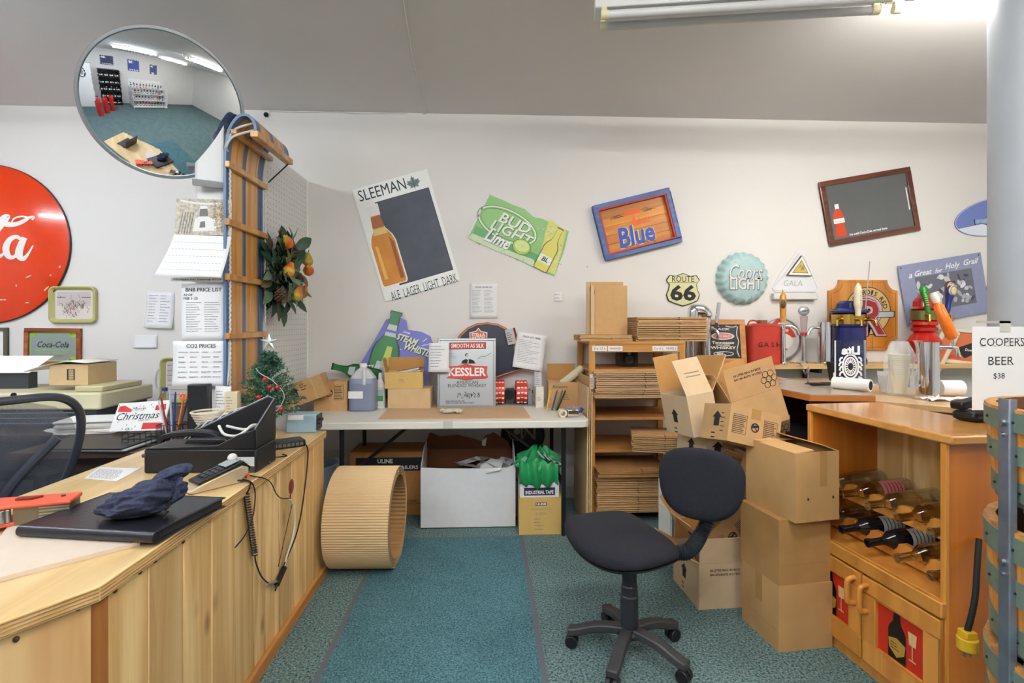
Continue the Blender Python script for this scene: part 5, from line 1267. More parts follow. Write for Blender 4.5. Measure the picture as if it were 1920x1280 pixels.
# ---- cartons: shared builders
def print_side(m, w, h, y, kind, x=0, z=0):
    # inked marks on a face in the local XZ plane centred on x, z
    if kind == 'arrow':
        m.plate(INK, [(x - .02, z - .02), (x + .02, z - .02), (x + .02, z + .02), (x + .035, z + .02), (x, z + .05), (x - .035, z + .02), (x - .02, z + .02)], y, y)
        for k in range(2): m.lines(INK, x - .03, x + .03, z - .06 - k * .02, z - .045 - k * .02, y, 1, .006)
    elif kind == 'bag':
        m.text(INK, '18 LITRE BAG IN BOX', x, z + .02, y, w=w * .55, bold=.02); m.text(INK, 'BAC-EN-BOITE 18 LITRES', x, z, y, w=w * .55, bold=.02)
    elif kind == 'panel':
        for sx in (-1, 1):
            cx = x + sx * w * .3
            for a in range(9): m.rect(INK, cx - w * .12, cx + w * .12 * random.uniform(.5, 1), z + h * .2 - a * h * .05, z + h * .2 - a * h * .05 + h * .018, y)
            m.stroke(INK, [(cx - w * .13, z - h * .24), (cx + w * .13, z - h * .24), (cx + w * .13, z + h * .26), (cx - w * .13, z + h * .26), (cx - w * .13, z - h * .24)], .0025, y, 1, False)
        m.ring(INK, x, z, h * .13, h * .13, .006, y); m.stroke(INK, [(x - h * .09, z + h * .09), (x + h * .09, z - h * .09)], .005, y - .0001, 1, False); m.stroke(INK, [(x - .02, z), (x + .02, z + .01)], .01, y - .0001, 1, False)
    elif kind == 'flower':
        for a in range(6): m.ring(INK, x + .03 * math.cos(a * 1.047), z + .03 * math.sin(a * 1.047), .018, .018, .003, y - .0001 * a, 18)
        m.ring(INK, x, z, .018, .018, .003, y - .0007, 18)
def carton(name, label, size, loc, rot=(0, 0, 0), mm=None, flaps=None, prints=(), group=None, tape=True, cat='box', inside=None, wt=.004):
    # flaps None: shut and taped. Else dict of angles from upright (outwards positive) for n(front -y) f(back) l r
    mm = mm or CARD; inside = inside or CARDI; w_, d_, h_ = size; t = thing(name, label, cat, loc, rot, group); m = MB()
    if flaps is None:
        m.bx(mm, -w_ / 2, w_ / 2, -d_ / 2, d_ / 2, 0, h_)
        if tape:
            tp = mat('tan_tape', (176, 136, 84), .25); m.bx(tp, -.025, .025, -d_ / 2 - .0008, d_ / 2 + .0008, h_ * .72, h_ + .0008)
        m.rect(INK, -.0006, .0006, 0, 0, 0)
    else:
        m.bx(mm, -w_ / 2, w_ / 2, -d_ / 2, d_ / 2, 0, wt)
        for a, b, c, d in ((-w_ / 2, w_ / 2, -d_ / 2, -d_ / 2 + wt), (-w_ / 2, w_ / 2, d_ / 2 - wt, d_ / 2), (-w_ / 2, -w_ / 2 + wt, -d_ / 2 + wt, d_ / 2 - wt), (w_ / 2 - wt, w_ / 2, -d_ / 2 + wt, d_ / 2 - wt)): m.bx(mm, a, b, c, d, wt, h_)
    for face, kind, x, z in prints:
        if len(face) > 1: continue
        Mx = {'n': Matrix.Translation((0, -d_ / 2, 0)), 'f': Matrix.Translation((0, d_ / 2, 0)) @ rotm(0, 0, 180), 'l': Matrix.Translation((-w_ / 2, 0, 0)) @ rotm(0, 0, -90), 'r': Matrix.Translation((w_ / 2, 0, 0)) @ rotm(0, 0, 90)}[face]
        m.push(Mx); ww = w_ if face in 'nf' else d_
        if callable(kind): kind(m, ww, h_, -.0008)
        else: print_side(m, ww, h_, -.0008, kind, x * ww / 2, z * h_)
        m.pop()
    m.build('body', t, sharp=30)
    if flaps:
        for key, ang in flaps.items():
            fw, fl_ = (w_, d_ / 2) if key in 'nf' else (d_, w_ / 2)
            lenf = flaps.get('len', None) or fl_
            if key == 'len': continue
            Mx = {'n': Matrix.Translation((0, -d_ / 2, h_)), 'f': Matrix.Translation((0, d_ / 2, h_)) @ rotm(0, 0, 180), 'l': Matrix.Translation((-w_ / 2, 0, h_)) @ rotm(0, 0, -90), 'r': Matrix.Translation((w_ / 2, 0, h_)) @ rotm(0, 0, 90)}[key]
            m = MB(); m.push(Mx @ rotm(ang, 0, 0)); m.bx(mm, -fw / 2 + .002, fw / 2 - .002, 0, wt, .001, lenf)
            m.rect(inside, -fw / 2 + .003, fw / 2 - .003, .003, lenf - .001, wt + .0004)
            for face, kind, x, z in prints:
                if face == 'F' + key: print_side(m, fw, lenf, -.0008, kind, x * fw / 2, z * lenf)
            m.pop(); m.build('flap', t)
    return t
def on_table(px, py): return TY(px, py)
# ---- back row on the table, left to right
c = TY(585, 776)
carton('leaning_carton', 'brown carton lying tilted on table corner behind the Christmas tree', (.30, .17, .15), (c.x - .045, c.y + .08, ZT + .075), (R(0), R(-20), R(4)), CARD, None, [('n', 'arrow', -.3, .5), ('n', lambda m, w, h, y: (m.lines(INK, w * .0, w * .2, h * .55, h * .9, y, 3, .006), m.rect(CARDL, w * .27, w * .285, 0, h, y)), 0, 0)])
c = TY(560, 745)
t = thing('blue_tray', 'blue plastic tray with dark lining propped behind the tilted carton', 'tray', (c.x + .02, D - .12, ZT + .10), (0, R(-17), 0))
m = MB(); m.bx(mat('steel_blue_plastic', (96, 128, 152), .4), -.16, .14, -.10, .10, 0, .03); m.build('shell', t, bevel=.008)
m = MB(); m.bx(BLACKM, -.15, .13, -.09, .09, .0305, .045); m.build('lining', t)
c = TY(618, 771)
carton('wine_bag_carton', 'tan bag-in-box carton with prohibition mark standing beside the blue jug', (.225, .14, .205), (c.x - .0, c.y + .08, ZT), (0, 0, R(3)), CARD, None, [('n', 'panel', -.1, .62)])
c = TY(677, 771)
t = thing('plastic_jug', 'large translucent jug of bluish liquid with white label and cap', 'jug', (c.x, c.y + .07, ZT))
liq = mat('blue_grey_liquid', (128, 136, 162), .25); jm = mat('milky_plastic', (206, 208, 214), .3)
sq = lambda r, z, n=24, e=3.5: [(math.copysign(abs(math.cos(2 * math.pi * i / n)) ** (2 / e), math.cos(2 * math.pi * i / n)) * r, math.copysign(abs(math.sin(2 * math.pi * i / n)) ** (2 / e), math.sin(2 * math.pi * i / n)) * r * .85, z) for i in range(n)]
def loft(m, secs, mms):
    n = len(secs[0])
    for j in range(len(secs) - 1):
        m.add(secs[j] + secs[j + 1], [(i, (i + 1) % n, n + (i + 1) % n, n + i) for i in range(n)], mms[j], True)
    m.add(secs[0], [tuple(range(n))[::-1]], mms[0]); m.add(secs[-1], [tuple(range(n))], mms[-1])
m = MB(); loft(m, [sq(.088, .002), sq(.094, .012), sq(.094, .19), sq(.086, .225), sq(.05, .275), sq(.024, .295), sq(.021, .305)], [liq, liq, liq, jm, jm, jm]); m.build('body', t)
m = MB(); m.cyl(WHITE, (0, 0, .303), (0, 0, .325), .025, n=20); m.build('cap', t)
m = MB(); m.tube(jm, catmull([(.012, -.03, .285), (.02, -.065, .27), (.022, -.075, .22), (.02, -.072, .185)], 6), .013, 10); m.build('handle', t)
m = MB(); m.rect(PAPER, -.085, .015, .09, .14, -.0815); m.build('label', t)
c = TY(708, 768)
t = thing('cleaner_bottle', 'white and green cleaner bottle between the blue jug and the straw box', 'bottle', (c.x, c.y + .10, ZT))
m = MB(); loft(m, [sq(.034, .0), sq(.036, .01), sq(.036, .15), sq(.03, .18), sq(.014, .205), sq(.013, .22)], [WHITE, mat('bottle_white', (222, 228, 222), .35)] + [WHITE] * 3); m.build('body', t)
m = MB(); m.cyl(WHITE, (0, 0, .218), (0, 0, .25), .016, .012); m.build('cap', t)
m = MB(); m.rect(mat('green_label', (80, 160, 90), .5), -.03, .025, .05, .09, -.0315); m.rect(mat('pale_blue_label', (170, 196, 210), .5), -.03, .025, .095, .13, -.0315); m.build('label', t)
c = TY(770, 764)
kb = carton('plain_carton', 'plain kraft carton on the table under the box of straws', (.30, .18, .145), (c.x, c.y + .03, ZT), (0, 0, R(-2)), CARDL, None, tape=False)
carton('straw_box', 'open kraft box of clear straws stacked on the plain carton', (.265, .18, .115), (c.x - .045, c.y + .03, ZT + .146), (0, 0, R(3)), mat('kraft_yellow', (206, 172, 104), .8, noise=.05), {'f': 8, 'l': 12, 'len': .095}, [('n', lambda m, w, h, y: m.lines(INKG, -w * .12, w * .12, h * .35, h * .6, y, 3, .003), 0, 0)])
m = MB(); rg = random.Random(31); stw = glass('clear_straw', (232, 232, 232), .1, .6)
for k in range(46):
    y = c.y - .04 + rg.random() * .14; z = ZT + .16 + rg.random() * .12; x = c.x - .04 + rg.uniform(-.02, .03); m.cyl(stw if k % 3 else mat('straw_white', (232, 230, 226), .4), (x - .10, y, z - .02), (x + .10, y + rg.uniform(-.01, .01), z + rg.uniform(-.005, .03)), .0035, n=6)
tag(m.build('straws'), 'bundle of clear drinking straws lying in the open kraft box', 'straws', kind='stuff')
# ---- STEAM WHISTLE cut-out
F = Flat((735, 690), D - .10, 0); k = F.k
t = thing('cutout_sign', 'purple STEAM WHISTLE cut-out sign with tall green bottle leaning on the wall', 'sign', F.O, (R(-8), 0, 0))
pv = mat('periwinkle_print', (112, 116, 190), .5); m = MB()
out = F.P([(672, 690), (700, 640), (722, 598), (745, 593), (760, 600), (764, 618), (780, 620), (790, 622), (806, 630), (812, 645), (808, 662), (812, 678), (805, 700), (800, 745), (690, 745)])
m.plate(pv, out, -.008, 0, WHITE); m.build('backing', t)
m = MB(); bgn = mat('bottle_green_print', (42, 116, 62), .35, noise=.15, scale=12); b0, b1 = F.p(703, 742), F.p(742, 583); an = -math.atan2(b1[0] - b0[0], b1[1] - b0[1]); L_ = math.hypot(b1[0] - b0[0], b1[1] - b0[1]); wb = 50 * k
m.plate(mat('dark_green_print', (20, 60, 36), .4), bottle_pts(*b0, L_, wb * 1.06, an), -.013, -.0085); m.plate(bgn, bottle_pts(b0[0], b0[1], L_ * .99, wb * .94, an), -.0136, -.0136)
m.plate(mat('lime_glow', (176, 198, 80), .4), band(b0[0] + .02, b0[1], L_, wb, .30, .58, .34, an, .2), -.014, -.014); m.plate(mat('silver_label', (196, 204, 206), .4), band(*b0, L_, wb, .70, .84, .44, an, .32), -.0142, -.0142); m.plate(pv, band(*b0, L_, wb, .745, .775, .46, an), -.0146, -.0146); m.plate(mat('silver_label'), band(*b0, L_, wb, .14, .40, .6, an, .45), -.0144, -.0144); m.build('bottle_panel', t)
m = MB(); y = -.0088
for tx, px, py, w_, h_, ro in (('STEAM', 763, 636, 42, 13, -18), ('WHISTLE', 786, 657, 58, 14, -18)):
    a, b = F.p(px, py); m.text(navy, tx, a + .004, b - .005, y, w=w_ * k, h=h_ * k, shear=.3, bold=.05, rot=R(ro)); m.text(mat('pale_lime_print', (220, 228, 196), .5), tx, a, b, y - .0006, w=w_ * k, h=h_ * k, shear=.3, bold=.035, rot=R(ro))
a, b = F.p(762, 623); m.text(WHITE, 'Drink', a, b, y, w=14 * k, shear=.3, rot=R(-18), bold=.02)
for q in (((790, 648), (806, 645)), ((792, 640), (800, 634)), ((752, 655), (740, 652)), ((748, 660), (744, 664))): m.stroke(WHITE, F.P(q), .005, y, 1, False)
m.build('lettering', t); m = MB(); a, b = F.p(702, 690); m.text(WHITE, 'STEAM', a - .0, b + .01, -.0152, w=30 * k, rot=R(4), bold=.03); m.text(WHITE, 'ALE', a - .01, b - .03, -.0152, w=26 * k, rot=R(4), bold=.04); m.build('label_lettering', t)
F2 = Flat((662, 695), D - .13, 0); k2 = F2.k
m = MB(); a, b = F2.p(712, 708); m.plate(mat('dark_green_print'), bottle_pts(a, b, 92 * k2, 30 * k2, R(76)), -.006, 0); m.plate(bgn, bottle_pts(a - .003, b, 88 * k2, 26 * k2, R(76)), -.0066, -.0066); m.plate(mat('silver_label'), band(a, b, 88 * k2, 26 * k2, .55, .68, .7, R(76), .5), -.0072, -.0072); m.plate(mat('lime_glow'), band(a, b, 88 * k2, 26 * k2, .15, .4, .5, R(76)), -.0072, -.0072)
tag(m.build('bottle_cutout', loc=F2.O), 'small green bottle cut-out lying on its side behind the blue jug', 'sign')
# ---- KESSLER mirror
c = TY(875, 764); F = Flat((875, 698), c.y + .015, 0); k = F.k; W_, H_ = 54.5 * k, 65 * k
t = thing('whiskey_mirror', 'framed silver KESSLER whiskey mirror with red banner leaning on the wall', 'picture', (F.O.x, c.y, ZT), (R(-9), 0, 0)); up = Matrix.Translation((0, 0, H_))
m = MB(); m.push(up); frame(m, mat('silver_frame', (140, 140, 138), .3, metal=.8), W_, H_, .016, -.018, 0); m.pop(); m.build('frame', t, bevel=.002)
m = MB(); m.push(up); m.bx(mat('silver_mirror_print', (168, 170, 172), .3, metal=.4), -W_ + .016, W_ - .016, -.009, -.002, -H_ + .016, H_ - .016); y = -.0096
kred = mat('kessler_red', (196, 58, 44), .45); Y_ = lambda py: (698 - py) * k; X_ = lambda px: (px - 875) * k
m.plate(INK, [(X_(842), Y_(654)), (X_(911), Y_(653)), (X_(911), Y_(640)), (X_(842), Y_(641))], y, y); m.plate(kred, [(X_(843), Y_(653)), (X_(910), Y_(652)), (X_(910), Y_(641)), (X_(843), Y_(642))], y - .0004, y - .0004); m.text(WHITE, 'SMOOTH AS SILK', X_(876.5), Y_(647), y - .0008, w=62 * k, h=8 * k, bold=.015)
rb_ = [(836, 707), (840, 706), (842, 686), (858, 685), (873, 681), (888, 685), (914, 686), (912, 697), (915, 706), (909, 709), (890, 709), (876, 712), (860, 709)]
m.plate(INK, [(X_(p[0]), Y_(p[1]) - .003) for p in rb_], y, y); m.plate(kred, [(X_(p[0]), Y_(p[1])) for p in rb_], y - .0004, y - .0004); m.text(WHITE, 'KESSLER', X_(876), Y_(696.5), y - .001, w=70 * k, h=16 * k, bold=.03)
m.text(INK, 'AMERICAN', X_(876), Y_(716), y, w=40 * k, h=6 * k, bold=.0); m.text(INK, 'BLENDED WHISKEY', X_(876), Y_(722), y, w=72 * k, h=6 * k, bold=.0)
m.plate(INK, [(X_(864), Y_(681)), (X_(867), Y_(675)), (X_(873), Y_(672)), (X_(880), Y_(672)), (X_(888), Y_(675)), (X_(892), Y_(681))], y, y); m.disc(mat('portrait_grey', (206, 206, 206), .5), X_(877), Y_(668), 4 * k, 6 * k, y - .0004); m.disc(INK, X_(875.5), Y_(665), 4 * k, 4 * k, y - .0002); m.stroke(WHITE, [(X_(878), Y_(675)), (X_(877), Y_(680))], .006, y - .0006, 1, False)
m.lines(INKG, X_(842), X_(860), Y_(672), Y_(660), y, 4, .003); m.stroke(INK, [(X_(896), Y_(672)), (X_(903), Y_(667)), (X_(908), Y_(668)), (X_(921), Y_(661))], .003, y, 4)
for i in range(26): px, py = rg.gauss(880, 11), rg.gauss(738, 2.2); m.stroke(INK, [(X_(px), Y_(py)), (X_(px + 2), Y_(py + 2)), (X_(px + 1), Y_(py + 4))], .004, y - i * 1e-5, 2)
m.lines(INK, X_(836), X_(914), Y_(756), Y_(749), y, 2, .005); m.pop(); m.build('mirror_panel', t)
wpaper('taped_note', 'white handwritten note stuck to the top left of the whiskey mirror', 823, 670, 38, 54, -.5, 8, c.y - .012, 14, curlr=.01)
# ---- STELLA sign
F = Flat((921, 664), D - .05, 0); k = F.k; t = thing('oval_beer_sign', 'dark navy STELLA ARTOIS pub sign with red and gold border behind the whiskey mirror', 'sign', F.O, (R(-5), 0, 0))
P = F.P([(848, 668), (852, 645), (862, 627), (876, 614), (894, 606), (914, 604), (934, 607), (950, 615), (960, 628), (966, 648), (968, 672), (990, 690), (960, 698), (930, 708), (860, 740), (850, 700)])
m = MB(); m.plate(mat('stella_red', (166, 48, 38), .4), P, -.012, 0); m.plate(mat('stella_gold', (196, 140, 74), .4), ins(P, .975), -.0126, -.0126); m.plate(mat('stella_navy', (32, 38, 58), .35), ins(P, .945), -.0132, -.0132); m.build('panel', t)
m = MB(); a, b = F.p(897, 628); og2 = mat('stella_orange', (206, 92, 46), .4); m.plate(WHITE, [(a - .066, b - .04), (a + .066, b - .04), (a + .068, b + .02), (a + .02, b + .03), (a, b + .055), (a - .02, b + .03), (a - .068, b + .02)], -.0138, -.0138); m.plate(og2, [(a - .06, b - .036), (a + .06, b - .036), (a + .062, b + .016), (a + .016, b + .026), (a, b + .048), (a - .016, b + .026), (a - .062, b + .016)], -.0144, -.0144); m.text(WHITE, 'STELLA', a, b + .002, -.015, w=.10, bold=.03); m.text(WHITE, 'ARTOIS', a, b - .022, -.015, w=.10, bold=.03); m.build('crest', t)
F = Flat((959, 629), D - .085, 14); m = MB(); a = 10 * F.k; m.bx(mat('card_grey', (186, 182, 182), .6), -a, a, -.003, 0, -16 * F.k, 13 * F.k); m.rect(mat('dark_red_edge', (110, 30, 30), .5), a * .6, a, -13 * F.k, 13 * F.k, -.0036); m.lines(INK, -a * .8, a * .4, -12 * F.k, 8 * F.k, -.0036, 5, .005)
tag(m.build('beer_mat', loc=F.O, rot=F.rot()), 'grey and red beer mat stuck on the right edge of the navy pub sign', 'card')
wpaper('long_list', 'large slanted printed sheet pinned beside the navy pub sign', 993, 658, 56, 66, -9, 14, D - .09, 15, curlr=.04, title='PRICE LIST  BEER')
wpaper('narrow_list', 'narrow white strip of paper hanging under the slanted printed sheet', 1009, 712, 14, 40, 1, 8, D - .10, 16)
# ---- tape dispenser with printed tape
c = TY(960, 760); t = thing('tape_dispenser', 'black and grey tape dispenser holding rolls of red and white printed tape', 'tape dispenser', (c.x, c.y + .06, ZT), (0, 0, R(0)))
rt = mat('red_tape', (206, 56, 44), .4); rw = mat('white_tape', (230, 224, 216), .5)
for nm, x0, w_, r_ in (('tape_roll', -.13, .075, .088), ('tape_roll', .03, .085, .084)):
    m = MB(); m.push(Matrix.Translation((x0, 0, .095)) @ rotm(0, 90, 0)); m.lathe([rt, rt, rt, CARDL], [(.04, 0), (r_, 0), (r_, w_), (.04, w_)], 40, True); m.pop()
    for q in range(5):
        for s_ in range(3):
            a = R(150 + q * 15); z = .095 - r_ * 1.01 * math.cos(a) * -1 * .9; 
            zz = .095 + (q - 2) * .036; yy = -math.sqrt(max(.0001, (r_ * 1.006) ** 2 - (zz - .095) ** 2))
            m.bx(rw, x0 + .008 + s_ * w_ * .31, x0 + .008 + s_ * w_ * .31 + w_ * .22, yy - .0012, yy - .0004, zz - .008 + .006 * (s_ % 2), zz + .008)
    m.build(nm, t)
m = MB(); m.tube(BLACK, [(-.14, 0, .095), (.16, 0, .095)], .012, 12); m.bx(DGREY, -.045, .02, -.02, .02, .0, .12); m.bx(GREY, .118, .15, -.06, .06, 0, .11); m.bx(GREY, -.14, .15, -.09, .09, 0, .006); m.build('stand', t, bevel=.002)
m = MB(); m.cyl(BLACK, (-.02, -.03, .075), (-.02, -.018, .075), .035, n=20); m.build('crank', t)
c = TY(1012, 764); carton('slim_white_box', 'slim upright white box between tape dispenser and pen carton', (.055, .05, .15), (c.x, c.y + .03, ZT), (0, 0, R(4)), mat('cream_card', (224, 220, 204), .6), None, [('n', lambda m, w, h, y: m.lines(INKG, -w * .3, w * .3, h * .3, h * .5, y, 3, .003), 0, 0)], tape=False)
c = TY(1056, 766)
carton('open_table_carton', 'open brown carton with handwriting at the right end of the folding table', (.215, .17, .185), (c.x + .01, c.y + .12, ZT), (0, 0, R(-2)), CARD, {'f': 4, 'len': .12}, [('n', lambda m, w, h, y: (m.text(INK, 'Blowers', -w * .12, h * .82, y, w=w * .5, shear=.3), m.lines(INK, -w * .0, w * .3, h * .3, h * .55, y, 3, .004)), 0, 0)])
m = MB(); a_, b_ = Vector((c.x + .0, c.y + .10, ZT + .16)), Vector((c.x + .16, c.y + .14, ZT + .275)); m.cyl(mat('cream_tube', (214, 206, 178), .7), a_, b_, .030, n=24, caps=False); m.cyl(mat('cream_tube'), a_, b_, .027, n=24)
tag(m.build('cardboard_tube'), 'cream cardboard tube sticking out of the open handwritten carton', 'tube')
for k_, (cc, px, lb) in enumerate((((212, 164, 52), 1030, 'yellow'), ((40, 60, 100), 1040, 'navy blue'), ((60, 110, 70), 1047, 'green'), ((30, 30, 34), 1050, 'black'))):
    c = TY(px - 5, 770); m = MB(); mm = mat(lb.replace(' ', '_') + '_marker', cc, .4); e = Vector((c.x + .03 + .01 * k_, c.y + .05, ZT + .125)); m.cyl(mm, c + Vector((0, 0, .006)), e, .006, n=10); m.cyl(mm, e, e + (e - c).normalized() * .015, .006, .002, 10)
    tag(m.build('marker'), lb + ' marker pen leaning against the handwritten carton', 'pen', 'markers leaning on the carton')
c = TY(1062, 781); t = thing('packing_tape_gun', 'chrome hand tape dispenser with clear tape lying at the table front corner', 'tape dispenser', (c.x, c.y - .005, ZT), (0, 0, R(8)))
m = MB(); m.push(Matrix.Translation((-.03, 0, .026)) @ rotm(90, 0, 0)); m.lathe(mat('tape_cream', (222, 212, 180), .4), [(.016, -.024), (.026, -.024), (.026, .024), (.016, .024)], 24, True); m.pop(); m.build('tape_roll', t)
m = MB(); m.bx(CHROME, 0, .075, -.027, .027, .002, .05); m.build('metal_body', t, bevel=.006); m = MB(); m.tube(mat('blue_plastic', (60, 90, 160), .4), catmull([(.05, .03, .01), (.1, .05, .02), (.12, .03, .04), (.10, .02, .05)], 5), .008, 8); m.build('handle', t)
m = MB(); c = TY(1075, 770); m.grid(mat('blue_film', (150, 170, 206), .3), lambda u, v: (c.x - .05 + .15 * u, c.y + .02 + .06 * v, ZT + .004 + .022 * abs(math.sin(u * 13 + v * 5)) * (1 - abs(2 * v - 1))), 24, 8); tag(m.build('crumpled_film'), 'crumpled blue plastic film behind the chrome tape dispenser', 'film')
# ---- cardboard sheet and gloves
m = MB(); q = [TY(709, 787), TY(996, 785), TY(980, 762), TY(733, 762)]; m.lie(mat('sheet_cardboard', (196, 164, 130), .8, noise=.06), [(p.x, p.y) for p in q], ZT + .0005, ZT + .006); tag(m.build('cardboard_sheet'), 'flat cardboard sheet lying on the front of the folding table', 'cardboard')
c = TY(842, 776); glv = mat('canvas_glove', (202, 196, 178), .9, noise=.15, scale=90, bump=.4); t = thing('work_gloves', 'crumpled off-white work glove lying on the cardboard sheet', 'glove', (c.x, c.y, ZT + .0065))
m = MB(); m.grid(glv, lambda u, v: ((.055 * math.sin(v * 3.14159) * math.cos(u * 6.2832)) * (1 + .2 * math.sin(u * 15 + v * 7)), .028 * math.sin(v * 3.14159) * math.sin(u * 6.2832) * (1 + .2 * math.sin(u * 11)), max(0.001, .014 + .014 * math.cos(v * 3.14159) * (1 + .3 * math.sin(u * 12)))), 24, 12); m.build('palm', t)
for k_, (a, L_) in enumerate(((20, .05), (2, .06), (-16, .055), (-34, .045), (150, .04))):
    m = MB(); d = Vector((math.cos(R(a)), math.sin(R(a)) * .7, 0)); m.tube(glv, catmull([d * .025 + Vector((0, 0, .012)), d * (.03 + L_ * .6) + Vector((0, 0, .020)), d * (.03 + L_) + Vector((0, -.006, .009))], 5), [.010] * 10 + [.006], 8); m.build('finger', t)
# ================================================================== under the table
GF = lambda px, py: WZ(px, py, 0)
a, b = GF(655, 968), GF(798, 970); w_ = (b - a).length
dkc = mat('brown_carton', (170, 116, 62), .8, noise=.06)
def uline(m, w, h, y):
    m.rect(mat('label_black', (26, 26, 32), .5), -w * .42, w * .46, h * .70, h * .91, y); m.text(WHITE, 'ULINE', -w * .04, h * .855, y - .0006, w=w * .2, h=h * .07, bold=.04); m.text(WHITE, 'POLY BUBBLE MAILERS', w * .0, h * .755, y - .0006, w=w * .78, h=h * .055, bold=.02); m.text(INK, '4 MAILERS', w * .3, h * .22, y, w=w * .16); m.text(INK, '12 IN BUBBLE PAPER', w * .3, h * .18, y, w=w * .24)
carton('mailer_carton', 'big brown ULINE mailer carton under the left side of the table', (w_, .30, .445), ((a.x + b.x) / 2, a.y + .16, 0), (0, 0, 0), dkc, None, [('n', uline, 0, 0)], tape=False)
a, b = GF(789, 991), GF(967, 993); w_ = (b - a).length
wbx = mat('white_corrugate', (226, 226, 230), .7, noise=.03); dki = mat('dark_liner', (104, 62, 40), .9)
t = thing('white_bin_box', 'large open white cardboard box of scrap paper under the table', 'box', ((a.x + b.x) / 2, a.y + .17, 0)); m = MB(); W_, dd = w_ / 2, .17; h_ = .405
m.bx(wbx, -W_, W_, -dd, dd, 0, .005); 
m.plate(wbx, [(-W_, 0), (W_, 0), (W_, h_ + .01), (W_ * .8, h_ - .012), (W_ * .3, h_ - .016), (-W_ * .5, h_ - .012), (-W_, h_ - .004)], -dd, -dd + .005)
for sx in (-1, 1): m.add([(sx * W_, -dd, 0), (sx * W_, dd, 0), (sx * W_, dd, h_ + .1), (sx * W_, 0, h_ + .09), (sx * W_, -dd, h_ + .0), (sx * (W_ - .005), -dd, 0), (sx * (W_ - .005), dd, 0), (sx * (W_ - .005), dd, h_ + .1), (sx * (W_ - .005), 0, h_ + .09), (sx * (W_ - .005), -dd, h_)], [(0, 1, 2, 3, 4), (9, 8, 7, 6, 5), (3, 2, 7, 8), (4, 3, 8, 9), (2, 1, 6, 7)], wbx)
m.plate(dki, [(-W_, 0), (W_, 0), (W_, h_ + .0), (W_ * .88, h_ + .085), (W_ * .55, h_ + .155), (W_ * .35, h_ + .13), (W_ * .28, h_ + .09), (W_ * .1, h_ + .11), (-W_ * .3, h_ + .14), (-W_ * .7, h_ + .13), (-W_ * .92, h_ + .16), (-W_, h_ + .1)], dd - .005, dd, wbx)
for x0, x1, z in ((W_ * .28, W_ * .36, .09),): m.plate(PAPER, [(x0, h_ + z - .03), (x1, h_ + z - .035), (x1 + .01, h_ + z + .03), (x0, h_ + z + .005)], dd - .0065, dd - .0055)
m.bx(dki, -W_ + .006, W_ - .006, -dd + .006, dd - .006, .005, .008); m.build('box_walls', t)
m = MB(); rg = random.Random(6)
for k_ in range(16): x, y = a.x + w_ * rg.uniform(.45, .92), a.y + rg.uniform(.05, .28); m.box(PAPER if k_ % 3 else mat('news_grey', (160, 156, 150), .8), (x, y, .345 + rg.uniform(-.02, .05)), (.15, .1, .001), rotm(rg.uniform(-14, 14), rg.uniform(-14, 14), rg.uniform(0, 90)).to_3x3())
for k_ in range(8): m.box(mat('news_grey'), (a.x + w_ * (.15 + .1 * k_), a.y + .17, .15), (.18, .24, .24), rotm(0, 0, k_ * 7).to_3x3())
tag(m.build('scrap_paper'), 'loose scrap paper filling the open white box under the table', 'paper scraps', kind='stuff')
a, b = GF(974, 1003), GF(1056, 1003); w_ = (b - a).length; yk = mat('yellow_kraft', (204, 170, 100), .8, noise=.04); h_ = .23
def uline2(m, w, h, y): m.rect(mat('label_navy', (44, 44, 76), .5), -w * .12, w * .14, h * .8, h * .89, y); m.text(WHITE, 'ULINE', w * .01, h * .845, y - .0006, w=w * .23, h=h * .06, bold=.04); m.text(INKG, 'INDUSTRIAL POLY BAGS', 0, h * .7, y, w=w * .44); m.text(INKG, 'S-16576', 0, h * .58, y, w=w * .24); m.lines(INKG, -w * .15, w * .15, h * .1, h * .48, y, 4, .004)
carton('poly_bag_carton', 'yellow kraft ULINE carton at the bottom of stack by table leg', (w_, .22, h_), ((a.x + b.x) / 2, a.y + .115, 0), (0, 0, R(-1)), yk, None, [('n', uline2, 0, 0)], tape=False)
def indus(m, w, h, y): m.rect(mat('label_navy'), -w * .40, w * .40, h * .12, h * .62, y); m.text(WHITE, 'INDUSTRIAL TAPE', 0, h * .32, y - .0006, w=w * .72, h=h * .24, bold=.03)
carton('tape_carton', 'white carton with navy INDUSTRIAL label on the yellow kraft carton', (w_ * .9, .2, .10), ((a.x + b.x) / 2 - .01, a.y + .125, h_ + .001), (0, 0, R(1)), wbx, None, [('n', indus, 0, 0)], tape=False)
gm = mat('green_bag_film', (34, 138, 80), .3, noise=.2, scale=14); gd = mat('dark_mesh_film', (26, 40, 34), .4)
c = Vector(((a.x + b.x) / 2, a.y + .12, h_ + .102)); t = thing('green_bag', 'crumpled green plastic bag on the white INDUSTRIAL carton', 'bag', c)
def bagf(u, v):
    A_ = u * 2 * math.pi; r_ = .125 * (math.sin(math.pi * min(.97, .08 + v * .9)) ** .55); f = 1 + .16 * math.sin(A_ * 5 + v * 9) + .12 * math.sin(A_ * 9 - v * 6) + .1 * math.sin(A_ * 2 + 14 * v)
    return (r_ * f * math.cos(A_) * (1 + .1 * v), r_ * .72 * f * math.sin(A_), -.0 + .20 * v + .015 * math.sin(A_ * 7 + v * 12) * (v > .05))
m = MB(); m.grid(gm, bagf, 48, 26); m.build('bag_film', t)
m = MB(); m.grid(gm, lambda u, v: (-.14 + .25 * u, -.10 - .012 * math.sin(u * 19) - .02 * math.sin(v * 3), .13 - .17 * v * (1 - .3 * abs(u - .5)) + .012 * math.sin(u * 23)), 24, 10); m.build('front_fold', t, solid=.001)
m = MB(); rg = random.Random(3)
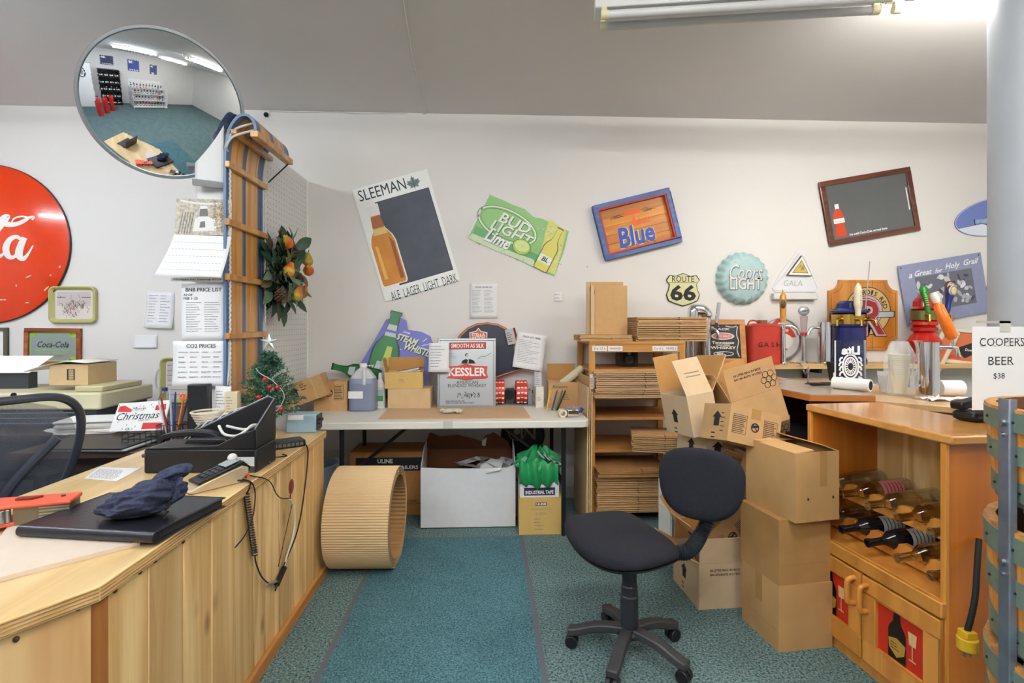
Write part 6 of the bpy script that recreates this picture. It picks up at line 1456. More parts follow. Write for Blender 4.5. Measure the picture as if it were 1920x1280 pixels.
for k_ in range(7): x = -.02 + k_ * .018; m.tube(gd if k_ % 2 else mat('grey_glint', (150, 160, 156), .3), catmull([(x, -.085, .19 - k_ * .01), (x + .03, -.10, .16 - k_ * .008), (x + .07, -.09, .14 - .006 * k_)], 4), .007, 6)
m.build('mesh_gather', t)
# ---- corrugated roll
m_roll, nt, bb_ = newmat('corrugated_kraft'); N = nt.nodes.new; L = nt.links.new
bb_.inputs['Base Color'].default_value = S(214, 186, 144); bb_.inputs['Roughness'].default_value = .85
yR = 3.03; rR = .268; x0, x1 = -.835, -.495
t = thing('corrugated_roll', 'big roll of corrugated cardboard lying on its side by the counter end', 'cardboard roll', ((x0 + x1) / 2, yR, rR), (0, R(90), R(-2)))
hw = (x1 - x0) / 2; m = MB(); nC = 240; vs = []
for r_, z in ((rR, -hw), (rR, hw)):
    for i in range(nC): a = 2 * math.pi * i / nC; q = r_ + (.003 if i % 2 else -.001); vs.append((q * math.cos(a), q * math.sin(a), z))
m.add(vs, [(i, (i + 1) % nC, nC + (i + 1) % nC, nC + i) for i in range(nC)], m_roll); 
for k_ in range(7):
    ra, rb2 = rR - .001 - k_ * .006, rR - .0035 - k_ * .006
    for z in (-hw, hw): m.push(Matrix.Translation((0, 0, z))); m.lathe(m_roll if k_ % 2 == 0 else CARDD, [(ra, 0), (rb2, 0)], 80); m.pop()
    m.lathe(m_roll, [(rb2 - .0005, -hw + .004 * k_), (rb2 - .0005, hw - .001)], 80)
m.build('roll', t, sharp=25)
m = MB(); nC = 120; vs = []
for z in (-hw, hw):
    for i in range(nC): a = 2 * math.pi * i / nC; q = rR - .044 + (.003 if i % 2 else -.003); vs.append((q * math.cos(a), q * math.sin(a), z))
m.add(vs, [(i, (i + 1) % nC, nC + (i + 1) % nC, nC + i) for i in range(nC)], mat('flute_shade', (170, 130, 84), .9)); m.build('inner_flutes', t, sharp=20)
c = GF(622, 935); t = thing('grey_bin', 'blue grey plastic waste bin behind the cardboard roll', 'bin', (-1.17, 3.62, 0)); gb = mat('bin_plastic', (124, 138, 156), .4)
m = MB(); m.lathe(gb, [(.0, .004), (.13, .004), (.165, .40), (.175, .40), (.175, .41), (.16, .41), (.125, .012), (0, .012)], 32); m.build('tub', t)
# ---- crest plaque on the wall under the table
F = Flat((980, 815), D - .02, 0); k = F.k; t = thing('crest_plaque', 'dark round metal crest with pale scroll on the wall under the table', 'plaque', F.O); m = MB(); dc = mat('bronze_dark', (58, 52, 46), .4, metal=.4)
m.push(rotm(90, 0, 0)); m.lathe(dc, [(0, .012), (36 * k, .012), (38 * k, .018), (41 * k, .014), (41 * k, 0)], 40); m.pop(); m.build('medallion', t)
m = MB(); pc_ = mat('pewter', (150, 144, 132), .5); m.ring(pc_, -.045, .03, 17 * k, 17 * k, .006, -.0185); m.text(pc_, 'N', .04, .03, -.0185, h=30 * k); m.disc(pc_, -.045, .03, 6 * k, 6 * k, -.019); m.build('relief', t)
m = MB(); pts = [(46 * k * math.cos(R(a)), 46 * k * math.sin(R(a)) - .02) for a in range(205, 340, 9)]; m.stroke(mat('scroll_cream', (186, 178, 160), .6), pts, 13 * k, -.021, 2); 
for i, ch in enumerate('We Got the Beer'):
    a = R(222 + i * 6.9); m.text(INK, ch, 46 * k * math.cos(a), 46 * k * math.sin(a) - .02, -.022, h=7 * k, rot=a + R(90)) if ch != ' ' else None
m.build('scroll', t)
# ================================================================== carton rack
YS = 3.60
xl_, xr_ = WY(1105, 800, YS).x, WY(1285, 800, YS).x; wS_ = xr_ - xl_
t = thing('carton_rack', 'wooden rack holding flattened cartons beside the folding table', 'shelf', (xl_, YS, 0))
rk = wood('rack_pine', (214, 164, 92), (186, 130, 62), 2, 9, .06, .45); rkh = wood('rack_shelf', (204, 152, 84), (176, 120, 58), 0, 9, .06, .45)
zS = [1.205, 1.015, .825, .685, .465, .06]
for x in (0, wS_ - .04):
    for y in (0, .46):
        m = MB(); m.bx(rk, x, x + .04, y, y + .03, 0, 1.205); m.build('post', t, bevel=.002)
for i, z in enumerate(zS): m = MB(); m.bx(rkh, .0 if i == 0 else .001, wS_, -.003 if i == 0 else .003, .49, z, z + .018); m.build('shelf_board', t, bevel=.002)
m = MB(); m.bx(rkh, .04, wS_ - .04, 0, .018, 1.15, 1.204); m.build('front_rail', t)
m = MB(); m.bx(rk, wS_ - .12, wS_ - .08, .30, .33, 1.03, 1.2); m.build('back_upright', t)
m = MB()
for a, b, tx in ((1110, 1138, '2 x 12 L'), (1140, 1167, 'MARKED'), (1223, 1246, '2 x 6 L'), (1246, 1270, 'TEARS 2')):
    p, q = WY(a, 649, YS), WY(b, 649, YS); z0, z1 = 1.158, 1.192; m.rect(PAPER, p.x - xl_, q.x - xl_, z0, z1, -.0036); m.text(INK, tx, (p.x + q.x) / 2 - xl_, (z0 + z1) / 2, -.0042, w=(q.x - p.x) * .8, shear=.2); m.build('paper_label', t); m = MB()
m = MB(); m.rect(PAPER, .004, .036, .90, 1.0, -.0006); m.lines(INKG, .01, .03, .91, .98, -.0012, 4, .004); m.build('post_tag', t); m = MB(); m.rect(PAPER, wS_ - .034, wS_ - .006, 1.03, 1.10, -.0006); m.text(INK, '2', wS_ - .02, 1.065, -.0012, h=.02); m.build('post_tag', t)
# speaker and fixture seen through the top bay
t = thing('small_speaker', 'small black bookshelf speaker inside the top bay of the carton rack', 'speaker', (WY(1181, 690, YS + .2).x, YS + .22, zS[1] + .019))
m = MB(); m.bx(mat('speaker_wood', (52, 28, 26), .4), -.066, .066, 0, .14, 0, .125); m.build('cabinet', t, bevel=.003)
m = MB(); m.bx(BLACKM, -.045, .045, -.003, .001, .004, .12); m.build('baffle', t)
m = MB(); m.push(Matrix.Translation((0, -.003, .05)) @ rotm(90, 0, 0)); m.lathe(DGREY, [(.033, 0), (.03, .006), (.012, -.0), (0, .006)], 24); m.pop(); m.push(Matrix.Translation((0, -.003, .097)) @ rotm(90, 0, 0)); m.lathe(GREY, [(.014, 0), (.012, .004), (0, .006)], 18); m.pop(); m.build('driver', t)
m = MB(); p = WY(1250, 673, D); m.bx(CREAM, p.x - .04, p.x + .04, D - .008, D, p.z - .06, p.z + .06); m.push(Matrix.Translation((p.x, D - .008, p.z)) @ rotm(90, 0, 0)); m.lathe(CREAM, [(.022, 0), (.02, .02), (0, .02)], 20); m.pop(); tag(m.build('dimmer_switch', bevel=.002), 'cream wall dimmer switch seen through the top bay of the rack', 'switch')
# ---- flattened cartons, one object each
def flat_mesh(w_, d_, th, mm):
    m = MB(); e = mat('gap_shade_fill', (84, 60, 38), .9)  # dark filler set back between layers, gap shade put into its colour
    m.bx(mm, -w_ / 2 + .004, w_ / 2 - .004, -d_ / 2, d_ / 2, 0, th * .58); m.bx(mm, -w_ / 2, w_ / 2 - .006, -d_ / 2 + .022, d_ / 2, th * .66, th * .9)
    m.cyl(mm, (-w_ / 2 + .004, -d_ / 2 + .001, th * .47), (-w_ / 2 + .004, d_ / 2 - .001, th * .47), th * .47, n=8); m.cyl(mm, (w_ / 2 - .006, -d_ / 2 + .001, th * .47), (w_ / 2 - .006, d_ / 2 - .001, th * .47), th * .47, n=8)
    m.bx(e, -w_ / 2 + .006, w_ / 2 - .008, -d_ / 2 + .024, d_ / 2 - .006, th * .57, th * .70)
    m.bx(BLACKM, w_ * .1 - .0015, w_ * .1 + .0015, -d_ / 2 - .0006, -d_ / 2 + .06, th * .05, th * .945)
    return m
def stack(label, group, cx, cy, z, n, w_, d_, th, rz=0, seed=1, mm=None, jit=.006, shift=None):
    rg = random.Random(seed); m0 = None
    for k_ in range(n):
        sx = shift(k_) if shift else 0
        loc = (cx + rg.uniform(-jit, jit) + sx, cy + rg.uniform(-jit, jit), z + k_ * th); rot = (0, 0, R(rz + rg.uniform(-1.2, 1.2) + (180 if rg.random() < .3 else 0)))
        if m0 is None: m0 = flat_mesh(w_, d_, th, mm or CARD).build('flattened_carton', loc=loc, rot=rot); tag(m0, label, 'cardboard', group)
        else: dup(m0, None, loc, rot)
    return z + n * th
pk_ = mat('pinkish_kraft', (192, 156, 118), .8, noise=.06)
c = WZ(1178, 960, .08)
zt_ = stack('flattened brown carton in the tall pile at the bottom of the rack', 'flattened cartons in the bottom pile', xl_ + .27, YS + .12, .079, 20, .47, .38, .0125, 0, 3, CARD)
stack('flattened brown carton among the few overhanging on top of the bottom pile', 'cartons overhanging the bottom pile', xl_ + .285, YS + .09, zt_, 4, .50, .40, .0115, 1, 4, CARDD)
stack('flattened brown carton in the skewed pile on the middle rack shelf', 'flattened cartons in the skewed middle pile', WY(1238, 830, YS).x, YS + .045, zS[4] + .019, 9, .36, .30, .0125, -14, 5, CARD, .004)
stack('flattened pale carton in the thick pile on the upper rack shelf', 'flattened cartons in the thick upper pile', xl_ + .33, YS + .12, zS[2] + .019, 14, .56, .36, .0128, 0, 6, pk_, .007, lambda k_: -.03 + .0022 * k_ if k_ < 6 else -.012 - .0015 * (k_ - 6))
zt_ = stack('flattened brown carton lying under the upright pair on the rack top', 'flat cartons at the rack top end', WY(1130, 630, YS + .15).x, YS + .17, zS[0] + .019, 4, .36, .30, .0108, 0, 7, CARD)
c = WY(1247, 620, YS + .16)
stack('flattened brown carton in the long pile on top of the rack', 'flattened cartons in the rack top pile', c.x, YS + .17, zS[0] + .019, 13, .49, .34, .0128, 0, 8, CARD, .004)
for k_, (px, py, hh, ww, lb) in enumerate(((1138, 622, .375, .235, 'rear and taller'), (1146, 624, .345, .23, 'front and lower'))):
    c = WY(px, py, YS + .17 - k_ * .05); m = MB(); m.bx(mat('kraft_panel', (194, 154, 104), .8, noise=.05), -ww / 2, ww / 2, 0, .016, 0, hh); m.bx(CARDL, -ww / 2 - .028, -ww / 2 - .001, .002, .02, 0, hh); m.bx(BLACKM, -ww / 2 - .004, -ww / 2 - .002, -.001, .01, hh * .82, hh * .9)
    tag(m.build('upright_carton', loc=(c.x, c.y, zt_), bevel=.002), lb + ' flattened kraft carton of the pair standing upright on the rack', 'cardboard')
for k_, (x, lb, hh) in enumerate(((1093, 'outermost tall cardboard sheet leaning between table and rack', .93), (1102, 'middle cardboard sheet leaning between table and rack', .99), (1108, 'innermost cardboard sheet leaning against the rack post', .90))):
    p = WY(x, 900, 3.42); m = MB(); m.bx(CARDL if k_ != 1 else CARD, -.004, .004, 0, .50, 0, hh); tag(m.build('cardboard_sheet', loc=(xl_ - .047 + .013 * k_, 3.44, 0.0), rot=(0, R(.5), 0)), lb, 'cardboard')
# ================================================================== the tumbled pile of bag-in-box cartons
def place(px, py, zc):                      # point at a given distance in front of the lens
    return Vector((0, 0, H)) + ray(px, py) * zc
g = WZ(1310, 1144, 0); kt = mat('carton_tan', (188, 150, 104), .8, noise=.08, scale=14); kp = mat('carton_pale', (206, 180, 146), .8, noise=.06, scale=14)
W6 = (.27, .30, .215)
def tumble(label, center, size, rot, flaps, prints, mm):
    # loc is the base centre; given the carton's middle instead
    M = Euler(tuple(R(a) for a in rot)).to_matrix(); b = Vector(center) - M @ Vector((0, 0, size[2] / 2)); lo = min((b + M @ Vector((sx * size[0] / 2, sy * size[1] / 2, z))).z for sx in (-1, 1) for sy in (-1, 1) for z in (0, size[2]))
    if lo < 0: b.z -= lo
    return carton('bag_in_box_carton', label, size, b, tuple(R(a) for a in rot), mm, flaps, prints)
side = [('l', 'arrow', -.1, .45), ('n', 'panel', 0, .45), ('Fn', 'bag', 0, .5), ('Ff', 'bag', 0, .5)]
tumble('open tan carton on the floor at the foot of the tumbled carton pile', (g.x + .13, g.y + .16, .108), W6, (0, 0, 3), {'n': 4, 'f': -8, 'r': 10, 'l': 60, 'len': .12}, [('l', 'arrow', -.1, .45), ('n', 'bag', -.05, .75)], kp)
c = place(1338, 1000, 2.74) + Vector((0, .02, .05)); tumble('tan carton tilted on its corner above the open floor carton', c, (.25, .29, .20), (6, -34, 12), {'n': 30, 'f': 10, 'l': 20, 'len': .1}, side, kt)
c = place(1345, 925, 2.88) + Vector((0, .04, .05)); tumble('tan carton hidden behind the stool backrest in the tumbled pile', c, (.26, .28, .20), (-4, 22, 8), {'n': 40, 'f': 30, 'len': .1}, side, kt)
c = place(1332, 838, 2.92); tumble('pale carton with arrow under the two tipped open cartons', c, (.24, .27, .19), (0, 4, 12), None, [('l', 'arrow', 0, .5), ('n', 'arrow', -.45, .55)], kp)
c = place(1408, 850, 2.90); tumble('tan carton with raised printed flap behind the plain box stack', c, (.30, .26, .19), (5, -12, 18), {'n': 6, 'f': 20, 'len': .12}, [('Fn', 'bag', -.1, .6), ('Fn', 'flower', .7, .3), ('n', 'panel', 0, .5), ('l', 'arrow', 0, .5)], kt)
c = place(1292, 772, 2.80); tumble('tipped open carton with flaps up at the left of the pile top', c, (.15, .27, .205), (-4, -9, 10), {'n': -26, 'f': 6, 'r': 34, 'len': .20}, [('l', 'arrow', -.1, .4), ('Fn', 'bag', .1, .5)], kp)
c = place(1402, 768, 2.82); tumble('open carton with upright printed flap at the back of the pile top', c, (.29, .22, .17), (-6, -15, 8), {'n': 4, 'f': 10, 'l': 16, 'len': .165}, [('l', 'arrow', .1, .5), ('Fn', 'bag', -.1, .62), ('Fn', 'flower', .66, .35)], kt)
c = place(1388, 800, 2.50); tumble('tipped carton with prohibition mark and pale end at the front of the pile top', c, (.27, .20, .165), (-8, 14, 10), None, [('l', 'arrow', .1, .5), ('l', lambda m, w, h, y: m.lines(INK, w * .2, w * .4, h * .2, h * .8, y, 5, .004), 0, 0), ('n', 'panel', 0, .5)], kt)
p = WZ(1262, 1062, 0); m = MB(); m.bx(WHITE, -.012, .0, 0, .20, 0, .42); tag(m.build('foam_board', loc=(p.x + .012, p.y + .05, 0), rot=(0, 0, 0)), 'white panel standing on the floor behind the tumbled cartons', 'panel')
# ---- stack of three plain boxes
c0, cl, cr2 = WZ(1460, 1223, 0), WZ(1383, 1157, 0), WZ(1565, 1216, 0); dF = (cr2 - c0).normalized(); aF = math.degrees(math.atan2(dF.y, dF.x)); wP, dP = (cr2 - c0).length, (cl - c0).length * .97
aF = aF + 3; rmz = Matrix.Rotation(R(aF), 3, 'Z'); cen = c0 + rmz @ Vector((wP / 2, dP / 2, 0)); pb = mat('plain_box_tan', (190, 150, 98), .75, noise=.1, scale=7); HB = .271
def seam(m, w, h, y):
    tp = mat('tan_tape', (176, 136, 84), .25); m.rect(tp, -w * .1, w * .08, h * .55, h, y); m.rect(mat('crease', (150, 112, 68), .8), -w * .45, w * .45, h * .3, h * .305, y)
carton('plain_box', 'plain sealed brown box on the floor, lowest of three stacked boxes', (wP, dP, HB), (cen.x, cen.y, 0), (0, 0, R(aF)), pb, None, [('l', seam, 0, 0)], tape=False)
c2 = cen + Vector((-.005, .004, 0))
carton('plain_box', 'plain sealed brown box in the middle of the stack of three', (wP * .98, dP * 1.0, HB - .003), (c2.x, c2.y, HB + .001), (0, 0, R(aF + 1.5)), mat('plain_box_dark', (172, 132, 80), .75, noise=.12, scale=7), None, [('n', seam, 0, 0)], tape=False)
c3 = cen + rmz @ Vector((.004, -.0, 0))
def holes(m, w, h, y):
    tp = mat('tan_tape', (176, 136, 84), .25); m.rect(tp, w * .05, w * .22, h * .5, h, y)
    for x in (-.22, .36): m.disc(INK, w * x, h * .33, .005, .006, y)
carton('plain_box', 'plain brown box with open top, highest of three stacked boxes', (wP * .86, dP * 1.16, .282), (c3.x + .012, c3.y - .012, 2 * HB - .001), (R(0), R(0), R(aF + 5)), pb, {'f': -86, 'l': -84, 'r': -70, 'len': .09}, [('n', holes, 0, 0)])
# ---- typist stool
sc = WZ(1180, 1228, 0); t = thing('typist_chair', 'small black fabric typist chair on five castors beside the mat', 'office chair', sc)
fab = mat('charcoal_fabric', (27, 28, 37), .95, noise=.4, scale=240, bump=.3); pl_ = mat('charcoal_plastic', (58, 58, 60), .42)
for px, py in ((1085, 1213), (1138, 1166), (1262, 1198), (1302, 1288), (1148, 1296)):
    e = WZ(px, py, 0) - sc; e.z = 0; d = e.normalized(); e = d * .235
    m = MB(); m.bar(pl_, catmull([d * .02 + Vector((0, 0, .105)), d * .12 + Vector((0, 0, .10)), d * .21 + Vector((0, 0, .072)), d * .25 + Vector((0, 0, .066))], 4), .046, .032); m.build('base_leg', t, bevel=.008)
    m = MB(); s_ = d.cross(Vector((0, 0, 1)))
    for q in (-1, 1): m.cyl(BLACK, e + s_ * (q * .004) + Vector((0, 0, .026)), e + s_ * (q * .024) + Vector((0, 0, .026)), .026, n=20)
    m.cyl(BLACK, e + Vector((0, 0, .02)), e + Vector((0, 0, .06)), .010); m.build('castor', t, bevel=.003)
m = MB(); bs = mat('column_black', (44, 46, 52), .3)
m.lathe(bs, [(.0, .085), (.05, .085), (.052, .10), (.036, .115), (.036, .24), (.037, .245), (.033, .25), (.033, .285), (.030, .29), (.028, .41), (0, .41)], 28); m.build('gas_column', t, sharp=50)
m = MB(); m.bx(BLACK, -.09, .12, -.07, .07, .405, .425); m.build('seat_plate', t)
# seat: rounded plan seen in the photo, narrower towards the backrest
plan = [(1058, 985), (1085, 1030), (1140, 1060), (1205, 1062), (1262, 1046), (1270, 1032), (1225, 998), (1175, 968), (1120, 968), (1080, 974)]
P = []
for px, py in plan: q = WZ(px, py, .455) - sc; P.append((q.x, q.y))
ctr = (sum(p[0] for p in P) / len(P), sum(p[1] for p in P) / len(P)); Pc = [(v.x, v.y) for v in catmull([(a, b, 0) for a, b in P], 6, True)]
if sum(Pc[i][0] * Pc[(i + 1) % len(Pc)][1] - Pc[(i + 1) % len(Pc)][0] * Pc[i][1] for i in range(len(Pc))) < 0: Pc = Pc[::-1]
def cushion(m, mm, secs):
    n = len(Pc); vs = []
    for f, z in secs: vs += [(ctr[0] + (x - ctr[0]) * f, ctr[1] + (y - ctr[1]) * f, z) for x, y in Pc]
    k_ = len(secs); m.add(vs, [(j * n + i, j * n + (i + 1) % n, j * n + n + (i + 1) % n, j * n + n + i) for j in range(k_ - 1) for i in range(n)], mm, True); m.add(vs[:n], [tuple(range(n))[::-1]], mm); m.add(vs[-n:], [tuple(range(n))], mm, True)
m = MB(); cushion(m, fab, [(.95, .437), (.99, .442), (1.0, .455), (.985, .470), (.94, .482), (.80, .492), (.5, .495), (.2, .493)]); m.build('seat', t, sharp=60)
m = MB(); cushion(m, BLACK, [(.80, .421), (.95, .424), (.985, .432), (.985, .4365), (.9, .4368)]); m.build('seat_shell', t)
# gaitered back bar
A0 = place(1262, 1036, 2.12) - sc; B0 = place(1326, 975, 2.19) - sc
pts = catmull([A0 + Vector((-.14, .02, -.02)), A0, place(1292, 1032, 2.13) - sc, place(1312, 1005, 2.17) - sc, B0, place(1334, 925, 2.25) - sc], 14)
m = MB(); m.tube(bs, pts, [(.031 if i % 2 else .024) for i in range(len(pts))], 18); m.build('gaiter', t, sharp=20)
bc = place(1312, 907, 2.16) - sc; m = MB(); M = Matrix.Translation(bc) @ rotm(0, 0, -34) @ rotm(-8, 0, 0)
def backf(y0, sgn):
    def f(u, v):
        a = u * 2 * math.pi; r_ = v; x = abs(math.cos(a)) ** .78 * math.copysign(1, math.cos(a)); z = abs(math.sin(a)) ** .78 * math.copysign(1, math.sin(a))
        x *= .168 * r_ * (1 + .10 * z * r_); z *= .142 * r_
        return M @ Vector((x, y0 - sgn * .030 * (1 - r_ ** 6) ** .5 + .5 * x * x, z + .0))
    return f
m.grid(fab, backf(-.004, 1), 48, 14); m.build('backrest', t, sharp=80)
m = MB(); m.grid(mat('back_shell', (70, 70, 78), .45), backf(.0, -.8), 48, 10); m.build('back_shell', t, sharp=80)
m = MB(); m.box(BLACK, M @ Vector((0, .04, -.03)), (.06, .03, .12), M.to_3x3()); m.build('back_bracket', t, bevel=.004)
# ================================================================== wine cabinet on the right
aC = R(4.8); o_ = Vector((1.508, 1.668, 0)); lenC = .665; HC = .985
cab = wood('cabinet_oak', (220, 152, 68), (190, 120, 46), 2, 8, .06, .3, 0, True, 4, .4); cabt = wood('cabinet_top_oak', (208, 150, 78), (186, 124, 58), 1, 8, .06, .22, 0, True, 4, .5); cabl = wood('cabinet_panel', (244, 210, 146), (206, 158, 84), 2, 9, .05, .35, 0, True, 7); cabd = wood('cabinet_side', (202, 118, 34), (170, 90, 22), 2, 7, .05, .3, 0, True, 4, .4)
# local axes: x along the front from the near corner (away from the viewer), y into the cabinet (to the right)
t = thing('wine_cabinet', 'oak cabinet with wine bottle racks over two picture doors', 'cabinet', o_, (0, 0, R(90) + aC))
# after this turn local +x runs away from the viewer and local +y to the left, so depth is -y
dC = .33
m = MB(); m.bx(cabd, 0, .02, -dC, -.0, 0, HC - .03); m.build('side_panel', t, bevel=.002)
m = MB(); m.bx(cabd, lenC - .02, lenC, -dC, -.0, 0, HC - .03); m.build('side_panel', t, bevel=.002)
m = MB(); m.bx(cabl, .02, lenC * .48, -dC, -dC + .012, .04, HC - .03); m.bx(cabl, lenC * .48 + .002, lenC - .02, -dC, -dC + .012, .04, HC - .03); m.build('back_panel', t)
m = MB(); m.bx(cab, 0, .022, -.001, .012, 0, HC - .03); m.build('face_frame', t, bevel=.002); m = MB(); m.bx(cab, lenC - .022, lenC, -.001, .012, 0, HC - .03); m.build('face_frame', t, bevel=.002)
m = MB(); m.lie(cabt, [(-.025, .016), (lenC + .008, .016), (lenC + .02, -dC - .03), (-.025, -dC - .03)], HC - .03, HC); m.build('top', t, bevel=.006)
m = MB(); m.bx(cab, .02, lenC - .02, -dC + .012, .008, .415, .437); m.bx(cab, .0, lenC, .008, .03, .385, .437); m.build('ledge', t, bevel=.004)
m = MB(); m.bx(cabd, .02, lenC - .02, -dC + .012, -.02, .05, .07); m.bx(cab, .0, lenC, -.0, .014, 0, .045); m.build('base', t)
pr = mat('poster_red', (196, 44, 28), .35); gd_ = mat('gold_shield', (190, 146, 62), .35); dkb = mat('champagne_black', (32, 26, 20), .25)
for k_ in (0, 1):
    x0 = .006 + k_ * (lenC / 2); x1 = x0 + lenC / 2 - .010; z0, z1 = .05, .378
    m = MB(); m.push(rotm(0, 0, 180)); m.pop(); wd_ = .062
    for a, b, c_, d_ in ((x0, x1, z0, z0 + wd_ + .02), (x0, x1, z1 - wd_, z1), (x0, x0 + wd_, z0 + wd_ + .02, z1 - wd_), (x1 - wd_, x1, z0 + wd_ + .02, z1 - wd_)): m.bx(cab, a, b, .012, .032, c_, d_)
    o = m.build('door', t, bevel=.003)
    m = MB(); m.push(Matrix.Translation(((x0 + x1) / 2, .018, (z0 + z1) / 2 + .01)) @ rotm(0, 0, 180)); hw_, hh_ = (x1 - x0) / 2 - wd_ + .004, (z1 - z0) / 2 - wd_ - .004
    m.plate(pr, [(-hw_, -hh_), (hw_, -hh_), (hw_, hh_), (-hw_, hh_)], 0, .004)
    m.plate(WHITE, bottle_pts(-.02, -hh_, hh_ * 2.1, .084, 0, .3), -.0006, -.0006) if False else None
    m.plate(dkb, [(p[0], min(p[1], hh_)) for p in bottle_pts(-.016, -hh_ * .96, hh_ * 2.05, .075)], -.0008, -.0008)
    m.plate(gd_, [(-.052, -.02), (-.016, -.008), (.020, -.02), (.016, -.055), (-.016, -.078), (-.048, -.055)], -.0014, -.0014); m.lines(INK, -.042, .01, -.055, -.025, -.002, 3, .003)
    gw = mat('glass_print', (232, 196, 140), .3); m.plate(gw, [(.035, .0), (.062, .0), (.066, .045), (.031, .045)], -.0014, -.0014); m.stroke(gw, [(.048, .0), (.048, -.05)], .004, -.0014, 1, False); m.stroke(gw, [(.034, -.052), (.062, -.052)], .005, -.0014, 1, False)
    m.pop(); m.build('picture_panel', o)
    xh = x1 - .026 if k_ == 0 else x0 + .026; m = MB(); m.tube(cab, catmull([(xh, .032, .25), (xh, .062, .258), (xh, .066, .30), (xh, .062, .342), (xh, .032, .35)], 5), .010, 10); m.build('handle', o)
# racks
rkx = [.06 + .135 * i for i in range(5)]
for zr in (.50, .645):
    for yy, nm in ((-.095, 'front'), (-.25, 'rear')):
        m = MB(); pts = [(.02, zr - .055)]
        x = .02
        for bxp in rkx:
            pts += [(bxp - .052, zr + .012), (bxp - .028, zr - .0), (bxp - .016, zr - .028), (bxp + .016, zr - .028), (bxp + .028, zr - .0), (bxp + .052, zr + .012)]
        pts += [(lenC - .02, zr + .012), (lenC - .02, zr - .055)]
        pts[0] = (.02, zr - .055); pts.insert(1, (.02, zr + .0)); pts = [p for i, p in enumerate(pts) if p[0] >= .02]
        m.plate(cab, pts, yy - .02, yy); m.build('bottle_rack', t)
# bottles
clr = glass('clear_glass', (240, 240, 234), .04, .42); dkg = mat('dark_glass', (24, 22, 28), .1); fog = glass('amber_glass', (236, 226, 204), .05, .42)
MW = t.matrix_basis.copy()
def wine_bottle(i, zr, label, gm_, lab, fill=False):
    base = MW @ Vector((rkx[i], -.30, zr + .018)); tip = MW @ Vector((rkx[i], .035, zr - .004))
    if zr > .6: pass
    t2 = thing('wine_bottle', label, 'bottle', base, (tip - base).to_track_quat('Z', 'Y').to_euler(), None); L_ = .315
    m = MB(); m.lathe(gm_, [(.0, .012), (.034, .002), (.038, .012), (.038, .175), (.034, .205), (.017, .235), (.0145, .25), (.0145, .295), (.017, .296), (.017, .309), (.011, .309), (.010, .25)], 28); m.build('glass', t2, sharp=60)
    if lab:
        m = MB(); mm = mat('label_%s' % lab[0], lab[1], .5); n = 14; vs = []
        rt_ = Matrix.Rotation(R(lab[2]), 4, 'Z')
        for z in (.05, .145): vs += [rt_ @ Vector((.0385 * math.cos(R(-80 + 160 * j / n)), .0385 * math.sin(R(-80 + 160 * j / n)), z)) for j in range(n + 1)]
        m.add(vs, [(j, j + 1, n + 2 + j, n + 1 + j) for j in range(n)], mm, True)
        for r_ in range(5):
            vs = []
            for z in (.062 + r_ * .016, .066 + r_ * .016): vs += [rt_ @ Vector((.039 * math.cos(R(-60 + 120 * j / n)), .039 * math.sin(R(-60 + 120 * j / n)), z)) for j in range(n + 1)]
            m.add(vs, [(j, j + 1, n + 2 + j, n + 1 + j) for j in range(n)], mat('label_ink_' + lab[0], lab[3], .6), True)
        m.build('paper_label', t2)
red_l = ('red', (196, 120, 120), 0, (130, 30, 40)); wh_l = ('white', (216, 218, 216), 0, (60, 80, 70))
import itertools
up_axis = (Vector((0, 0, 1)))
names = [('clear', 'empty clear bottle cut off by the near post, upper row of cabinet rack', clr, None), ('clear', 'empty clear bottle second from the near post, upper rack row', fog, None), ('clear', 'empty clear bottle in the middle of the upper rack row', clr, None),
         ('red', 'empty bottle with red printed label in the upper rack row', fog, red_l), ('clear', 'empty clear bottle at the far end of the upper rack row', clr, None)]
for i, (a, lb, g_, l_) in enumerate(names): wine_bottle(i, .645, lb, g_, l_)
names = [('clear', 'empty clear bottle cut off by the near post, lower row of cabinet rack', clr, None), ('w', 'clear bottle second from the near post, lower rack row', clr, None), ('w', 'dark bottle with white label in the middle of the lower rack row', dkg, wh_l),
         ('w', 'dark bottle with white and green label in the lower rack row', dkg, ('white', (216, 218, 216), 0, (60, 80, 70))), ('w', 'empty clear bottle at the far end of the lower rack row', clr, None)]
for i, (a, lb, g_, l_) in enumerate(names): wine_bottle(i, .50, lb, g_, l_)
# card reader on the cabinet top
c = WZ(1822, 790, HC); t = thing('handset', 'black telephone handset base lying on the cabinet top beside the barrels', 'telephone', (c.x, c.y + .01, HC + .001), (0, 0, R(10)))
m = MB(); m.bx(BLACK, -.025, .12, -.04, .05, 0, .036); m.build('base', t, bevel=.014); m = MB(); m.box(BLACK, (.05, .03, .062), (.15, .05, .03), rotm(0, -8, 0).to_3x3()); m.build('handset_body', t, bevel=.008)
# yellow plug hanging behind the barrels
c = place(1814, 1205, 1.66); t = thing('yellow_plug', 'yellow electrical plug hanging on black cord between cabinet and barrels', 'plug', c)
ym = mat('yellow_plastic', (220, 176, 40), .45); m = MB(); m.cyl(ym, (0, 0, -.02), (0, 0, .018), .028, n=20); m.bx(ym, -.018, .018, -.018, .018, .018, .04); m.build('plug_body', t, bevel=.003)
m = MB(); m.tube(BLACKM, catmull([(0, 0, .038), (.012, 0, .08), (.035, .01, .14), (.07, .04, .22), (.11, .075, .29)], 6), .009, 10); m.build('cord', t)
for q in (-.01, .01): m = MB(); m.bx(STEEL, q - .001, q + .001, -.004, .004, -.042, -.02); m.build('prong', t)
